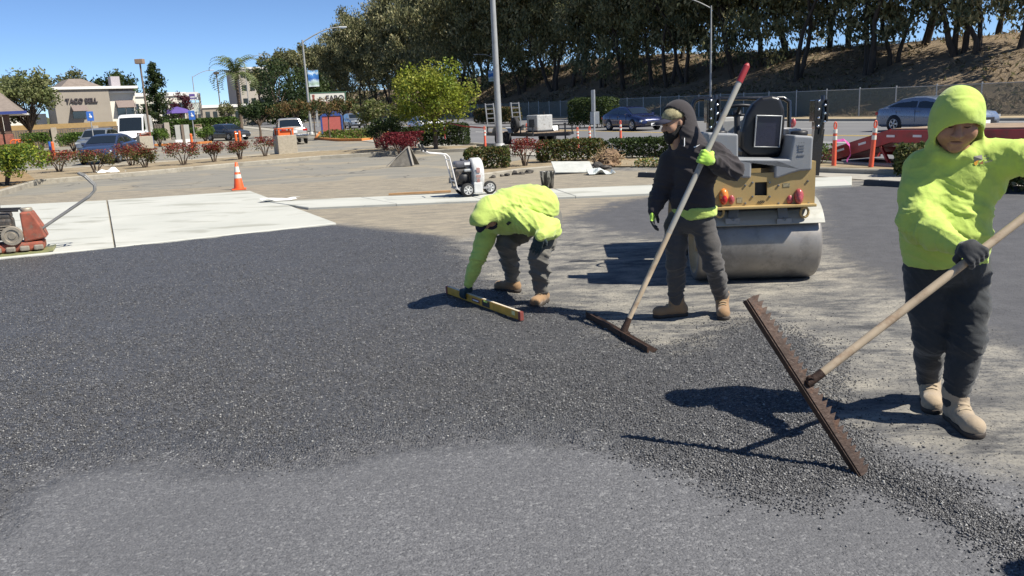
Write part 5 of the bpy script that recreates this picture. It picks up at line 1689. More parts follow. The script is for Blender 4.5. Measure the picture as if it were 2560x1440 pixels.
small_tree('dark green tree behind the restaurant roof', GX(312, 118), 8.5, 3.6, 6.6, DGREEN + GREEN[:1], 0.4, 3000, 57, trunk_r=0.18)
small_tree('bronze green tree behind the restaurant beside the pale tree', GX(188, 122), 8.3, 4.0, 6.3, OLIVE, 0.4, 3000, 58, trunk_r=0.18)
small_tree('rounded tree at the far edge behind the restaurant wing', GX(20, 115), 8.0, 4.0, 6.0, OLIVE, 0.4, 2500, 69, trunk_r=0.18)
small_tree('maroon-leaved tree beside the dark conifer', GX(456, 104), 4.8, 1.7, 3.5, [(0.07, 0.02, 0.03), (0.10, 0.03, 0.04)], 0.25, 1800, 59, trunk_r=0.1)
# conifer
def conifer():
    p = GX(404, 90); H = zrow(404, 155, 90); r = np.random.default_rng(61)
    o = thing('conifer_tree', 'dark pointed conifer beyond the parking lot lamp', 'tree', p)
    b = MB(); b.tube([(0, 0, -0.1), (0, 0, H)], [0.16, 0.02], 8); T = []
    for i in range(70):
        z = H * (0.10 + 0.88 * i / 70); L = (1 - z / H) ** 0.8 * 2.3 + 0.15
        a = r.random() * 6.283; e = np.array([L * math.cos(a), L * math.sin(a), z + 0.25 * L])
        b.tube([(0, 0, z), e * np.array([.5, .5, 1]) - np.array([0, 0, .12 * L]), e], [0.03, 0.02, 0.006], 4, False)
        for t in r.random(60): T.append(np.array([0, 0, z]) * (1 - t) + e * t + r.normal(size=3) * 0.14)
    b.build('trunk', M_TWIG, o)
    leaves_mesh('crown', np.array(T), 0.4, 0.13, DGREEN, M_LEAF, o, -0.1, r)
conifer()
# palm
def palm():
    p = GX(604, 108); r = np.random.default_rng(62); H = zrow(600, 188, 108)
    o = thing('palm_tree', 'feathery palm tree with drooping fronds behind the hatchback', 'tree', p)
    b = MB(); zs = np.linspace(-0.1, H, 12); b.tube([(0.1 * math.sin(z * .4), 0, z) for z in zs], [0.24 + 0.03 * (i % 2) - 0.006 * i for i in range(12)], 9); b.lathe([(0.18, H - .2), (0.5, H - 0.5), (0.42, H + 0.3), (0.1, H + 0.5)], n=9); b.build('trunk', M_TWIG, o)
    for k in range(30):
        a = 6.283 * k / 30 + r.random() * 0.4; L = 4.0 + 1.0 * r.random(); el = -0.1 + 1.6 * r.random() ** 0.8
        d = np.array([math.cos(a), math.sin(a), 0]); pts = []
        q = np.array([0.1 * math.sin(H * .4), 0, H + 0.2]); e = el
        for i in range(9):
            pts.append(q.copy()); q = q + (d * math.cos(e) + np.array([0, 0, math.sin(e)])) * L / 8; e -= 0.16 + 0.05 * i
        m = MB(); m.tube(pts, np.linspace(0.035, 0.008, 9), 4, False)
        side = np.cross(d, [0, 0, 1])
        for i in range(1, 9):
            for t in (0, 0.5):
                c = pts[i - 1] + (pts[i] - pts[i - 1]) * t
                for s in (-1, 1):
                    l = 0.75 * math.sin(math.pi * (i + t) / 9.5) + 0.15
                    tip = c + side * s * l * 0.75 + d * l * 0.45 - np.array([0, 0, 0.35 * l]); w = (pts[i] - pts[i - 1]) / np.linalg.norm(pts[i] - pts[i - 1]) * 0.07
                    m.add([c - w, c + w, tip], [(0, 1, 2)])
        m.build('frond', M_FROND, o)
M_FROND = mat('palm_frond', (0.10, 0.13, 0.04), 0.6, var=0.3, scale=0.8)
palm()
# small umbrella-shaped reddish trees on the island and pines by the hatchback
for i, (px, Y, H, rr) in enumerate(((712, 66, 3.0, 1.4), (748, 64, 2.9, 1.3), (790, 65, 3.0, 1.3), (826, 62, 2.9, 1.5), (862, 66, 2.9, 1.2))):
    small_tree(['small flat-topped bronze-leaved tree beyond the pickup roof', 'small flat-topped bronze-leaved tree beside the pickup tailgate', 'small flat-topped bronze-leaved tree beside the banner lamp post', 'small flat-topped bronze-leaved tree right in front of the red board', 'small flat-topped bronze-leaved tree between the red board and the crossover'][i], GX(px, Y), H, rr, H * 0.86, BRONZE + DGREEN[2:], 0.16, 1200, 70 + i, trunk_r=0.05, squash=0.28, fork=0.6, lobes=14, group='flat-topped small trees')
small_tree('dark spreading pine with layered branches beside the hatchback', GX(652, 74), 3.6, 1.9, 2.3, DGREEN + GREEN[:1], 0.2, 3600, 80, trunk_r=0.1, squash=0.55, fork=0.3)
small_tree('dense dark cypress clump beneath the far end of the grove', GX(700, 150), 9.5, 7.0, 5.0, DGREEN, 0.5, 5200, 81, trunk_r=0.3, squash=0.8, fork=0.2)
small_tree('wide dark tree mass below the banner street lamp', GX(770, 170), 10, 7.0, 5.5, DGREEN + GREEN[:1], 0.55, 5200, 82, trunk_r=0.3, squash=0.75, fork=0.2)
for i, (px, Y, H, rr) in enumerate(((692, 185, 15.5, 4.0), (735, 180, 15.5, 4.2), (765, 200, 18, 4.5), (655, 190, 12.0, 3.6))):
    small_tree('airy flat-crowned tree at the far end of the eucalyptus grove', GX(px, Y), H, rr, H * 0.80, GUM, 0.55, 2600, 90 + i, trunk_r=0.25, squash=0.6, fork=0.5, lobes=16, group='airy trees at the far end of the grove')
small_tree('low yellow-green tree on a thin trunk below the palm', GX(574, 104), 3.4, 1.2, 2.7, OLIVE, 0.25, 800, 96, trunk_r=0.07)
# far wooded skyline band at the street's end
C = []
for _ in range(7000):
    px = rng.uniform(-400, 1000); Y = rng.uniform(240, 330); q = GX_ = AY(px, 300, Y)
    C.append((q[0], Y, float(base_h(q[0], Y)) + (5 + 3 * float(noise2(px / 60, 0.3, 4))) * rng.random()))
tag(stuff(leaves_mesh('distant_trees', np.array(C), 1.6, 1.1, GUM + DGREEN, M_LEAF, None, 0.1)), 'distant belt of dark trees along the horizon beyond the shops', 'trees')
# ================================================================== ROLLER
M_CATY = mat('machine_yellow', (0.43, 0.305, 0.125), 0.55, var=0.08, scale=3, dirt=(0.28, 0.18, 0.07), dirt_amt=0.4, bumpst=0.05)
M_CATG = mat('grey_moulding', (0.24, 0.25, 0.262), 0.55, var=0.06, scale=4, bumpst=0.12, bscale=120, dirt=(0.33, 0.31, 0.27), dirt_amt=0.25)
M_DRUM = mat('drum_steel', (0.30, 0.28, 0.255), 0.5, metal=0.6, var=0.2, scale=2.6, dirt=(0.10, 0.092, 0.085), dirt_amt=0.4, bumpst=0.05, bscale=80)
M_COVER = mat('pale_guard', (0.36, 0.36, 0.325), 0.5, metal=0.2, var=0.1, scale=3, dirt=(0.25, 0.24, 0.2), dirt_amt=0.5)
M_DRUMEND = mat('drum_end_tan', (0.42, 0.29, 0.15), 0.6, var=0.2, scale=5, dirt=(0.2, 0.15, 0.1), dirt_amt=0.5)
M_SEAT = mat('black_vinyl', (0.014, 0.014, 0.016), 0.38, var=0.2, scale=8)
M_ORANGELENS = mat('amber_lens', (0.75, 0.22, 0.04), 0.2, coat=0.5, var=0.1)
M_REDLENS = mat('pink_red_lens', (0.36, 0.07, 0.075), 0.25, coat=0.5, var=0.15)
M_SHINYBLK = mat('gloss_black', (0.012, 0.012, 0.014), 0.25, var=0.2, coat=0.5)
def roller():
    base = G(1878, 693); yaw = math.radians(-4)
    r = thing('road_roller', 'yellow and grey ride-on tandem roller standing on the dusty base course', 'roller', (base[0], base[1], 0.0), yaw)
    inv = Matrix.Rotation(-yaw, 3, 'Z')
    def L(px, py, ly=-0.36):
        """pixel -> local point on the plane local y = ly"""
        d = inv @ Vector(ray(px, py)); o = inv @ (Vector(CAM) - Vector((base[0], base[1], 0)))
        t = (ly - o.y) / d.y
        return o + d * t
    R, W = 0.36, 1.12
    def drum(y0, nm):
        m = MB(); e = W / 2
        m.lathe([(R * 0.80, -e), (R * 0.93, -e), (R - 0.012, -e + 0.012), (R, -e + 0.04), (R, 0), (R, e - 0.04), (R - 0.012, e - 0.012), (R * 0.93, e), (R * 0.80, e)], (0, y0, R - 0.004), 'X', 72)
        dr = m.build(nm, M_DRUM, r)
        for s in (-1, 1):
            q = MB(); q.lathe([(R * 0.80, s * e), (R * 0.77, s * (e - 0.05)), (R * 0.25, s * (e - 0.06)), (R * 0.22, s * (e - 0.02)), (0.001, s * (e - 0.02))], (0, y0, R - 0.004), 'X', 40); q.build('drum_end', M_DRUMEND, dr)
    drum(0.0, 'rear_drum'); drum(1.55, 'front_drum')
    # curved guards over the drums
    for y0, a0, a1 in ((0.0, 58, 150), (1.55, 30, 122)):
        m = MB(); vs = []; N = 14
        for i in range(N + 1):
            a = math.radians(a0 + (a1 - a0) * i / N)
            for rr in (R + 0.035, R + 0.05):
                for x in (-W / 2 - 0.01, W / 2 + 0.01):
                    vs.append((x, y0 + rr * math.cos(a), R + rr * math.sin(a)))
        fs = []
        for i in range(N):
            b = 4 * i; c = b + 4
            fs += [(b, b + 1, c + 1, c), (b + 2, c + 2, c + 3, b + 3), (b, c, c + 2, b + 2), (b + 1, b + 3, c + 3, c + 1)]
        fs += [(0, 2, 3, 1), (4 * N, 4 * N + 1, 4 * N + 3, 4 * N + 2)]
        m.add(vs, fs); m.build('drum_guard', M_COVER, r)
    # scraper brackets
    for px in (1835, 1955):
        p0, p1 = L(px, 522, -0.26), L(px - 4 if px < 1900 else px + 4, 555, -0.34)
        m = MB(); m.beam(p0, p1, 0.085, 0.03); m.box((p1.x, p1.y - 0.012, p1.z + 0.01), (0.13, 0.02, 0.05)); m.lathe([(0.014, 0), (0.014, 0.02), (0.001, 0.022)], (p1.x, p1.y - 0.03, p1.z + 0.03), 'Y', 8); m.build('scraper_bracket', M_CATG, r)
    m = MB(); a, b = L(1800, 528, -0.24), L(2000, 522, -0.24); m.tube([a, b], 0.018, 8); m.build('spray_bar', M_BLACK, r)
    # yellow rear plate, built round a square opening
    ly = -0.36
    xl, xr_ = L(1772, 480).x, L(2036, 480).x; zb, zt = L(1900, 517).z, L(1900, 432).z
    hx0, hx1, hz0, hz1 = L(1886, 480).x, L(1917, 480).x, L(1900, 489).z, L(1900, 455).z
    m = MB(); t = 0.03
    def bx(x0, x1, z0, z1, y=ly): m.box(((x0 + x1) / 2, y, (z0 + z1) / 2), (x1 - x0, t, z1 - z0))
    bx(xl, hx0, zb, zt); bx(hx1, xr_, zb, zt); bx(hx0, hx1, zb, hz0); bx(hx0, hx1, hz1, zt)
    # raised corners where the plate runs up to the tanks
    for s, x in ((1, xr_), (-1, xl)):
        m.prism([(x, zt), (x - s * 0.34, zt), (x - s * 0.24, zt + 0.07), (x - s * 0.06, zt + 0.085), (x, zt + 0.085)], ly - t / 2, ly + t / 2, 'Y')
        m.prism([(ly - 0.0, zb), (ly + 0.55, zb + 0.02), (ly + 0.55, zt + 0.08), (ly, zt + 0.085)], x - 0.03 if s > 0 else x, x if s > 0 else x + 0.03, 'X')
    m.box(((xl + xr_) / 2, ly - 0.035, zb + 0.005), (xr_ - xl, 0.10, 0.025), bevel=0.006)
    m.build('rear_frame', M_CATY, r)
    m = MB(); m.box(((hx0 + hx1) / 2, ly + 0.12, (hz0 + hz1) / 2), (hx1 - hx0 + 0.1, 0.02, hz1 - hz0 + 0.1)); m.build('inner_panel', mat('inner_brown', (0.10, 0.055, 0.02), 0.8), r)
    m = MB(); c = L(1901, 505); 
    for k in range(4): m.box((c.x - 0.024 + 0.016 * k, ly - 0.018, c.z), (0.007, 0.008, 0.045 - 0.012 * abs(k - 1.5)), rot=(0, 0.7, 0))
    m.build('emblem', M_BLACK, r)
    m = MB(); m.box(((xl + xr_) / 2, ly + 0.28, zb + 0.12), (xr_ - xl - 0.10, 0.46, 0.24)); m.build('under_body', M_BLACK, r)
    # plate bolts, decals and hydraulic hoses
    for px, py in ((1862, 463), (1862, 508), (1945, 463), (1945, 508), (2018, 452), (2020, 508), (1880, 456), (1923, 456), (1880, 491), (1923, 491)):
        c = L(px, py); q = MB(); q.lathe([(0.010, 0.0), (0.010, -0.008), (0.001, -0.010)], (c.x, ly - 0.015, c.z), 'Y', 6, False); q.build('bolt', M_STEEL, r)
    for px, py, w, h in ((1965, 462, 0.06, 0.035), (1848, 500, 0.05, 0.05)):
        c = L(px, py); q = MB(); q.box((c.x, ly - 0.0165, c.z), (w, 0.003, h)); q.build('decal', mat('decal_print', (0.30, 0.26, 0.16), 0.5, var=0.5, scale=60), r)
    for x0, x1, sag in ((1820, 1890, 0.06), (1850, 1945, 0.08), (1905, 1985, 0.05), (1790, 1850, 0.04)):
        a, b = L(x0, 522, -0.22), L(x1, 524, -0.22); q = MB(); q.tube([a + (b - a) * t - Vector((0, 0.03 * math.sin(t * 9), sag * math.sin(math.pi * t))) for t in np.linspace(0, 1, 9)], 0.011, 7, False); q.build('hydraulic_hose', M_BLACK, r)
    # lamps
    for px, mm in ((1808, None), (1995, None)):
        c = L(px, 489); q = MB()
        q.lathe([(0.001, -0.050), (0.03, -0.046), (0.043, -0.03), (0.047, 0.0)], (0, 0, 0), 'Y', 20)
        o = q.build('tail_lamp', M_ORANGELENS if px < 1900 else M_REDLENS, r); o.location = (c.x, ly - 0.015, c.z); o.scale = (0.88, 1, 1.4)
        q = MB(); q.lathe([(0.001, -0.054), (0.022, -0.052), (0.036, -0.034), (0.04, -0.02)], (0, 0, -0.018), 'Y', 16); q.build('lens', M_REDLIGHT if px < 1900 else M_REDLENS, o)
        c2 = L(1828 if px < 1900 else 1973, 499); q = MB(); q.lathe([(0.001, -0.02), (0.024, -0.018), (0.028, 0.0)], (0, 0, 0), 'Y', 16); o = q.build('reflector', M_REDLENS, r); o.location = (c2.x, ly - 0.015, c2.z); o.scale = (1, 1, 1.5)
    # tie-down eyes
    for px in (2012, 1800):
        c = L(px, 531); q = MB(); n = 14
        q.tube([(0.035 * math.cos(6.283 * k / n), 0, 0.045 * math.sin(6.283 * k / n)) for k in range(n + 1)], 0.012, 6, False); o = q.build('tie_down_eye', M_CATY, r); o.location = (c.x, ly + 0.01, c.z)
    # grey moulded tanks in a U shape
    pts = [(1768, 332), (1846, 335), (1846, 397), (1974, 398), (1985, 338), (2034, 341), (2030, 426), (2000, 428), (1972, 436), (1945, 446), (1936, 446), (1937, 407), (1880, 407), (1878, 446), (1858, 446), (1835, 436), (1815, 427), (1768, 424)]
    q2 = [(L(*p, -0.40).x, L(*p, -0.40).z) for p in pts]
    m = MB(); m.prism(q2, -0.40, 0.12, 'Y')
    tk = m.build('water_tank', M_CATG, r)
    bv = tk.modifiers.new('bevel', 'BEVEL'); bv.width = 0.018; bv.segments = 3; bv.limit_method = 'ANGLE'; bv.angle_limit = math.radians(25)
    for px in (2010, 1805):
        c = L(px, 336, -0.30); m = MB(); m.lathe([(0.07, 0), (0.075, 0.01), (0.075, 0.035), (0.06, 0.045), (0.001, 0.047)], (c.x, -0.15, c.z - 0.015), 'Z', 20); m.build('filler_cap', M_BLACK, r)
    c = L(2003, 372, -0.40); m = MB()
    for k in range(3): m.box((c.x, -0.402, c.z + 0.03 - 0.022 * k), (0.05, 0.006, 0.012))
    m.box((c.x, -0.402, c.z - 0.055), (0.06, 0.006, 0.012)); 
    for k in range(3): m.lathe([(0.006, -0.005), (0.001, -0.006)], (c.x - 0.02 + 0.02 * k, -0.402, c.z + 0.055), 'Y', 6)
    m.build('moulded_mark', mat('grey_moulding_dark', (0.17, 0.178, 0.19), 0.6), r)
    # platform, hood and front body
    m = MB(); z1 = L(1900, 400, -0.3).z
    m.box((0, 0.35, z1 - 0.06), (1.0, 0.9, 0.06)); m.build('platform', M_BLACK, r)
    m = MB(); m.box((0, 1.45, 0.98), (0.82, 0.95, 0.50), bevel=0.09); m.build('engine_hood', M_CATY, r)
    m = MB(); m.box((0.0, 0.95, 0.62), (0.35, 0.5, 0.3)); m.build('articulation_joint', M_BLACK, r)
    m = MB()
    for s in (-1, 1): m.box((s * 0.52, 1.5, 0.70), (0.07, 1.1, 0.30), bevel=0.02)
    m.box((0, 2.03, 0.74), (1.1, 0.06, 0.3), bevel=0.02); m.build('front_frame', M_CATY, r)
    # seat
    so = [(1853, 372), (1855, 330), (1866, 290), (1884, 260), (1906, 243), (1932, 239), (1952, 243), (1962, 270), (1964, 300), (1960, 345), (1954, 385), (1930, 392), (1875, 392)]
    m = MB(); q2 = [(L(*p, -0.12).x, L(*p, -0.12).z) for p in so]; m.prism(q2, -0.12, 0.02, 'Y')
    st = m.build('seat_back', M_SEAT, r); bv = st.modifiers.new('bevel', 'BEVEL'); bv.width = 0.035; bv.segments = 4; bv.limit_method = 'ANGLE'; bv.angle_limit = math.radians(40)
    m = MB(); c = L(1910, 380, 0.1); m.box((c.x, 0.18, c.z), (0.46, 0.46, 0.12), bevel=0.04); m.build('seat_cushion', M_SEAT, r)
    p = [L(*q, -0.15) for q in ((1891, 289), (1954, 290), (1948, 368), (1885, 367))]
    m = MB(); m.prism([(v.x, v.z) for v in p], -0.150, -0.125, 'Y'); m.build('seat_plate', mat('navy_plate', (0.02, 0.022, 0.045), 0.3, var=0.2, coat=0.4), r)
    m = MB(); m.tube([(v.x, -0.158, v.z) for v in p] + [(p[0].x, -0.158, p[0].z)], 0.007, 6); m.build('seat_plate_frame', M_GALV, r)
    # folded roll-over posts with hinge blocks
    for a, bq, cq, dq in (((2032, 438), (2046, 322), (2040, 322), (2052, 248)), ((1772, 440), (1779, 325), (1776, 325), (1784, 246))):
        m = MB(); A, B = L(*a, -0.1), L(*bq, -0.1); m.beam(A, B, 0.075, 0.09); po = m.build('rollover_post', M_SHINYBLK, r)
        m = MB(); A, B = L(*cq, -0.1), L(*dq, -0.1)
        m.box(((A.x + B.x) / 2, -0.10, (A.z + B.z) / 2), (0.085, 0.12, B.z - A.z), bevel=0.015)
        for sx in (-1, 1):
            m.box(((A.x + B.x) / 2 + sx * 0.052, -0.11, (A.z + B.z) / 2 + 0.03), (0.02, 0.16, (B.z - A.z) * 0.75), bevel=0.008)
        m.tube([((A.x + B.x) / 2 + .01, -0.14, A.z - 0.05), ((A.x + B.x) / 2 + 0.03, -0.16, (A.z + B.z) / 2), ((A.x + B.x) / 2 + 0.02, -0.13, B.z + 0.03)], 0.022, 8)
        m.build('post_hinge', M_SHINYBLK, po)
        for k in range(7):
            q = MB(); zz = A.z + (B.z - A.z) * (0.1 + 0.14 * k); q.lathe([(0.011, 0), (0.011, -0.014), (0.001, -0.016)], ((A.x + B.x) / 2 + (0.03 if k % 2 else -0.025), -0.185, zz), 'Y', 8); q.build('bolt', M_CHROME, po)
    # front hand rail, steering wheel and console
    m = MB(); a, b, c, d = L(1733, 345, 0.75), L(1733, 262, 0.75), L(1748, 247, 0.75), L(1958, 245, 0.75)
    m.tube([a, b, b + (c - b) * 0.5 + Vector((-.008, 0, .012)), c, d, d + Vector((0.06, 0, -0.04)), d + Vector((0.07, 0, -0.4))], 0.022, 10); m.build('hand_rail', M_SHINYBLK, r)
    c = L(1842, 282, 0.5); n = 22; m = MB()
    m.tube([(0.19 * math.cos(6.283 * k / n), 0.19 * math.sin(6.283 * k / n), 0) for k in range(n + 1)], 0.016, 6, False)
    for k in range(3): m.beam((0, 0, -0.02), (0.18 * math.cos(2.09 * k + .5), 0.18 * math.sin(2.09 * k + .5), 0), 0.03, 0.012)
    m.lathe([(0.045, -0.03), (0.045, 0.012), (0.001, 0.015)], n=12); m.tube([(0, 0, -0.02), (0, 0.1, -0.45)], 0.03, 8)
    sw = m.build('steering_wheel', M_BLACK, r); sw.location = c; sw.rotation_euler = (math.radians(-22), 0, 0)
    m = MB(); c = L(1838, 325, 0.62); m.box((c.x, 0.68, c.z - 0.05), (0.34, 0.2, 0.36), bevel=0.04); m.build('console', mat('console_grey', (0.40, 0.40, 0.39), 0.5), r)
    m = MB(); c = L(1975, 330, 0.3); m.tube([c + Vector((0, 0, -0.2)), c, c + Vector((0.03, 0, 0.08))], 0.014, 8); m.lathe([(0.001, 0.05), (0.022, 0.035), (0.026, 0.0), (0.015, -0.03)], c + Vector((0.03, 0, 0.08)), 'Z', 10); m.build('travel_lever', M_REDLENS, r)
    m = MB(); c = L(1972, 350, 0.1); m.box((c.x, 0.1, c.z), (0.12, 0.4, 0.22), bevel=0.02); m.build('arm_console', mat('console_pale', (0.5, 0.49, 0.47), 0.5), r)
    return r
roller()

# ================================================================== PLATE COMPACTOR
M_ENGINE = mat('engine_dirty', (0.06, 0.055, 0.05), 0.6, metal=0.2, var=0.4, scale=14, dirt=(0.28, 0.2, 0.14), dirt_amt=0.6)
M_RUSTY = mat('rusty_orange', (0.27, 0.075, 0.045), 0.75, var=0.35, scale=7, dirt=(0.17, 0.11, 0.08), dirt_amt=0.9)
M_HANDLE = mat('worn_grey_tube', (0.26, 0.255, 0.24), 0.5, metal=0.4, var=0.2, scale=8)
M_ALU = mat('cast_alu', (0.32, 0.28, 0.22), 0.55, metal=0.4, var=0.25, scale=10)
def compactor():
    g = G(58, 631, SLAB_Z); r = thing('plate_compactor', 'orange and black plate compactor with a long handle at the slab edge', 'plate compactor', g, math.radians(24))
    m = MB(); prof = [(-0.50, 0.09), (-0.44, 0.025), (-0.30, 0.0), (0.30, 0.0), (0.40, 0.012), (0.40, 0.045), (0.28, 0.03), (-0.28, 0.03), (-0.42, 0.055), (-0.47, 0.105)]
    m.prism(prof, -0.24, 0.24, 'Y'); m.build('base_plate', mat('plate_yellow_green', (0.30, 0.30, 0.14), 0.5, metal=0.4, var=0.2), r)
    m = MB(); m.box((-0.02, 0, 0.10), (0.62, 0.40, 0.12), bevel=0.03); m.build('exciter', M_RUSTY, r)
    for k in range(4):
        q = MB(); q.box((-0.28 + 0.17 * k, -0.235, 0.085), (0.12, 0.05, 0.07), bevel=0.02); q.build('skirt_lug', M_ALU, r)
    m = MB(); m.box((-0.22, 0, 0.36), (0.34, 0.34, 0.30), bevel=0.04); m.build('engine', M_ENGINE, r)
    for k in range(5):
        q = MB(); q.box((-0.22, -0.18, 0.27 + 0.035 * k), (0.30, 0.02, 0.012)); q.build('cooling_fin', M_ALU, r)
    m = MB(); m.lathe([(0.001, -0.235), (0.045, -0.235), (0.05, -0.225), (0.085, -0.225), (0.09, -0.238), (0.128, -0.238), (0.135, -0.225), (0.135, -0.17)], (-0.07, 0, 0.27), 'Y', 28, False); m.build('belt_guard', M_ALU, r)
    m = MB(); m.box((-0.24, 0.0, 0.54), (0.36, 0.30, 0.08), bevel=0.03); m.build('fuel_tank', M_ENGINE, r)
    m = MB(); m.prism([(0.06, 0.16), (0.34, 0.20), (0.30, 0.36), (0.20, 0.58), (0.06, 0.58)], -0.19, 0.19, 'Y'); o = m.build('water_tank', M_RUSTY, r); b = o.modifiers.new('bevel', 'BEVEL'); b.width = 0.02; b.segments = 2
    m = MB(); m.lathe([(0.075, 0.58), (0.08, 0.61), (0.07, 0.63), (0.001, 0.63)], (0.13, 0, 0), 'Z', 16); m.build('filler_cap', M_ALU, o)
    m = MB(); m.tube([(-0.44, -0.16, 0.56), (-0.30, -0.16, 0.63), (0.05, -0.16, 0.61)], 0.018, 8); m.tube([(-0.44, 0.16, 0.56), (-0.30, 0.16, 0.63), (0.05, 0.16, 0.61)], 0.018, 8)
    m.tube([(-0.22, -0.16, 0.62), (-0.2, -0.05, 0.74), (-0.2, 0.05, 0.74), (-0.22, 0.16, 0.62)], 0.02, 8); m.build('lifting_bar', M_DARKSTEEL, r)
    m = MB()
    for s in (-1, 1):
        m.tube([(0.12, s * 0.15, 0.22), (0.95, s * 0.13, 0.72), (1.03, s * 0.13, 0.80), (1.04, s * 0.14, 0.88), (0.93, s * 0.14, 1.02)], 0.018, 8)
    m.tube([(0.93, -0.14, 1.02), (0.86, -0.10, 1.06), (0.86, 0.10, 1.06), (0.93, 0.14, 1.02)], 0.018, 8); m.tube([(0.88, -0.13, 0.68), (0.88, 0.13, 0.68)], 0.014, 6)
    m.build('handle', M_HANDLE, r)
    return r
compactor()

# ================================================================== WALK-BEHIND BLOWER
def blower():
    g = G(1165, 489, 0.05); g = np.array([g[0], g[1], 0.05]); r = thing('walk_behind_blower', 'grey walk-behind blower with a white fan housing parked on the concrete strip', 'blower', g, math.radians(16))
    mw = mat('blower_white', (0.60, 0.60, 0.58), 0.5, var=0.08, dirt=(0.35, 0.33, 0.30), dirt_amt=0.5); mg = mat('blower_grey', (0.26, 0.26, 0.27), 0.5, var=0.1, dirt=(0.4, 0.37, 0.32), dirt_amt=0.5)
    m = MB(); R = 0.33; c = (0.20, 0, 0.42)
    m.lathe([(0.12, -0.09), (R * 0.9, -0.09), (R, -0.06), (R, 0.10), (R * 0.94, 0.13), (0.10, 0.13)], c, 'X', 36); fh = m.build('fan_housing', mw, r)
    m = MB(); m.lathe([(0.001, 0.135), (0.12, 0.14), (R * 0.95, 0.128), (R * 0.955, 0.118)], c, 'X', 36); m.build('intake_plate', mg, fh)
    m = MB(); m.lathe([(0.001, -0.10), (R * 0.93, -0.095), (R * 0.93, -0.085)], c, 'X', 36); m.build('back_plate', mg, fh)
    m = MB(); m.box((0.19, -0.16, 0.17), (0.18, 0.34, 0.22), bevel=0.02); m.build('outlet', mw, r)
    m = MB(); m.box((0.12, -0.343, 0.45), (0.003, 0.003, 0.003)); 
    m = MB()
    for k, (h, w) in enumerate(((0.10, 0.07), (0.05, 0.09), (0.14, 0.06))): m.box((0.20 + 0.0, -0.338 + 0.010 * k, 0.52 - 0.12 * k), (w, 0.012, h))
    m.build('warning_sticker', mat('red_grey_sticker', (0.35, 0.2, 0.18), 0.6, var=0.4, scale=20), fh)
    m = MB(); m.box((-0.08, 0, 0.40), (0.30, 0.32, 0.32), bevel=0.05); e = m.build('engine', M_ENGINE, r)
    m = MB(); m.box((-0.06, -0.02, 0.64), (0.34, 0.30, 0.13), bevel=0.05); m.lathe([(0.03, 0.70), (0.045, 0.72), (0.04, 0.75), (0.001, 0.755)], (-0.04, 0, 0), 'Z', 12); m.build('fuel_tank', mat('tank_grey', (0.10, 0.10, 0.115), 0.45), r)
    m = MB(); m.box((0.02, -0.172, 0.65), (0.11, 0.012, 0.05)); m.build('sticker', M_PLATE, r)
    m = MB(); m.box((0.03, -0.19, 0.52), (0.18, 0.07, 0.06), bevel=0.025); m.build('muffler', M_GALV, e)
    m = MB(); m.lathe([(0.001, -0.20), (0.09, -0.19), (0.11, -0.16)], (-0.06, 0, 0.36), 'Y', 18); m.build('recoil_starter', M_BLACK, e)
    m = MB()
    for s in (-1, 1):
        m.tube([(0.0, s * 0.19, 0.14), (-0.16, s * 0.2, 0.13), (-0.22, s * 0.2, 0.18), (-0.28, s * 0.2, 0.5), (-0.34, s * 0.2, 0.80), (-0.40, s * 0.2, 0.86), (-0.72, s * 0.19, 0.90), (-0.82, s * 0.19, 0.95), (-0.86, s * 0.19, 1.04)], 0.016, 8)
    for s in ():
        pass
    m.tube([(-0.33, -0.2, 0.74), (-0.33, 0.2, 0.74)], 0.012, 6); m.tube([(-0.25, -0.2, 0.32), (-0.25, 0.2, 0.32)], 0.012, 6)
    m.build('handle', mat('white_tube', (0.66, 0.64, 0.62), 0.5, var=0.08), r)
    for s in (-1, 1):
        m = MB(); m.tube([(-0.80, s * 0.19, 0.94), (-0.86, s * 0.19, 1.04), (-0.87, s * 0.19, 1.08)], 0.024, 8); m.build('hand_grip', M_BLACK, r)
    for p, w in (((-0.02, -0.26, 0.135), 0.12), ((-0.02, 0.26, 0.135), 0.12)):
        wheel(r, p, 0.135, w, -1 if p[1] < 0 else 1, mw, 6)
    wheel(r, (0.50, -0.02, 0.135), 0.135, 0.09, -1, mw, 6)
    m = MB(); m.beam((0.25, -0.08, 0.14), (0.52, -0.08, 0.14), 0.03, 0.04); m.beam((0.25, 0.04, 0.14), (0.52, 0.04, 0.14), 0.03, 0.04); m.box((0.0, 0, 0.17), (0.5, 0.42, 0.03)); m.build('chassis', mg, r)
blower()

# ================================================================== CONE, DELINEATORS, BUCKET, DEBRIS
M_CONE = mat('cone_orange', (0.75, 0.105, 0.025), 0.5, var=0.08, scale=5)
M_REFL = mat('reflective_white', (0.68, 0.65, 0.56), 0.4, var=0.06)
def cone_():
    g = G(598, 474); r = thing('traffic_cone', 'orange traffic cone with two white bands behind the concrete slab', 'traffic cone', (g[0], g[1], 0.0), 0.3)
    H = 0.71; rad = lambda z: 0.135 - (0.135 - 0.032) * z / H
    def band(z0, z1, m, nm, e=0.0, cap=False):
        b = MB(); pr = [(rad(z0) + e, z0), (rad(z1) + e, z1)]
        if cap: pr += [(rad(z1) * 0.7, z1 + 0.004), (rad(z1) * 0.6, z1 - 0.03)]
        b.lathe(pr, n=24); return b.build(nm, m, r)
    band(0.03, H, M_CONE, 'body', 0, True); band(0.30, 0.40, M_REFL, 'reflective_band', 0.003); band(0.46, 0.60, M_REFL, 'reflective_band', 0.003)
    b = MB(); b.box((0, 0, 0.017), (0.36, 0.36, 0.034), bevel=0.012); b.build('base', M_CONE, r)
cone_()
M_DEL = mat('delineator_orange', (0.72, 0.12, 0.06), 0.5, var=0.06)
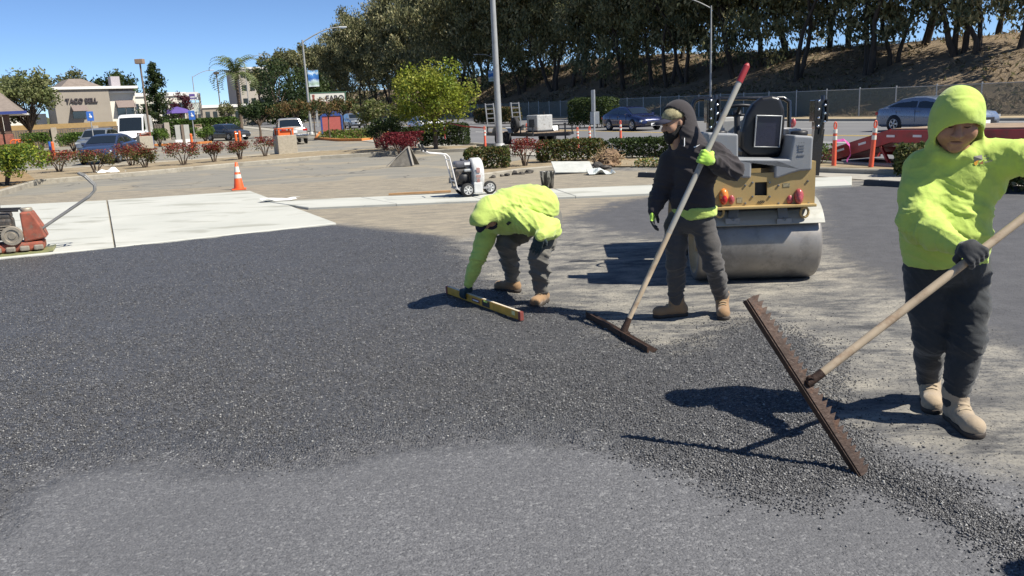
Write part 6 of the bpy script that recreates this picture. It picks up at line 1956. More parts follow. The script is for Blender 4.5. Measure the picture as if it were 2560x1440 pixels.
def delineator(label, p, h=1.08, lean=0.0, az=0.0):
    r = thing('delineator_post', label, 'delineator post', p, az, 'orange delineator posts along the kerb'); r.rotation_euler = (0, lean, az)
    b = MB(); b.tube([(0, 0, 0.03), (0, 0, h * 0.4), (0, 0, h * 0.84)], [0.055, 0.05, 0.043], 14); b.build('tube', M_DEL, r)
    for z in (0.62, 0.76):
        b = MB(); b.lathe([(0.0505, h * z), (0.048, h * (z + 0.085))], n=14); b.build('reflective_band', M_REFL, r)
    b = MB(); n = 16; b.tube([(0.028 * math.cos(6.283 * k / n), 0, h * 0.92 + 0.075 * math.sin(6.283 * k / n)) for k in range(n + 1)], 0.017, 8, False); b.build('loop_handle', M_DEL, r)
    b = MB(); b.lathe([(0.06, 0.06), (0.17, 0.045), (0.19, 0.0)], n=8, smooth=False); b.lathe([(0.06, 0.06), (0.001, 0.06)], n=8); b.build('rubber_base', M_BLACK, r)
    return r
delineator('orange delineator post standing alone near the lamp post base', GT(1214, 377))
delineator('orange delineator post rising behind the long dark hedge', GX(1552, 34.5))
delineator('orange delineator post with a pink ribbon before the red trailer', G(2084, 424), 1.10)
delineator('leaning orange delineator post before the red trailer deck', G(2176, 428), 1.12, 0.06)
delineator('orange delineator post behind the clipped hedge by the generator', GX(1475, 31.5), 0.95)
delineator('orange delineator post half hidden behind the trailer wheel', GX(1445, 33), 0.9)
delineator('orange delineator post standing on the far side of the utility trailer', GX(1318, 42), 1.0)
# ribbon and barrier tape
b = MB(); A = G(2084, 424); pts = [A + np.array([0.05, -0.02, 0.66]), A + np.array([0.2, -0.05, 0.68]), A + np.array([0.33, -0.05, 0.55]), A + np.array([0.36, -0.05, 0.34]), A + np.array([0.28, -0.05, 0.18])]
def ribbon(pts, w, name, label, m, cat='ribbon'):
    vs = []; P_ = [np.asarray(p) for p in pts]
    fine = []
    for i in range(len(P_) - 1):
        for t in np.linspace(0, 1, 6, endpoint=False): fine.append(P_[i] * (1 - t) + P_[i + 1] * t)
    fine.append(P_[-1])
    for i, p in enumerate(fine):
        tw = 0.8 * math.sin(i * 0.7); o_ = np.array([0.3 * math.sin(tw), 0.2, math.cos(tw)]) * w / 2
        vs += [p - o_, p + o_]
    fs = [(2 * i, 2 * i + 1, 2 * i + 3, 2 * i + 2) for i in range(len(fine) - 1)]
    return tag(mesh_obj(name, vs, fs, m, None, True), label, cat)
ribbon(pts, 0.07, 'ribbon', 'pink ribbon tied to the delineator post and hanging down', mat('pink_tape', (0.75, 0.12, 0.42), 0.5))
q0 = GT(1120, 372) + np.array([0, 0, 1.25]); q1 = GT(1214, 377) + np.array([0, 0, 1.0])
ribbon([q0, (q0 + q1) / 2 - np.array([0, 0, 0.05]), q1], 0.07, 'barrier_tape', 'red barrier tape stretched from the hedge to the delineator post', mat('red_tape', (0.7, 0.09, 0.07), 0.5), 'tape')
ribbon([q0, q0 + np.array([-0.12, 0, -0.3]), q0 + np.array([-0.1, 0, -0.75])], 0.08, 'barrier_tape', 'loose end of red barrier tape hanging on the dark hedge', mat('red_tape', (0.7, 0.09, 0.07)), 'tape')

def bucket():
    g = G(1369, 470, 0.05); r = thing('bucket', 'paint-splashed metal bucket standing on the concrete strip', 'bucket', (g[0], g[1], 0.05))
    m, nt, bs = new_mat('splashed_bucket'); oc = objcoord(nt)
    mp = nt.nodes.new('ShaderNodeMapping'); mp.inputs['Scale'].default_value = (8, 8, 1.6); nt.links.new(oc, mp.inputs['Vector'])
    nt.links.new(ramp(nt, tex_noise(nt, 2.0, 4, 0.6, mp.outputs[0]), [(0.42, (0.02, 0.02, 0.02)), (0.52, (0.05, 0.05, 0.045)), (0.6, (0.5, 0.47, 0.4))]), bs.inputs['Base Color']); bs.inputs['Roughness'].default_value = 0.5
    b = MB(); b.lathe([(0.001, 0.0), (0.125, 0.0), (0.155, 0.34), (0.163, 0.345), (0.160, 0.355), (0.148, 0.35), (0.12, 0.03), (0.001, 0.03)], n=28); b.build('pail', m, r)
    b = MB(); b.tube([(0.16 * math.cos(t), 0.05 * math.sin(t) - 0.16 * 0, 0.33 - 0.12 * abs(math.sin(t))) for t in np.linspace(0, math.pi, 12)], 0.005, 5); o = b.build('bail_handle', M_GALV, r); o.location = (0, -0.12, 0)
bucket()
def a_frame():
    g = G(1012, 414); r = thing('folding_sign', 'dark folded A-frame sign lying open on the old asphalt', 'sign', (g[0], g[1], 0), math.radians(-14))
    md = mat('weathered_board_grey', (0.16, 0.145, 0.12), 0.85, var=0.25, scale=5, dirt=(0.3, 0.27, 0.22))
    for s, n_ in ((-1, 'panel'), (1, 'panel')):
        b = MB(); b.add([(-0.45, s * 0.34, 0.0), (0.42, s * 0.34, 0.0), (0.24, 0.015 * s, 0.62), (0.10, 0.015 * s, 0.62), (-0.45, s * 0.37, 0.0), (0.42, s * 0.37, 0.0), (0.24, 0.045 * s, 0.63), (0.10, 0.045 * s, 0.63)],
                        [(0, 1, 2, 3), (4, 7, 6, 5), (0, 4, 5, 1), (1, 5, 6, 2), (2, 6, 7, 3), (3, 7, 4, 0)]); b.build(n_, md, r)
    b = MB(); b.beam((-0.52, -0.40, 0.02), (0.20, -0.05, 0.66), 0.06, 0.03); b.beam((0.46, -0.38, 0.02), (0.20, -0.05, 0.66), 0.06, 0.03); b.build('frame', mat('sign_frame', (0.25, 0.23, 0.2), 0.8), r)
a_frame()
# flat board, paper, bag, rubble, root pile
g = G(1432, 432); r = thing('sheet_board', 'pale grey stained sheet of board propped on the broken kerb edge', 'board', (g[0], g[1], 0.02), 0.1)
b = MB(); b.box((0, 0, 0.13), (1.05, 0.75, 0.025), rot=(0.33, 0.05, 0)); b.build('sheet', mat('stained_board', (0.42, 0.43, 0.40), 0.8, var=0.12, scale=5, dirt=(0.3, 0.28, 0.24)), r)
b = MB(); b.box((0, 0.3, 0.10), (0.9, 0.12, 0.2)); b.build('batten', M_DECK, r)
def lump(label, c, s, seed, m, name='asphalt_chunk', flat=0.5, cat='rubble', group='broken asphalt chunks by the kerb'):
    rr = np.random.default_rng(seed); bm = bmesh.new(); bmesh.ops.create_icosphere(bm, subdivisions=2, radius=1.0)
    for v in bm.verts:
        q = np.array(v.co); f = 0.75 + 0.45 * float(noise3(q * 1.3 + seed * 5.1)); v.co = (q[0] * s * f, q[1] * s * f * 0.8, max(-0.15 * s, q[2] * s * f * flat))
    me = bpy.data.meshes.new(name); bm.to_mesh(me); bm.free(); me.materials.append(m)
    o = bpy.data.objects.new(name, me); link(o); o.location = (c[0], c[1], 0.06 * s + 0.01); o.rotation_euler = (0, 0, rr.random() * 6.28)
    return tag(o, label, cat, group)
M_CHUNK = mat('broken_asphalt', (0.05, 0.046, 0.042), 0.9, var=0.5, scale=9, bumpst=0.6, bscale=40, dirt=(0.22, 0.19, 0.15), dirt_amt=0.5)
for i, (px, py, s) in enumerate(((1232, 445, .12), (1250, 441, .17), (1268, 440, .14), (1285, 437, .20), (1303, 436, .15), (1322, 433, .16), (1340, 430, .13), (1470, 428, .34), (1492, 420, .30), (1512, 424, .24), (1450, 425, .2))):
    lump('small dark lump of broken asphalt in the row beside the kerb' if i < 7 else 'large dark slab of broken asphalt beside the root pile', G(px, py), s, 100 + i, M_CHUNK, flat=0.55)
def root_pile():
    g = G(1520, 415); r = thing('root_pile', 'heap of dug-up roots and dry brush beside the long dark hedge', 'debris pile', (g[0], g[1], 0), 0); rr = np.random.default_rng(77)
    bm = bmesh.new(); bmesh.ops.create_icosphere(bm, subdivisions=4, radius=1.0)
    for v in bm.verts:
        q = np.array(v.co); f = 0.8 + 0.35 * float(noise3(q * 2 + 3)) + 0.15 * float(noise3(q * 7)); v.co = (q[0] * 0.55 * f, q[1] * 0.4 * f, max(-0.02, q[2] * 0.42 * f))
    me = bpy.data.meshes.new('soil_heap'); bm.to_mesh(me); bm.free(); me.materials.append(mat('root_soil', (0.17, 0.11, 0.065), 0.95, var=0.4, scale=8)); link(bpy.data.objects.new('soil_heap', me), r)
    b = MB()
    for k in range(130):
        a = rr.random() * 6.283; e = rr.random() * 1.4; d = np.array([math.cos(a) * math.cos(e) * 0.55, math.sin(a) * math.cos(e) * 0.4, math.sin(e) * 0.42]) * (0.8 + 0.25 * rr.random())
        pts = [d]; t = rr.normal(size=3); t[2] -= 0.4
        for i in range(4):
            t = t + rr.normal(size=3) * 0.6; q = pts[-1] + t / np.linalg.norm(t) * (0.05 + 0.05 * rr.random()); q[2] = max(q[2], 0.01); pts.append(q)
        b.tube(pts, [0.012, 0.01, 0.008, 0.006, 0.003], 4, False)
    stuff(b.build('root_tangle', mat('dry_root', (0.36, 0.25, 0.14), 0.9, var=0.35, scale=10), r))
root_pile()
def crumpled(label, name, c, sx, sy, h, m, seed):
    rr = np.random.default_rng(seed); N = 14; vs = []
    for i in range(N):
        for j in range(N):
            u, v = i / (N - 1) * 2 - 1, j / (N - 1) * 2 - 1
            z = h * max(0, float(noise3(np.array([u * 1.7 + seed, v * 1.7, seed * 2.0]))) * 0.9 + 0.25) + 0.008
            vs.append((u * sx * (1 + .15 * float(noise3(np.array([v * 2., seed, 1.0])))), v * sy, z))
    fs = [(i * N + j, i * N + j + 1, (i + 1) * N + j + 1, (i + 1) * N + j) for i in range(N - 1) for j in range(N - 1)]
    o = mesh_obj(name, vs, fs, m); o.location = (c[0], c[1], c[2]); return tag(o, label, 'sheet')
M_PAPER = mat('white_plastic_sheet', (0.70, 0.70, 0.66), 0.6, var=0.05)
crumpled('crumpled white sheet lying at the slab corner', 'plastic_sheet', G(700, 500, 0.055) * np.array([1, 1, 1]), 0.36, 0.22, 0.05, M_PAPER, 3)
crumpled('crumpled pale plastic bag on the dirt before the root pile', 'plastic_bag', G(1500, 435, 0.005), 0.35, 0.28, 0.16, mat('pale_bag', (0.52, 0.55, 0.53), 0.5, var=0.1), 8)
crumpled('white plastic bag with grey base under the green photinia', 'plastic_bag', GX(278, 31.4), 0.5, 0.3, 0.32, M_PAPER, 5)
g = G(1050, 484, 0.02); o = thing('timber_batten', 'thin orange-brown timber batten lying along the concrete strip', 'timber', (g[0], g[1], 0.02), 0.04)
b = MB(); b.box((0, 0, 0.02), (1.35, 0.09, 0.04)); b.build('timber', mat('raw_timber', (0.42, 0.25, 0.12), 0.8, var=0.15), o)
# ================================================================== PEOPLE (distance-field surfaces)
class Field:
    def __init__(s, lo, hi, h):
        s.lo = np.array(lo, float); s.h = h
        s.n = np.maximum(2, np.ceil((np.array(hi) - s.lo) / h).astype(int) + 1)
        s.ax = [(s.lo[i] + h * np.arange(s.n[i])).astype(np.float32) for i in range(3)]
        s.F = np.full(s.n, 0.5, np.float32)
    def _blk(s, lo, hi):
        sl = []
        for i in range(3):
            a = int(np.clip(math.floor((lo[i] - s.lo[i]) / s.h), 0, s.n[i] - 1)); b = int(np.clip(math.ceil((hi[i] - s.lo[i]) / s.h) + 1, a + 1, s.n[i]))
            sl.append(slice(a, b))
        X = s.ax[0][sl[0]][:, None, None]; Y = s.ax[1][sl[1]][None, :, None]; Z = s.ax[2][sl[2]][None, None, :]
        return tuple(sl), X, Y, Z
    def _merge(s, sl, d, k, op):
        A = s.F[sl]
        if op == 'u':
            h = np.maximum(k - np.abs(A - d), 0) / k
            s.F[sl] = np.minimum(A, d) - h * h * k * 0.25
        else:                               # subtract
            d = -d
            h = np.maximum(k - np.abs(A - d), 0) / k
            s.F[sl] = np.maximum(A, d) + h * h * k * 0.25
    def cone(s, a, b, ra, rb, k=0.03, op='u', flat=None):
        """round cone a->b; flat=(direction, factor): squeeze the section along a direction"""
        a = np.array(a, float); b = np.array(b, float); r = max(ra, rb) + 0.09
        sl, X, Y, Z = s._blk(np.minimum(a, b) - r, np.maximum(a, b) + r)
        ab = b - a; L2 = max(1e-9, ab @ ab)
        px, py, pz = X - a[0], Y - a[1], Z - a[2]
        t = np.clip((px * ab[0] + py * ab[1] + pz * ab[2]) / L2, 0, 1)
        qx, qy, qz = px - t * ab[0], py - t * ab[1], pz - t * ab[2]
        d2 = qx * qx + qy * qy + qz * qz
        if flat is not None:
            f = np.array(flat[0], float); f /= np.linalg.norm(f); c = qx * f[0] + qy * f[1] + qz * f[2]
            d2 = d2 + c * c * (1 / flat[1] ** 2 - 1)
        d = np.sqrt(np.maximum(d2, 1e-12)) - (ra + (rb - ra) * t)
        s._merge(sl, d, k, op); return s
    def chain(s, pts, rs, k=0.03, op='u', flat=None):
        for i in range(len(pts) - 1): s.cone(pts[i], pts[i + 1], rs[i], rs[i + 1], k, op, flat)
        return s
    def ell(s, c, r, R=None, k=0.03, op='u'):
        """ellipsoid; R rows = its axes"""
        c = np.array(c, float); r = np.array(r, float); R = np.eye(3) if R is None else np.asarray(R)
        m = r.max() + 0.09
        sl, X, Y, Z = s._blk(c - m, c + m)
        px, py, pz = X - c[0], Y - c[1], Z - c[2]
        q = [px * R[i][0] + py * R[i][1] + pz * R[i][2] for i in range(3)]
        k0 = np.sqrt((q[0] / r[0]) ** 2 + (q[1] / r[1]) ** 2 + (q[2] / r[2]) ** 2 + 1e-9)
        k1 = np.sqrt((q[0] / r[0] ** 2) ** 2 + (q[1] / r[1] ** 2) ** 2 + (q[2] / r[2] ** 2) ** 2 + 1e-9)
        s._merge(sl, k0 * (k0 - 1) / k1, k, op); return s
    def cut(s, p, n, k=0.01):
        """remove the side the normal n points to"""
        p = np.array(p, float); n = np.array(n, float) / np.linalg.norm(n)
        d = (s.ax[0][:, None, None] - p[0]) * n[0] + (s.ax[1][None, :, None] - p[1]) * n[1] + (s.ax[2][None, None, :] - p[2]) * n[2]
        s.F = np.maximum(s.F, d.astype(np.float32)); return s
    def mesh(s):
        F = s.F; F = np.pad(F, 1, constant_values=0.5); S = F < 0
        c = [S[i:S.shape[0] - 1 + i, j:S.shape[1] - 1 + j, k:S.shape[2] - 1 + k] for i in (0, 1) for j in (0, 1) for k in (0, 1)]
        allc = c[0].copy(); anyc = c[0].copy()
        for q in c[1:]: allc &= q; anyc |= q
        act = anyc & ~allc
        I = np.argwhere(act); idx = -np.ones(act.shape, np.int64); idx[act] = np.arange(len(I))
        P = np.zeros((len(I), 3)); W = np.zeros(len(I))
        corners = [(i, j, k) for i in (0, 1) for j in (0, 1) for k in (0, 1)]
        vals = {q: F[I[:, 0] + q[0], I[:, 1] + q[1], I[:, 2] + q[2]] for q in corners}
        for a in corners:
            for ax in range(3):
                if a[ax] == 0:
                    b = list(a); b[ax] = 1; b = tuple(b)
                    fa, fb = vals[a], vals[b]; m = (fa < 0) != (fb < 0)
                    t = np.where(m, fa / np.where(m, fa - fb, 1), 0)
                    e = np.zeros((len(I), 3)); e[:] = a; e[:, ax] += t
                    P[m] += e[m]; W[m] += 1
        P = I + P / np.maximum(W, 1)[:, None]
        V = s.lo + (P - 1) * s.h
        quads = []
        for ax in range(3):
            A = S; sh = [slice(None)] * 3; sh2 = [slice(None)] * 3
            sh[ax] = slice(0, -1); sh2[ax] = slice(1, None)
            e = A[tuple(sh)] != A[tuple(sh2)]
            E = np.argwhere(e)
            o1, o2 = [(1, 2), (2, 0), (0, 1)][ax]
            ok = (E[:, o1] > 0) & (E[:, o2] > 0) & (E[:, o1] < S.shape[o1] - 1) & (E[:, o2] < S.shape[o2] - 1); E = E[ok]
            def cell(d1, d2):
                q = E.copy(); q[:, o1] -= d1; q[:, o2] -= d2; return idx[q[:, 0], q[:, 1], q[:, 2]]
            Q = np.stack([cell(1, 1), cell(0, 1), cell(0, 0), cell(1, 0)], 1)
            ins = S[tuple(E.T)]
            Q[~ins] = Q[~ins][:, ::-1]
            quads.append(Q)
        Q = np.concatenate(quads); Q = Q[(Q >= 0).all(1)]
        return V, Q

def vnormals(V, Q):
    fn = np.cross(V[Q[:, 2]] - V[Q[:, 0]], V[Q[:, 3]] - V[Q[:, 1]])
    N = np.zeros_like(V)
    for i in range(4): np.add.at(N, Q[:, i], fn)
    return N / (np.linalg.norm(N, axis=1)[:, None] + 1e-12)

def relax(V, Q, it=2, f=0.5):
    for _ in range(it):
        S = np.zeros_like(V); C = np.zeros(len(V))
        for a, b in ((0, 1), (1, 2), (2, 3), (3, 0)):
            np.add.at(S, Q[:, a], V[Q[:, b]]); np.add.at(C, Q[:, a], 1); np.add.at(S, Q[:, b], V[Q[:, a]]); np.add.at(C, Q[:, b], 1)
        V = V + f * (S / np.maximum(C, 1)[:, None] - V)
    return V

def folds(V, N, specs, seed=0.0):
    """specs: (centre, fold direction = across the creases, wavelength, depth, reach)"""
    D = np.zeros(len(V))
    for (c, ax, wl, amp, reach) in specs:
        ax = np.array(ax, float); ax /= np.linalg.norm(ax); c = np.asarray(c)
        t = np.array([0.3, 0.9, 0.2]); b1 = np.cross(ax, t); b1 /= np.linalg.norm(b1); b2 = np.cross(ax, b1)
        w = np.exp(-(((V - c) ** 2).sum(1)) / reach ** 2); m = w > 0.02
        p = V[m] - c
        q = np.stack([p @ ax / wl, p @ b1 / (wl * 5.0), p @ b2 / (wl * 5.0)], 1)
        q[:, 0] += 1.1 * noise3(p / (wl * 3.0) + 11.1 + seed)
        r = np.clip(1 - np.abs(noise3(q + seed)) * 3.0, 0, 1) ** 1.3
        q2 = q * np.array([1.8, 1.3, 1.3]) + 5.7
        r2 = np.clip(1 - np.abs(noise3(q2 + seed)) * 3.0, 0, 1) ** 1.3
        D[m] += w[m] * amp * 1.6 * (r + 0.55 * r2 - 0.45)
    return V + N * D[:, None]

def garment(name, fld, m, parent, specs=None, seed=0.0, it=2, mats=None, fidx=None):
    V, Q = fld.mesh()
    V = relax(V, Q, it)
    if specs:
        V = folds(V, vnormals(V, Q), specs, seed); V = relax(V, Q, 1, 0.2)
    o = mesh_obj(name, V, Q, m, parent, True, mats, fidx(V[Q].mean(1)) if fidx else None)
    return o

def fabric(name, col, rough=0.85, weave=500, var=0.08, wr=0.35, dirt=None, dirt_amt=0.5, sheen=0.2, scale=5.0):
    m, nt, bs = new_mat(name)
    P = geopos(nt)
    c = ramp(nt, tex_noise(nt, scale, 4, 0.6, P), [(0.3, tuple(x * (1 - var) for x in col)), (0.7, tuple(min(1, x * (1 + var)) for x in col))])
    if dirt:
        c = mixc(nt, mth(nt, 'MULTIPLY', smoothmask(nt, tex_noise(nt, 7, 6, 0.7, P), 0.48, 0.68), dirt_amt), c, dirt)
    nt.links.new(c, bs.inputs['Base Color']); bs.inputs['Roughness'].default_value = rough
    bs.inputs['Specular IOR Level'].default_value = 0.25
    bs.inputs['Sheen Weight'].default_value = sheen
    mp = nt.nodes.new('ShaderNodeMapping'); mp.inputs['Scale'].default_value = (0.55, 0.8, 1.25); mp.inputs['Rotation'].default_value = (0.3, 0.5, 0.4); nt.links.new(P, mp.inputs['Vector'])
    rn = nt.nodes.new('ShaderNodeTexNoise'); rn.noise_type = 'RIDGED_MULTIFRACTAL'; rn.normalize = True
    for k_, v_ in (('Scale', 11.0), ('Detail', 2.5), ('Roughness', 0.5), ('Lacunarity', 2.1), ('Distortion', 0.7)): rn.inputs[k_].default_value = v_
    nt.links.new(mp.outputs[0], rn.inputs['Vector'])
    h = mth(nt, 'ADD', mth(nt, 'MULTIPLY', rn.outputs['Fac'], 1.0), mth(nt, 'MULTIPLY', tex_noise(nt, 30, 3, 0.55, P, 0.8), 0.35))
    h = mth(nt, 'ADD', h, mth(nt, 'MULTIPLY', tex_noise(nt, weave, 1, 0.5, P), 0.05))
    bump(nt, bs, h, wr, 0.016)
    return m
M_HIVIS = fabric('hi_vis_jersey', (0.44, 0.565, 0.115), 0.85, wr=0.6, var=0.05, scale=3, dirt=(0.22, 0.26, 0.07), dirt_amt=0.28)
M_HIVIS2 = fabric('hi_vis_pale_jersey', (0.46, 0.58, 0.135), 0.85, wr=0.6, var=0.05, scale=3, dirt=(0.22, 0.26, 0.07), dirt_amt=0.28)
M_HOODIE = fabric('charcoal_fleece', (0.042, 0.037, 0.039), 0.95, wr=0.35, sheen=0.1)
M_JEANS = fabric('charcoal_denim', (0.030, 0.033, 0.036), 0.9, wr=0.5, dirt=(0.06, 0.06, 0.06), dirt_amt=0.35)
M_JEANS2 = fabric('grey_work_denim', (0.066, 0.062, 0.060), 0.9, wr=0.5, dirt=(0.10, 0.09, 0.08), dirt_amt=0.5)
M_JEANS3 = fabric('olive_work_trousers', (0.115, 0.110, 0.098), 0.9, wr=0.5, dirt=(0.14, 0.13, 0.11), dirt_amt=0.5)
M_BOOT = fabric('tan_suede', (0.36, 0.285, 0.20), 0.9, wr=0.5, dirt=(0.17, 0.135, 0.105), dirt_amt=0.6, scale=14)
M_BOOT2 = fabric('wheat_leather', (0.27, 0.165, 0.085), 0.75, wr=0.5, dirt=(0.17, 0.12, 0.08), dirt_amt=0.6, scale=14)
M_SOLE = mat('boot_sole', (0.045, 0.035, 0.028), 0.8, var=0.2)
M_LACE = mat('boot_lace', (0.42, 0.34, 0.22), 0.8)
M_GLOVEB = fabric('dark_glove', (0.026, 0.028, 0.032), 0.7, wr=0.4)
M_GLOVEG = fabric('grey_glove', (0.10, 0.10, 0.105), 0.75, wr=0.4)
M_GLOVEN = fabric('neon_glove', (0.46, 0.74, 0.10), 0.75, wr=0.35)
M_GLOVET = fabric('teal_black_glove', (0.012, 0.032, 0.038), 0.7, wr=0.4)
def skin_mat(name, col):
    m, nt, bs = new_mat(name); P = geopos(nt)
    f = tex_noise(nt, 35, 3, 0.6, P)
    c = ramp(nt, f, [(0.3, tuple(x * 0.85 for x in col)), (0.7, tuple(x * 1.12 for x in col))])
    nt.links.new(c, bs.inputs['Base Color']); bs.inputs['Roughness'].default_value = 0.55
    bs.inputs['Subsurface Weight'].default_value = 0.12; bs.inputs['Subsurface Radius'].default_value = (0.02, 0.008, 0.004); bs.inputs['Subsurface Scale'].default_value = 0.5
    bump(nt, bs, tex_noise(nt, 220, 2, 0.6, P), 0.15, 0.002)
    return m
M_SKIN = skin_mat('skin', (0.33, 0.165, 0.105)); M_SKIN2 = skin_mat('skin_tan', (0.40, 0.225, 0.14))
M_BEARD = mat('black_beard', (0.008, 0.007, 0.007), 0.8, var=0.3, scale=60, bumpst=0.9, bscale=160)
M_CAP = mat('navy_cap', (0.012, 0.013, 0.03), 0.8, var=0.15); M_CAPT = mat('tan_camo_cap', (0.30, 0.26, 0.14), 0.85, var=0.6, scale=30)

M_LIP = mat('lip_line', (0.10, 0.04, 0.03), 0.6); M_BROW = mat('dark_brow', (0.03, 0.02, 0.015), 0.8)
def nrm(v): v = np.asarray(v, float); return v / np.linalg.norm(v)
def frame(fwd, up=(0, 0, 1)):
    """rows: left-of-person(x), forward(y), up(z)"""
    f = nrm(fwd); x = nrm(np.cross(np.asarray(up, float), f)); x = -x   # person's right..., keep right-handed: x = f x up
    x = nrm(np.cross(f, up)); z = np.cross(x, f)
    return np.array([x, f, z])

def head_field(c, fwd, up, s=1.0, beard=False, roundness=1.0, h=0.0042):
    B = frame(fwd, up)
    T = lambda x, y, z: c + s * (x * B[0] + y * B[1] + z * B[2])
    f = Field(c - 0.2 * s - np.array([0, 0, 0.06]), c + 0.2 * s, h)
    f.ell(T(0, -0.012, 0.022), np.array([.076, .097, .098]) * s, B, 0.02)
    f.ell(T(0, 0.022, -0.052), np.array([.062 * roundness, .070, .066]) * s, B, 0.035)
    for q in (-1, 1):
        f.ell(T(q * .036 * roundness, .056, -.035), np.array([.030, .030, .032]) * s, B, 0.03)
        f.ell(T(q * .080, -.008, -.012), np.array([.010, .020, .030]) * s, B, 0.01)
    f.cone(T(-.036, .079, .026), T(.036, .079, .026), .013 * s, .013 * s, 0.025)
    for q in (-1, 1): f.ell(T(q * .031, .099, .006), np.array([.018, .017, .013]) * s, B, 0.012, 'sub')
    for q in (-1, 1): f.ell(T(q * .031, .080, .004), np.array([.016, .0105, .0095]) * s, B, 0.004)
    f.cone(T(0, .082, .012), T(0, .109, -.032), .010 * s, .0155 * s, 0.016)
    for q in (-1, 1): f.ell(T(q * .014, .098, -.036), np.array([.0105, .012, .009]) * s, B, 0.008)
    f.cone(T(-.020, .082, -.061), T(.020, .082, -.061), .0075 * s, .0075 * s, 0.008); f.cone(T(-.017, .081, -.074), T(.017, .081, -.074), .0085 * s, .0085 * s, 0.008)
    f.cone(T(-.028, .092, -.0672), T(.028, .092, -.0672), .0055 * s, .0055 * s, 0.004, 'sub')
    f.ell(T(0, .070, -.103), np.array([.026, .020, .020]) * s, B, 0.025)
    f.cone(T(0, -.02, -.06), T(0, -.035, -.19), .058 * s, .062 * s, 0.03)
    return f, B, T

def face_parts(T, B, s, body, brow=True):
    m = MB()
    if brow:
        for q in (-1, 1):
            b = MB(); b.tube([T(q * .014, .091, .0275), T(q * .03, .0905, .030), T(q * .047, .0785, .0245)], [0.0022 * s, 0.0032 * s, 0.0018 * s], 6); b.build('eyebrow', M_BROW, body)
    b = MB(); b.tube([T(-.026, .0835, -.0685), T(-.012, .0895, -.0668), T(.012, .0895, -.0668), T(.026, .0835, -.0685)], [0.0012 * s, 0.0020 * s, 0.0020 * s, 0.0012 * s], 5); b.build('mouth_line', M_LIP, body)
    for q in (-1, 1):
        b = MB(); b.tube([T(q * .018, .0895, .000), T(q * .031, .0925, -.0025), T(q * .044, .0875, .0005)], [0.0012 * s, 0.0022 * s, 0.0012 * s], 5); b.build('eyelash', M_BEARD, body)

def body_mesh(name, head, core, m, parent):
    V1, Q1 = head.mesh(); V1 = relax(V1, Q1, 1, 0.4)
    V2, Q2 = core.mesh()
    return mesh_obj(name, np.concatenate([V1, V2]), np.concatenate([Q1, Q2 + len(V1)]), m, parent, True)

def grip_hand(name, c, axis, toward, palm, wrist, rh, m, parent, s=1.0, mats=None, fidx=None, h=0.0035):
    """fist closed round a bar: axis of the bar, 'toward' = where the fingers point on leaving the palm, palm = bar -> palm side"""
    a = nrm(axis); p = nrm(np.asarray(palm, float) - a * (np.asarray(palm, float) @ a)); q = np.cross(a, p)
    if q @ np.asarray(toward, float) < 0: a = -a; q = -q
    c = np.asarray(c, float); f = Field(np.minimum(c, wrist) - 0.12 * s, np.maximum(c, wrist) + 0.12 * s, h)
    rr = rh + 0.0105 * s
    at = lambda ang, r_, t: c + a * t + (p * math.cos(ang) + q * math.sin(ang)) * r_
    for i, (t, L) in enumerate(((-.033, 1.75), (-.011, 1.95), (.011, 1.9), (.032, 1.6))):
        pts = [at(0.55 + L * 1.25 * k / 6, rr + (0.007 * s if k == 0 else 0), t * s) for k in range(7)]
        f.chain(pts, np.linspace(0.0118, 0.0088, 7) * s, 0.004)
    for t in (-.033, -.011, .011, .032): f.cone(at(0.6, rr + 0.007 * s, t * s), at(-0.75, rr + 0.016 * s, t * 0.8 * s), .013 * s, .015 * s, 0.012)
    f.cone(at(-0.8, rr + 0.016 * s, 0), wrist, .027 * s, .028 * s, 0.03, flat=(p, 0.75))
    th = [at(-1.0, rr + 0.012 * s, -.030 * s), at(-1.6, rr + 0.006 * s, -.050 * s), at(-2.2, rr, -.048 * s), at(-2.9, rr, -.036 * s)]
    f.chain(th, np.array([.016, .0135, .012, .0095]) * s, 0.006)
    return garment(name, f, m, parent, it=1, mats=mats, fidx=fidx)

def open_hand(name, wrist, d, pn, m, parent, s=1.0, curl=0.35, thumb=1, mats=None, fidx=None, h=0.0036):
    """relaxed hand: d = along the fingers, pn = palm normal (palm faces this way)"""
    d = nrm(d); pn = nrm(np.asarray(pn, float) - d * (np.asarray(pn, float) @ d)); x = np.cross(d, pn) * thumb
    w = np.asarray(wrist, float); f = Field(w - 0.22 * s, w + 0.22 * s, h)
    f.cone(w, w + d * 0.045 * s, .026 * s, .030 * s, 0.02, flat=(pn, 0.7)); f.cone(w + d * 0.045 * s - x * .014 * s, w + d * 0.085 * s - x * 0.018 * s, .024 * s, .020 * s, 0.02, flat=(pn, 0.65)); f.cone(w + d * 0.045 * s + x * .014 * s, w + d * 0.085 * s + x * 0.02 * s, .024 * s, .020 * s, 0.02, flat=(pn, 0.65))
    for i, (o, L) in enumerate(((.031, .070), (.0105, .078), (-.0105, .073), (-.031, .058))):
        p = w + (d * 0.088 + x * o) * s; ang = curl * (0.6 + 0.25 * i); pts = [p]
        for k, l in enumerate((.45, .32, .25)):
            ang2 = ang + curl * k * 0.9
            p = p + (d * math.cos(ang2) + pn * math.sin(ang2)) * L * l * s; pts.append(p)
        f.chain(pts, np.array([.0105, .0095, .0088, .0075]) * s, 0.004)
    p = w + (d * 0.022 + x * 0.026 + pn * 0.006) * s
    f.chain([p, p + (d * 0.028 + x * 0.022 + pn * 0.012) * s, p + (d * 0.052 + x * 0.026 + pn * 0.022) * s, p + (d * 0.072 + x * 0.020 + pn * 0.028) * s], np.array([.015, .0125, .011, .009]) * s, 0.008)
    return garment(name, f, m, parent, it=1, mats=mats, fidx=fidx)

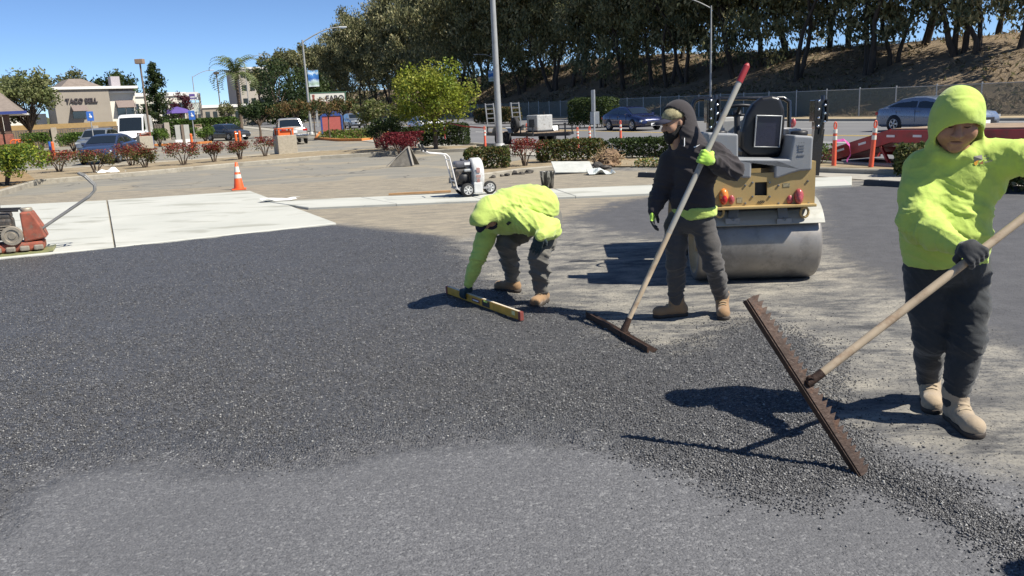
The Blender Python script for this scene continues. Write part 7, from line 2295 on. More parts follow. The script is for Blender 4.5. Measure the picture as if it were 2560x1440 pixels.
def boot(heel, toe, ankle, m, parent, s=1.0, z=0.0):
    heel = np.array([heel[0], heel[1], z]); toe = np.array([toe[0], toe[1], z]); d = nrm(toe - heel)
    Lf = 0.30 * s; heel = (heel + toe) / 2 - d * Lf / 2; toe = heel + d * Lf; side = np.cross([0, 0, 1], d)
    up = np.array([0, 0, 1.0])
    f = Field(np.minimum(np.minimum(heel, toe), ankle) - 0.09, np.maximum(np.maximum(heel, toe), ankle) + 0.10, 0.0055)
    f.cone(heel + d * .05 + up * .055, heel + d * .15 + up * .055, .043 * s, .046 * s, 0.02); f.cone(heel + d * .15 + up * .052, toe - d * .055 + up * .05, .047 * s, .046 * s, 0.02, flat=(up, 0.88))
    f.ell(toe - d * .062 + up * .048, (.048 * s, .055 * s, .043 * s), frame(d), 0.02)
    f.cone(heel + d * .065 + up * .06, ankle, .048 * s, .056 * s, 0.03); f.cone(heel + d * .12 + up * .085, ankle, .038 * s, .05 * s, 0.03)
    f.cut((0, 0, z + 0.022), (0, 0, -1))
    b = garment('boot', f, m, parent, [(heel + d * .15 + up * .09, d, 0.03, 0.004, 0.06)], 3.0, 1)
    g = Field(np.minimum(heel, toe) - 0.08, np.maximum(heel, toe) + np.array([.08, .08, .08]), 0.006)
    g.cone(heel + d * .05 + up * .02, heel + d * .16 + up * .02, .048 * s, .047 * s, 0.01); g.cone(heel + d * .16 + up * .02, toe - d * .054 + up * .02, .050 * s, .051 * s, 0.01); g.cut((0, 0, z + 0.03), (0, 0, 1)); g.cut((0, 0, z + 0.001), (0, 0, -1))
    garment('sole', g, M_SOLE, b, it=1)
    for k in range(4):
        q = MB(); p = heel + d * (.175 - .022 * k) + up * (.098 + .014 * k); q.tube([p - side * .028, p + up * .008, p + side * .028], 0.0032, 5); q.build('lace', M_LACE, b)
    return b

def J(px, py, Y): return AY(px, py, Y)

def person(label, loc):
    r = thing('person', label, 'person', loc); bpy.context.view_layer.update(); return r
def settle(root, objs=None):
    """re-seat children (built in world space) under the root's position"""
    for ch in root.children:
        ch.location = Vector(ch.location) - root.location

def surface_point(obj, px, py):
    """where the view ray through a pixel meets an object built in world space"""
    me = obj.data; bv = BVHTree.FromPolygons([v.co[:] for v in me.vertices], [p.vertices[:] for p in me.polygons])
    v = ray(px, py); hit = bv.ray_cast(Vector(CAM), Vector(v)); return hit[0], hit[1]
def decal(name, obj, shape_px, m, parent, lift=0.003):
    """flat print on cloth: a polygon of photo pixels laid on the garment's surface"""
    vs = []
    for p in shape_px:
        h, n = surface_point(obj, *p)
        if h is None: return None
        vs.append(h - Vector(ray(*p)) * lift)
    return mesh_obj(name, vs, [tuple(range(len(vs)))], m, parent)
# ---------------------------------------------------------------- raker in the hi-vis hooded shirt
M_WOODH = mat('worn_pole', (0.48, 0.38, 0.26), 0.5, var=0.25, scale=6, dirt=(0.28, 0.17, 0.10), dirt_amt=0.6)
M_POLEG = mat('pale_fibreglass', (0.36, 0.345, 0.30), 0.45, var=0.12, scale=5, dirt=(0.30, 0.2, 0.12), dirt_amt=0.5)
M_RUST = mat('tar_rust', (0.048, 0.028, 0.020), 0.65, metal=0.3, var=0.35, scale=12, dirt=(0.11, 0.05, 0.025), dirt_amt=0.6, bumpst=0.4)
SD = np.array([math.sin(math.radians(-68)), math.cos(math.radians(-68)), 0]) / math.tan(SUN_EL)   # ground shadow of 1 m of height
# rake geometry from its foot, its shadow and the hand that carries it
rk_lo = G(2162, 1183, 0.02); rk_hi = G(1548, 1103); rk_hi = rk_hi - 0.79 * SD + np.array([0, 0, 0.79])
rk_j = rk_lo + (rk_hi - rk_lo) * 0.50
RH = J(2436, 643, 3.50)                       # right hand on the pole
pole_d = nrm(RH - (rk_j + np.array([0.04, 0, 0.02])))
pole_a = rk_j + np.array([0.03, 0.0, 0.02])
RH = pole_a + pole_d * np.linalg.norm(RH - pole_a)
pole_b = pole_a + pole_d * 2.1
LHp = pole_a + pole_d * 1.86
def rake():
    r = thing('asphalt_rake', 'long toothed asphalt rake carried by the worker in the yellow hood', 'rake', rk_lo)
    def loc(p): return np.asarray(p) - rk_lo
    ax = nrm(rk_hi - rk_lo); L = np.linalg.norm(rk_hi - rk_lo)
    sdir = np.array(_sd); nn = sdir * 0.8 + nrm(CAM - rk_j); nn = nrm(nn - ax * (nn @ ax)); tooth = np.cross(ax, nn); tooth = tooth if tooth[0] > 0 else -tooth; nn = np.cross(ax, tooth)
    w = 0.050
    b = MB(); n_ = 40; vs = []; fs = []
    o = loc(rk_lo)
    for sgn in (-1, 1):
        for i in range(n_ + 1):
            p = o + ax * L * i / n_
            vs.append(p + nn * sgn * 0.005 - tooth * w / 2); vs.append(p + nn * sgn * 0.005 + tooth * w * 0.28)
    m2 = 2 * (n_ + 1)
    for i in range(n_):
        fs += [(2 * i, 2 * i + 1, 2 * i + 3, 2 * i + 2), (m2 + 2 * i, m2 + 2 * i + 2, m2 + 2 * i + 3, m2 + 2 * i + 1), (2 * i, 2 * i + 2, m2 + 2 * i + 2, m2 + 2 * i), (2 * i + 1, m2 + 2 * i + 1, m2 + 2 * i + 3, 2 * i + 3)]
    fs += [(0, m2, m2 + 1, 1), (2 * n_, 2 * n_ + 1, m2 + 2 * n_ + 1, m2 + 2 * n_)]
    b.add(vs, fs); b.build('blade', M_RUST, r)
    for i in range(28):
        t0 = (i + 0.08) / 28 * L; t1 = (i + 0.92) / 28 * L; q = MB()
        a0, a1, tp = o + ax * t0 + tooth * w * 0.27, o + ax * t1 + tooth * w * 0.27, o + ax * (t0 * .25 + t1 * .75) + tooth * (w * 0.27 + 0.030)
        q.add([a0 - nn * .0045, a1 - nn * .0045, tp - nn * .003, a0 + nn * .0045, a1 + nn * .0045, tp + nn * .003], [(0, 1, 2), (5, 4, 3), (0, 3, 4, 1), (1, 4, 5, 2), (2, 5, 3, 0)]); q.build('tooth', M_RUST, r)
    # back flange
    b = MB(); fl = nn if (nn @ nrm(CAM - rk_lo)) < 0 else -nn
    b.add([o - tooth * w / 2, o + ax * L - tooth * w / 2, o + ax * L - tooth * w / 2 + fl * 0.035, o - tooth * w / 2 + fl * 0.035, o - tooth * (w / 2 + .008), o + ax * L - tooth * (w / 2 + .008), o + ax * L - tooth * (w / 2 + .008) + fl * 0.035, o - tooth * (w / 2 + .008) + fl * 0.035],
          [(0, 1, 2, 3), (7, 6, 5, 4), (0, 4, 5, 1), (1, 5, 6, 2), (2, 6, 7, 3), (3, 7, 4, 0)]); b.build('flange', M_RUST, r)
    b = MB(); jl = loc(rk_j); b.tube([jl, jl + (loc(pole_a) - jl) * 0.5, loc(pole_a) + pole_d * 0.05], [0.022, 0.021, 0.021], 10); b.lathe([(0.014, 0), (0.014, 0.03), (0.001, 0.033)], jl + np.array([0.01, -0.02, 0.02]), 'Y', 8); b.build('socket', M_RUST, r)
    b = MB(); b.tube([loc(pole_a) + pole_d * 0.03, loc(pole_a) + pole_d * 1.1, loc(pole_b)], [0.0195, 0.0185, 0.0185], 12); b.build('pole', M_WOODH, r)
rake()

def worker_r():
    fx = G(2345, 1050); r = person('worker in a bright yellow-green hooded shirt carrying the toothed rake', (fx[0], fx[1], 0))
    fwd = nrm((-0.25, -0.97, 0)); lf = np.cross([0, 0, 1], fwd); B = frame(fwd)         # B[0] = person's right (image left)
    # legs
    zR = WH(*G(2322, 1015)[:2]); zL = WH(*G(2410, 1075)[:2])
    hR, tR = G(2322, 992), G(2330, 1035); hL, tL = G(2375, 1042), G(2442, 1098)
    aR = (hR * 0.7 + tR * 0.3) * np.array([1, 1, 0]) + np.array([0.0, 0.03, 0.165]); aL = (hL * 0.68 + tL * 0.32) * np.array([1, 1, 0]) + np.array([-.01, 0.03, 0.165])
    Yh = 3.95
    hipR, hipL = J(2312, 690, Yh + .02), J(2420, 688, Yh - .03); knR, knL = J(2326, 845, Yh + .02), J(2420, 852, Yh - .10)
    pel = J(2366, 668, Yh)
    f = Field(np.minimum(np.minimum(aR, aL), pel) - np.array([.36, .36, .12]), np.maximum(pel, hipL) + np.array([.36, .36, .22]), 0.0085)
    f.ell(pel + np.array([0, 0, .03]), (.195, .165, .13), B, 0.05)
    for h_, k_, a_ in ((hipR, knR, aR), (hipL, knL, aL)):
        f.chain([h_, (h_ + k_) / 2, k_, (k_ + a_) / 2, a_ - np.array([0, 0, .045])], [.102, .092, .077, .071, .060], 0.04)
    sp = []
    for k_, a_, h_ in ((knR, aR, hipR), (knL, aL, hipL)):
        sp += [(k_, (0.25, 0.2, 1), 0.05, 0.006, 0.14), (a_ + np.array([0, 0, .05]), (0, 0, 1), 0.04, 0.009, 0.09), ((h_ + k_) / 2, (0.5, 0.1, 1), 0.08, 0.004, 0.2), (h_, (0.7, 0, 0.9), 0.06, 0.006, 0.15)]
    garment('trousers', f, M_JEANS, r, sp, 1.7)
    boot(hR, tR, aR, M_BOOT, r, 1.05, zR); boot(hL, tL, aL, M_BOOT, r, 1.08, zL)
    # head
    hc = J(2393, 297, 3.86); hh = J(2397, 300, 3.86); hf = nrm((-0.38, -0.86, -0.34)); hu = nrm((-.1, -0.34, 0.94))
    hd, HB, T = head_field(hc, hf, hu, 1.13, roundness=1.22)
    shR, shL = J(2312, 424, 3.98), J(2488, 396, 3.88)
    elR, wrR = J(2292, 552, 3.84), RH + nrm(J(2292, 552, 3.84) - RH) * 0.085
    elL, wrL = J(2592, 398, 3.74), LHp + nrm(J(2592, 398, 3.74) - LHp) * 0.08
    core = Field(np.minimum(np.minimum(aR, aL), elR) - .2, np.maximum(elL, wrL) + np.array([.2, .4, .5]), 0.02)
    core.chain([hc - np.array([0, -.02, .1]), J(2395, 440, 3.99), pel + np.array([0, .04, .1])], [.06, .10, .10], .05); core.chain([shR, elR, wrR], [.05, .035, .026], .03); core.chain([shL, elL, wrL], [.05, .035, .026], .03)
    for h_, k_, a_ in ((hipR, knR, aR), (hipL, knL, aL)): core.chain([h_, k_, a_], [.06, .045, .035], .03)
    body = body_mesh('body', hd, core, M_SKIN, r); face_parts(T, HB, 1.13, body)
    # shirt
    ch, be = J(2397, 452, 3.95), J(2366, 568, 3.93); hem = J(2364, 655, 3.94)
    f = Field(np.minimum(np.minimum(wrR, elR), hem) - np.array([.16, .30, .10]), np.maximum(np.maximum(wrL, elL), hc) + np.array([.12, .40, .26]), 0.0085)
    f.ell(be, (.200, .185, .19), B, 0.05); f.ell(ch, (.215, .16, .17), B, 0.08); f.ell(J(2400, 415, 3.97), (.16, .12, .11), B, 0.06)
    f.chain([be - np.array([0, 0, .04]), hem - np.array([0, 0, .12])], [.192, .190], 0.06, flat=(fwd, 0.84))
    f.cone(shR, shL, .082, .085, 0.05); f.cone(J(2400, 420, 3.96), J(2400, 365, 3.94), .105, .085, 0.05)
    f.chain([shR, shR * .5 + elR * .5 + fwd * -.01, elR, elR * .5 + wrR * .5, wrR], [.098, .093, .082, .068, .046], 0.045)
    f.chain([shL, shL * .5 + elL * .5, elL, elL * .5 + wrL * .5, wrL], [.088, .078, .068, .058, .044], 0.045)
    f.cut(hem, np.array([0.05, 0, -1]))
    # hood
    f.ell(hh + np.array([.0, .018, -.012]), (.119, .150, .122), frame(hf * np.array([1, 1, .35]), (0, 0, 1)), 0.03); f.ell(hh + np.array([.0, .020, .055]), (.096, .124, .110), frame(hf * np.array([1, 1, .35]), (0, 0, 1)), 0.05)
    f.cone(hh + np.array([0.0, .022, -.05]), J(2400, 372, 3.95), .110, .108, 0.03)
    f.cone(hh + np.array([0, -.035, .065]), hh + hf * .11 + np.array([0, 0, .070]), .074, .056, 0.05)   # peak over the brow
    fo = J(2400, 348, 3.86); fd = nrm((-0.36, -0.93, -0.12))
    f.cone(fo + fd * 0.010, fo + fd * .30, .106, .120, 0.010, 'sub', flat=(HB[2], 0.84))
    f.ell(hc + HB[1] * -.002 + HB[2] * -.01, (.098, .120, .122), HB, 0.012, 'sub')
    f.chain([T(.088, .0, -.118), T(.055, .05, -.140), T(0, .066, -.150), T(-.055, .05, -.140), T(-.088, .0, -.118)], [.022, .024, .024, .024, .022], 0.03)
    sp = [(elR, (-.3, .2, 1), 0.055, 0.014, 0.13), (elR * .5 + wrR * .5, wrR - elR, 0.06, 0.010, 0.14), (be + fwd * .15, (.55, 0, 1), 0.085, 0.012, 0.24), (be + B[0] * -.15, (.8, 0, 1), 0.06, 0.012, 0.16), (hem + np.array([0, 0, .06]), (.1, 0, 1), 0.05, 0.010, 0.2),
          (shL + np.array([0.02, 0, -.06]), (1, 0, .5), 0.05, 0.013, 0.12), (shR + np.array([0, 0, -.08]), (-.6, 0, .9), 0.07, 0.010, 0.14), (ch + fwd * .12, (.7, 0, 1), 0.10, 0.008, 0.18), (elL, elL - shL, 0.05, 0.012, 0.12), (hc + np.array([0, 0, .13]), (.2, .3, 1), 0.07, 0.005, 0.1)]
    sh = garment('hooded_shirt', f, M_HIVIS, r, sp, 5.2)
    # print on the chest
    mg, my = mat('print_grey', (0.20, 0.19, 0.17), 0.8), mat('print_orange', (0.65, 0.32, 0.03), 0.8)
    decal('chest_print', sh, [(2434, 391), (2455, 387), (2457, 399), (2435, 404)], mg, r); decal('chest_print', sh, [(2435, 406), (2448, 398), (2442, 413), (2437, 413)], my, r, 0.004); decal('chest_print', sh, [(2446, 410), (2457, 401), (2458, 410)], mat('print_brown', (0.3, 0.14, 0.05), 0.8), r, 0.004)
    for (x, y, w) in ((2460, 389, 8), (2461, 396, 15), (2462, 404, 22)):
        for k in range(int(w / 4)): decal('chest_print', sh, [(x + 4 * k, y - k * 0.9), (x + 4 * k + 2.6, y - .6 - k * .9), (x + 4 * k + 2.8, y + 3 - k * .9), (x + 4 * k + .2, y + 3.4 - k * .9)], mg, r, 0.004)
    tcam = nrm(CAM - RH)
    grip_hand('glove', RH, pole_d, RH - wrR, tcam * 0.9 + np.array([0, 0, .5]), wrR, 0.019, M_GLOVEB, r, 1.15)
    grip_hand('glove', LHp, pole_d, LHp - wrL, np.array([0.2, -.3, .9]), wrL, 0.019, M_GLOVEB, r, 1.15)
    # knitted cuff over the back of the right glove
    b = MB(); b.tube([wrR + nrm(elR - wrR) * 0.02, wrR + nrm(RH - wrR) * 0.03], [0.043, 0.040], 16); b.build('glove_cuff', M_GLOVEG, r)
    settle(r)
worker_r()

# ---------------------------------------------------------------- bearded worker with lute
lu_a, lu_b = G(1476, 791, 0.03), G(1632, 881, 0.03)
lu_j = G(1556, 832, 0.05); lu_top = J(1867, 165, 5.93)
HL2 = lu_j + (lu_top - lu_j) * ((835 - 392) / (835 - 165.0))
def lute():
    r = thing('asphalt_lute', 'flat dark asphalt lute with a pale red-tipped pole held by the bearded worker', 'lute', lu_j * np.array([1, 1, 0]))
    o0 = lu_j * np.array([1, 1, 0]); a, b_ = lu_a - o0, lu_b - o0; ax = nrm(b_ - a); up = np.array([0, 0, 1.]); sd = np.cross(ax, up)
    m = MB(); m.beam(a, b_, 0.075, 0.008, up=nrm(up + 0.5 * sd)); m.build('blade', M_RUST, r)
    m = MB(); m.beam(a + sd * .035 + up * .02, b_ + sd * .035 + up * .02, 0.012, 0.05); m.build('back_edge', M_RUST, r)
    d = nrm(lu_top - lu_j); j = lu_j - o0
    m = MB(); m.tube([j + up * -.01, j + d * 0.12], [0.030, 0.022], 10); m.box(j + up * .0, (0.10, 0.08, 0.02), rot=(0, 0, math.atan2(ax[1], ax[0]))); m.build('socket', M_RUST, r)
    L = np.linalg.norm(lu_top - lu_j)
    m = MB(); m.tube([j + d * (L * .38), j + d * (L * .7), j + d * (L - .12)], [0.0205, 0.0205, 0.0205], 12); m.build('pole', M_POLEG, r)
    m = MB(); m.tube([j + d * .08, j + d * (L * .2), j + d * (L * .382)], [0.0195, 0.0198, 0.0203], 12); m.build('worn_pole_end', M_WOODH, r)
    m = MB(); m.tube([j + d * (L - .125), j + d * L], [0.0235, 0.023], 12); m.tube([j + d * L, j + d * (L + .02)], [0.023, 0.01], 12); m.build('grip_end', mat('red_grip', (0.30, 0.025, 0.03), 0.5), r)
lute()

def worker_m():
    fx = G(1740, 798); r = person('bearded worker in a dark hoodie and cap leaning on the lute pole', (fx[0], fx[1], 0))
    fwd = nrm((-0.62, -0.78, 0)); B = frame(fwd); Yb = 6.12
    hR, tR = G(1712, 790), G(1640, 796); hL, tL = G(1804, 778), G(1810, 808)
    zR, zL = WH(*hR[:2]), WH(*tL[:2])
    aR = (hR * .70 + tR * .30) * np.array([1, 1, 0]) + np.array([0, 0, .165]); aL = (hL * .68 + tL * .32) * np.array([1, 1, 0]) + np.array([0, .02, .165])
    hipR, hipL = J(1690, 560, Yb + .06), J(1758, 560, Yb - .04); knR, knL = J(1690, 655, Yb + .04), J(1783, 660, Yb - .08); pel = J(1726, 545, Yb)
    f = Field(np.minimum(np.minimum(aR, aL), pel) - np.array([.32, .3, .12]), np.maximum(pel, hipL) + np.array([.32, .3, .2]), 0.0095)
    f.ell(pel, (.165, .135, .12), B, 0.05)
    for h_, k_, a_ in ((hipR, knR, aR), (hipL, knL, aL)): f.chain([h_, (h_ + k_) / 2, k_, (k_ + a_) / 2, a_ - np.array([0, 0, .03])], [.090, .084, .071, .066, .059], 0.04)
    sp = []
    for k_, a_, h_ in ((knR, aR, hipR), (knL, aL, hipL)): sp += [(k_, (.3, .1, 1), 0.055, 0.009, 0.15), (a_ + np.array([0, 0, .07]), (.1, 0, 1), 0.045, 0.012, 0.11), (h_, (.6, 0, 1), 0.06, 0.007, 0.14), ((k_ + a_) / 2, (-.3, 0, 1), 0.06, 0.007, .12)]
    garment('trousers', f, M_JEANS2, r, sp, 2.3)
    boot(hR, tR, aR, M_BOOT2, r, 1.0, zR); boot(hL, tL, aL, M_BOOT2, r, 1.0, zL)
    hc = J(1688, 306, Yb); hf = nrm((-0.93, -0.28, -0.18)); hd, HB, T = head_field(hc, hf, (0, 0, 1), 1.0)
    shR, shL = J(1676, 404, Yb + .08), J(1785, 385, Yb - .10); elL = J(1830, 424, Yb - .16); wrL = HL2 + nrm(elL - HL2) * 0.085; elR, wrR = J(1650, 480, Yb + .10), J(1634, 528, Yb + .02)
    core = Field(np.minimum(np.minimum(aR, aL), wrR) - .25, np.maximum(elL, hc) + np.array([.25, .35, .1]), 0.02)
    core.chain([hc - np.array([0, 0, .1]), J(1728, 440, Yb + .04), pel + np.array([0, .02, .05])], [.055, .08, .08], .05); core.chain([shR, elR, wrR], [.045, .035, .026], .03); core.chain([shL, elL, wrL], [.045, .035, .026], .03)
    for h_, k_, a_ in ((hipR, knR, aR), (hipL, knL, aL)): core.chain([h_, k_, a_], [.055, .042, .035], .03)
    body = body_mesh('body', hd, core, M_SKIN2, r); face_parts(T, HB, 1.0, body)
    # beard, cap
    f = Field(hc - .2, hc + .2, 0.005); f.ell(T(0, .040, -.075), (.058, .062, .052), HB, .02); f.ell(T(0, .070, -.105), (.04, .036, .045), HB, .02); f.cone(T(-.07, .005, -.03), T(-.045, .05, -.08), .018, .03, .02); f.cone(T(.07, .005, -.03), T(.045, .05, -.08), .018, .03, .02)
    f.cone(T(-.026, .094, -.0515), T(.026, .094, -.0515), .0085, .0085, .008); f.ell(T(0, .108, -.066), (.020, .016, .010), HB, .008, 'sub'); garment('beard', f, M_BEARD, r, it=1)
    f = Field(hc - .2, hc + .2, 0.006); f.ell(T(0, -.008, .040), (.085, .106, .085), HB, .02); f.cut(T(0, 0, .030), -HB[2]); garment('cap', f, M_CAPT, r, it=1)
    vs = []; N = 10
    for i in range(N + 1):
        a = math.pi * i / N; 
        for k, e in enumerate((0.0, 0.085)): vs.append(T(-math.cos(a) * .078, .062 + (.036 + e) * math.sin(a) + (0 if k == 0 else 0), .038 - .10 * e * 3.0 * math.sin(a) ** .5 - .010 * math.cos(2 * a)))
    fs = [(2 * i, 2 * i + 1, 2 * i + 3, 2 * i + 2) for i in range(N)]
    o = mesh_obj('cap_visor', vs, fs, M_CAP, r, True); sm = o.modifiers.new('solid', 'SOLIDIFY'); sm.thickness = 0.004
    # hoodie
    ch, wa = J(1735, 432, Yb), J(1730, 500, Yb); hem = J(1738, 528, Yb)
    f = Field(np.minimum(np.minimum(wrR, hem), HL2) - np.array([.12, .22, .08]), np.maximum(np.maximum(elL, hc), shL) + np.array([.14, .32, .24]), 0.0085)
    f.ell(ch, (.185, .14, .165), B, .06); f.ell(wa, (.170, .135, .15), B, .06); f.cone(wa, hem - np.array([0, 0, .05]), .15, .155, .04, flat=(fwd, .82)); f.cone(shR, shL, .078, .082, .05); f.cone(J(1730, 392, Yb + .02), J(1712, 345, Yb + .02), .115, .10, .06)
    f.chain([shR, shR * .5 + elR * .5, elR, wrR * .5 + elR * .5, wrR], [.083, .074, .066, .058, .044], .04); f.chain([shL, shL * .5 + elL * .5, elL, wrL * .5 + elL * .5, wrL], [.090, .084, .076, .064, .046], .04)
    f.cut(hem, np.array([.08, 0, -1]))
    hB = frame(hf * np.array([1, 1, .2])); f.ell(hc + np.array([.028, .02, .012]), (.112, .134, .156), hB, .05); f.cone(hc + np.array([.03, .02, -.05]), J(1722, 368, Yb + .03), .115, .125, .06)
    f.cone(hc + hf * .0 + HB[2] * .0, hc + hf * .22 + HB[2] * -.02, .104, .118, .015, 'sub'); f.cone(hc + hf * .02 + HB[2] * -.10, hc + hf * .2 + HB[2] * -.13, .085, .095, .02, 'sub'); f.ell(hc, (.096, .118, .124), HB, .015, 'sub')
    sp = [(elR, (.2, 0, 1), .055, .012, .13), (elL, (.7, 0, 1), .05, .014, .14), (wrL, wrL - elL, .04, .01, .09), (wa, (.4, 0, 1), .08, .012, .2), (ch + fwd * .1, (.7, 0, 1), .09, .010, .16), (shL, (.8, 0, .7), .06, .01, .12), (J(1712, 352, Yb), (.5, 0, 1), .05, .010, .11)]
    sh = garment('hoodie', f, M_HOODIE, r, sp, 7.7)
    f = Field(hem - np.array([.3, .3, .16]), hem + np.array([.3, .3, .1]), 0.008); f.cone(hem + np.array([-.005, 0, .05]), hem + np.array([-.01, 0, -.06]), .176, .180, .02, flat=(fwd, .84)); f.cut(hem - np.array([0, 0, .042]), np.array([.12, 0, -1])); f.cut(hem + np.array([0, 0, .04]), (0, 0, 1))
    garment('undershirt', f, M_HIVIS2, r, [(hem, (.3, 0, 1), .05, .006, .2)], 3.3)
    mw = mat('white_print', (0.75, 0.75, 0.75), 0.7)
    decal('chest_print', sh, [(1733.5, 367.5), (1738, 365.5), (1751, 361), (1741, 367.5), (1736, 369.5)], mw, r, .005)
    b = MB(); p0, n0 = surface_point(sh, 1711, 345)
    if p0 is not None:
        b.tube([p0 - Vector(ray(1711, 345)) * .006, Vector(J(1711, 362, p0.y - .03)), Vector(J(1710, 366, p0.y - .03))], .0035, 6); b.build('drawstring', mw, r)
    d2 = nrm(lu_top - lu_j); cam2 = nrm(CAM - HL2)
    grip_hand('glove', HL2, d2, HL2 - wrL, cam2 + np.array([.25, 0, .1]), wrL, .0205, None, r, 1.12, mats=[M_GLOVEN, M_GLOVEB], fidx=lambda c: (((c - HL2) @ nrm(HL2 - wrL)) > 0.055).astype(int))
    d3 = nrm((-.12, -.1, -1)); wrR = wrR + np.array([0, 0, .03]); pn3 = nrm((.75, -.3, 0))
    open_hand('glove', wrR + d3 * .01, d3, pn3, None, r, 1.08, .40, -1, mats=[M_GLOVEN, M_GLOVEB], fidx=lambda c: (((c - wrR) @ d3 > .105) | ((c - wrR) @ pn3 > .012)).astype(int))
    settle(r)
worker_m()
# a colleague stands just beyond the right edge of the view; only the shadow of the hood reaches the picture
_m = [o for o in COL.objects if o.type == 'EMPTY' and o.get('label', '').startswith('bearded worker')][0]
_p = G(2440, 1402) - 1.70 * SD
dup(_m, (_p[0], _p[1], 0), 2.2, 'worker in a dark hoodie whose head shadow falls on the rolled asphalt corner')

# ---------------------------------------------------------------- stooping worker with the spirit level
lv_a, lv_b = G(1119, 742), G(1306, 812)
def spirit_level():
    z0 = max(WH(*lv_a[:2]), WH(*lv_b[:2])) + 0.004
    mid = (lv_a + lv_b) / 2; ang = math.atan2(lv_b[1] - lv_a[1], lv_b[0] - lv_a[0]); L = np.linalg.norm(lv_b - lv_a)
    r = thing('spirit_level', 'long yellow spirit level laid on the fresh asphalt under the stooping worker', 'spirit level', (mid[0], mid[1], z0), ang)
    my = mat('level_yellow', (0.60, 0.32, 0.035), 0.5, var=0.2, scale=8, dirt=(0.2, 0.12, 0.04), dirt_amt=0.3); mk = mat('level_black', (0.02, 0.02, 0.02), .5); mr = mat('level_red', (0.20, 0.045, 0.035), .6, var=.2, dirt=(.1, .06, .04))
    h = 0.068
    b = MB(); b.box((0, 0, h / 2), (L - .05, .028, h), bevel=.004); b.build('beam', my, r)
    b = MB(); b.box((0, 0, h + .001), (L - .06, .020, .004)); b.build('top_edge', mat('level_pale', (0.62, 0.55, 0.42), .5), r)
    for s in (-1, 1):
        b = MB(); b.box((s * (L / 2 - .018), 0, h / 2), (.036, .034, h + .006), bevel=.005); b.build('end_cap', mr, r)
    b = MB(); b.box((.10, 0, h / 2 + .001), (.13, .031, h * .75), bevel=.003); b.build('vial_housing', mk, r)
    b = MB(); b.tube([(.07, -.012, h * .8), (.13, -.012, h * .8)], .009, 8); b.build('vial', mat('vial_green', (.55, .7, .12), .2), r)
    b = MB(); b.box((-.08, 0, h / 2), (.14, .0305, h * .45), bevel=.002); b.build('label_plate', mr, r)
    b = MB(); b.box((-.08, -.0165, h / 2), (.10, .003, h * .16)); b.build('label_mark', M_PLATE, r)
    b = MB(); b.box((L / 2 - .11, 0, h * .62), (.05, .031, h * .5), bevel=.002); b.build('end_vial', mat('vial_yellow', (.7, .66, .3), .3), r)
    return z0 + h
LVZ = spirit_level()

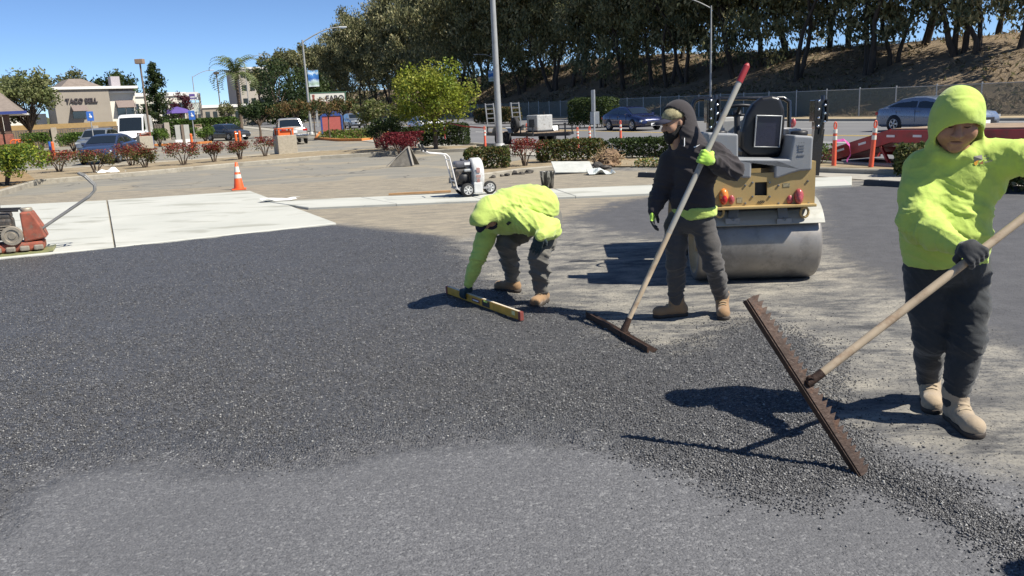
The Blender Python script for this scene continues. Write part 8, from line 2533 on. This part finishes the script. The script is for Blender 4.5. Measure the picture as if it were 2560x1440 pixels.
def worker_b():
    fx = G(1320, 752); r = person('stooping worker in a yellow-green hooded shirt pressing on the spirit level', (fx[0], fx[1], 0)); Y = 7.0
    tR, hR = G(1238, 727), G(1302, 733); tL, hL = G(1338, 771), G(1362, 757)
    zR, zL = WH(*((tR + hR) / 2)[:2]), WH(*((tL + hL) / 2)[:2])
    aR = (hR * .72 + tR * .28) * np.array([1, 1, 0]) + np.array([0, 0, zR + .165]); aL = (hL * .70 + tL * .30) * np.array([1, 1, 0]) + np.array([0, 0, zL + .165])
    hipR, hipL = J(1332, 560, 7.22), J(1378, 566, 6.98); knR, knL = J(1264, 607, 7.02), J(1347, 640, 6.74); pel = J(1362, 545, 7.1)
    f = Field(np.minimum(np.minimum(aR, aL), pel) - np.array([.45, .45, .12]), np.maximum(pel, hipR) + np.array([.28, .3, .22]), 0.010)
    f.ell(pel, (.155, .155, .14), None, .05)
    for h_, k_, a_ in ((hipR, knR, aR), (hipL, knL, aL)): f.chain([h_, (h_ + k_) / 2, k_, (k_ + a_) / 2, a_ - np.array([0, 0, .03])], [.098, .095, .084, .078, .070], .04)
    sp = []
    for k_, a_, h_ in ((knR, aR, hipR), (knL, aL, hipL)): sp += [(k_, (.2, 0, 1), .06, .014, .15), (a_ + np.array([0, 0, .08]), (.1, 0, 1), .05, .022, .14), ((k_ + a_) / 2, (.4, 0, 1), .06, .018, .14), ((h_ + k_) / 2, (1, 0, .4), .07, .010, .16)]
    garment('trousers', f, M_JEANS3, r, sp, 4.1)
    boot(hR, tR, aR, M_BOOT2, r, 1.0, zR); boot(hL, tL, aL, M_BOOT2, r, 1.0, zL)
    hc = J(1222, 535, 6.72); hf = nrm((-.42, -.35, -.84)); hu = nrm((-.55, -.55, .5)); hd, HB, T = head_field(hc, hf, hu, 1.0)
    shR, shL = J(1226, 560, 6.98), J(1312, 556, 6.66); elR = J(1197, 640, 6.92); hand = lv_a + (lv_b - lv_a) * .28; hand = np.array([hand[0], hand[1], LVZ - .03]); wrR = np.array([hand[0], hand[1], LVZ]) + nrm(elR - hand) * .10
    elL = J(1377, 570, 6.74); wrL = J(1351, 590, 6.50)
    core = Field(np.minimum(np.minimum(aR, hand), hc) - .25, np.maximum(pel, elL) + np.array([.3, .4, .3]), 0.02)
    core.chain([hc - hu * .08, J(1285, 520, 6.92), pel], [.055, .09, .09], .05); core.chain([shR, elR, wrR], [.045, .035, .026], .03); core.chain([shL, elL, wrL], [.045, .035, .026], .03)
    for h_, k_, a_ in ((hipR, knR, aR), (hipL, knL, aL)): core.chain([h_, k_, a_], [.055, .042, .035], .03)
    body = body_mesh('body', hd, core, M_SKIN2, r); face_parts(T, HB, 1.0, body)
    f = Field(np.minimum(np.minimum(wrR, hc), elL) - np.array([.2, .25, .1]), np.maximum(pel, shR) + np.array([.3, .3, .3]), 0.0095)
    f.ell(J(1275, 525, 6.88), (.20, .19, .19), None, .07); f.ell(J(1318, 510, 6.96), (.20, .19, .19), None, .08); f.ell(J(1352, 522, 7.05), (.165, .17, .185), None, .06)
    f.cone(shR, shL, .09, .09, .06); f.cone(J(1262, 525, 6.85), hc + np.array([.06, .05, .02]), .15, .12, .07)
    f.chain([shR, shR * .5 + elR * .5, elR, wrR * .5 + elR * .5, wrR], [.092, .080, .068, .058, .045], .04); f.chain([shL, shL * .5 + elL * .5, elL, elL * .5 + wrL * .5, wrL], [.098, .092, .082, .068, .046], .04)
    f.ell(hc + np.array([.015, .025, .025]), (.128, .128, .132), None, .04); f.cone(hc + np.array([-.02, -.03, .0]), hc + hf * .085 + hu * .05, .11, .10, .04)
    f.cone(hc + hf * .03, hc + hf * .26, .092, .105, .015, 'sub'); f.ell(hc, (.094, .114, .12), HB, .015, 'sub')
    bk = nrm(pel - hc)
    sp = [(J(1275, 525, 6.85), (.5, 0, 1), .07, .014, .2), (J(1325, 505, 6.9), (.25, 0, 1), .09, .012, .22), (elR, (0, 0, 1), .06, .012, .14), (shL, (.8, 0, .7), .06, .015, .16), (elL, (.5, 0, -1), .05, .014, .12), (hc + np.array([.06, 0, .06]), (1, 0, .4), .05, .01, .10), (wrR, (0, 0, 1), .04, .008, .08), (J(1300, 575, 6.7), (1, 0, .3), .05, .016, .12), (J(1360, 500, 7.0), (1, 0, .8), .06, .012, .15)]
    sh = garment('hooded_shirt', f, M_HIVIS2, r, sp, 9.4)
    mk = mat('print_black', (0.03, 0.03, 0.03), .8)
    decal('chest_print', sh, [(1265, 559), (1272, 553), (1279, 556), (1270, 564)], mk, r, .005)
    # dark visor and neck gaiter under the hood
    f = Field(hc - .2, hc + .2, .006); f.ell(T(0, .035, -.07), (.066, .075, .06), HB, .02); garment('neck_gaiter', f, M_CAP, r, it=1)
    vs = []; N = 10
    for i in range(N + 1):
        a = math.pi * i / N
        for e in (0., .085): vs.append(T(-math.cos(a) * .08, .062 + (.036 + e) * math.sin(a), .040 - .25 * e * math.sin(a)))
    o = mesh_obj('cap_visor', vs, [(2 * i, 2 * i + 1, 2 * i + 3, 2 * i + 2) for i in range(N)], M_CAP, r, True); q = o.modifiers.new('solid', 'SOLIDIFY'); q.thickness = .004
    ax = nrm(lv_b - lv_a)
    grip_hand('glove', np.array([hand[0], hand[1], LVZ - .018]), ax, np.array([-ax[1], ax[0], 0]) * -1, np.array([0, 0, 1.]), wrR, .022, M_GLOVET, r, 1.12)
    open_hand('glove', wrL - nrm(J(1333, 640, 6.58) - wrL) * .01, nrm(J(1333, 640, 6.58) - wrL), np.array([.1, 1, -.1]), M_GLOVET, r, 1.2, .12, 1)
    b = MB(); dd = nrm(knL - elL)
    settle(r)
worker_b()
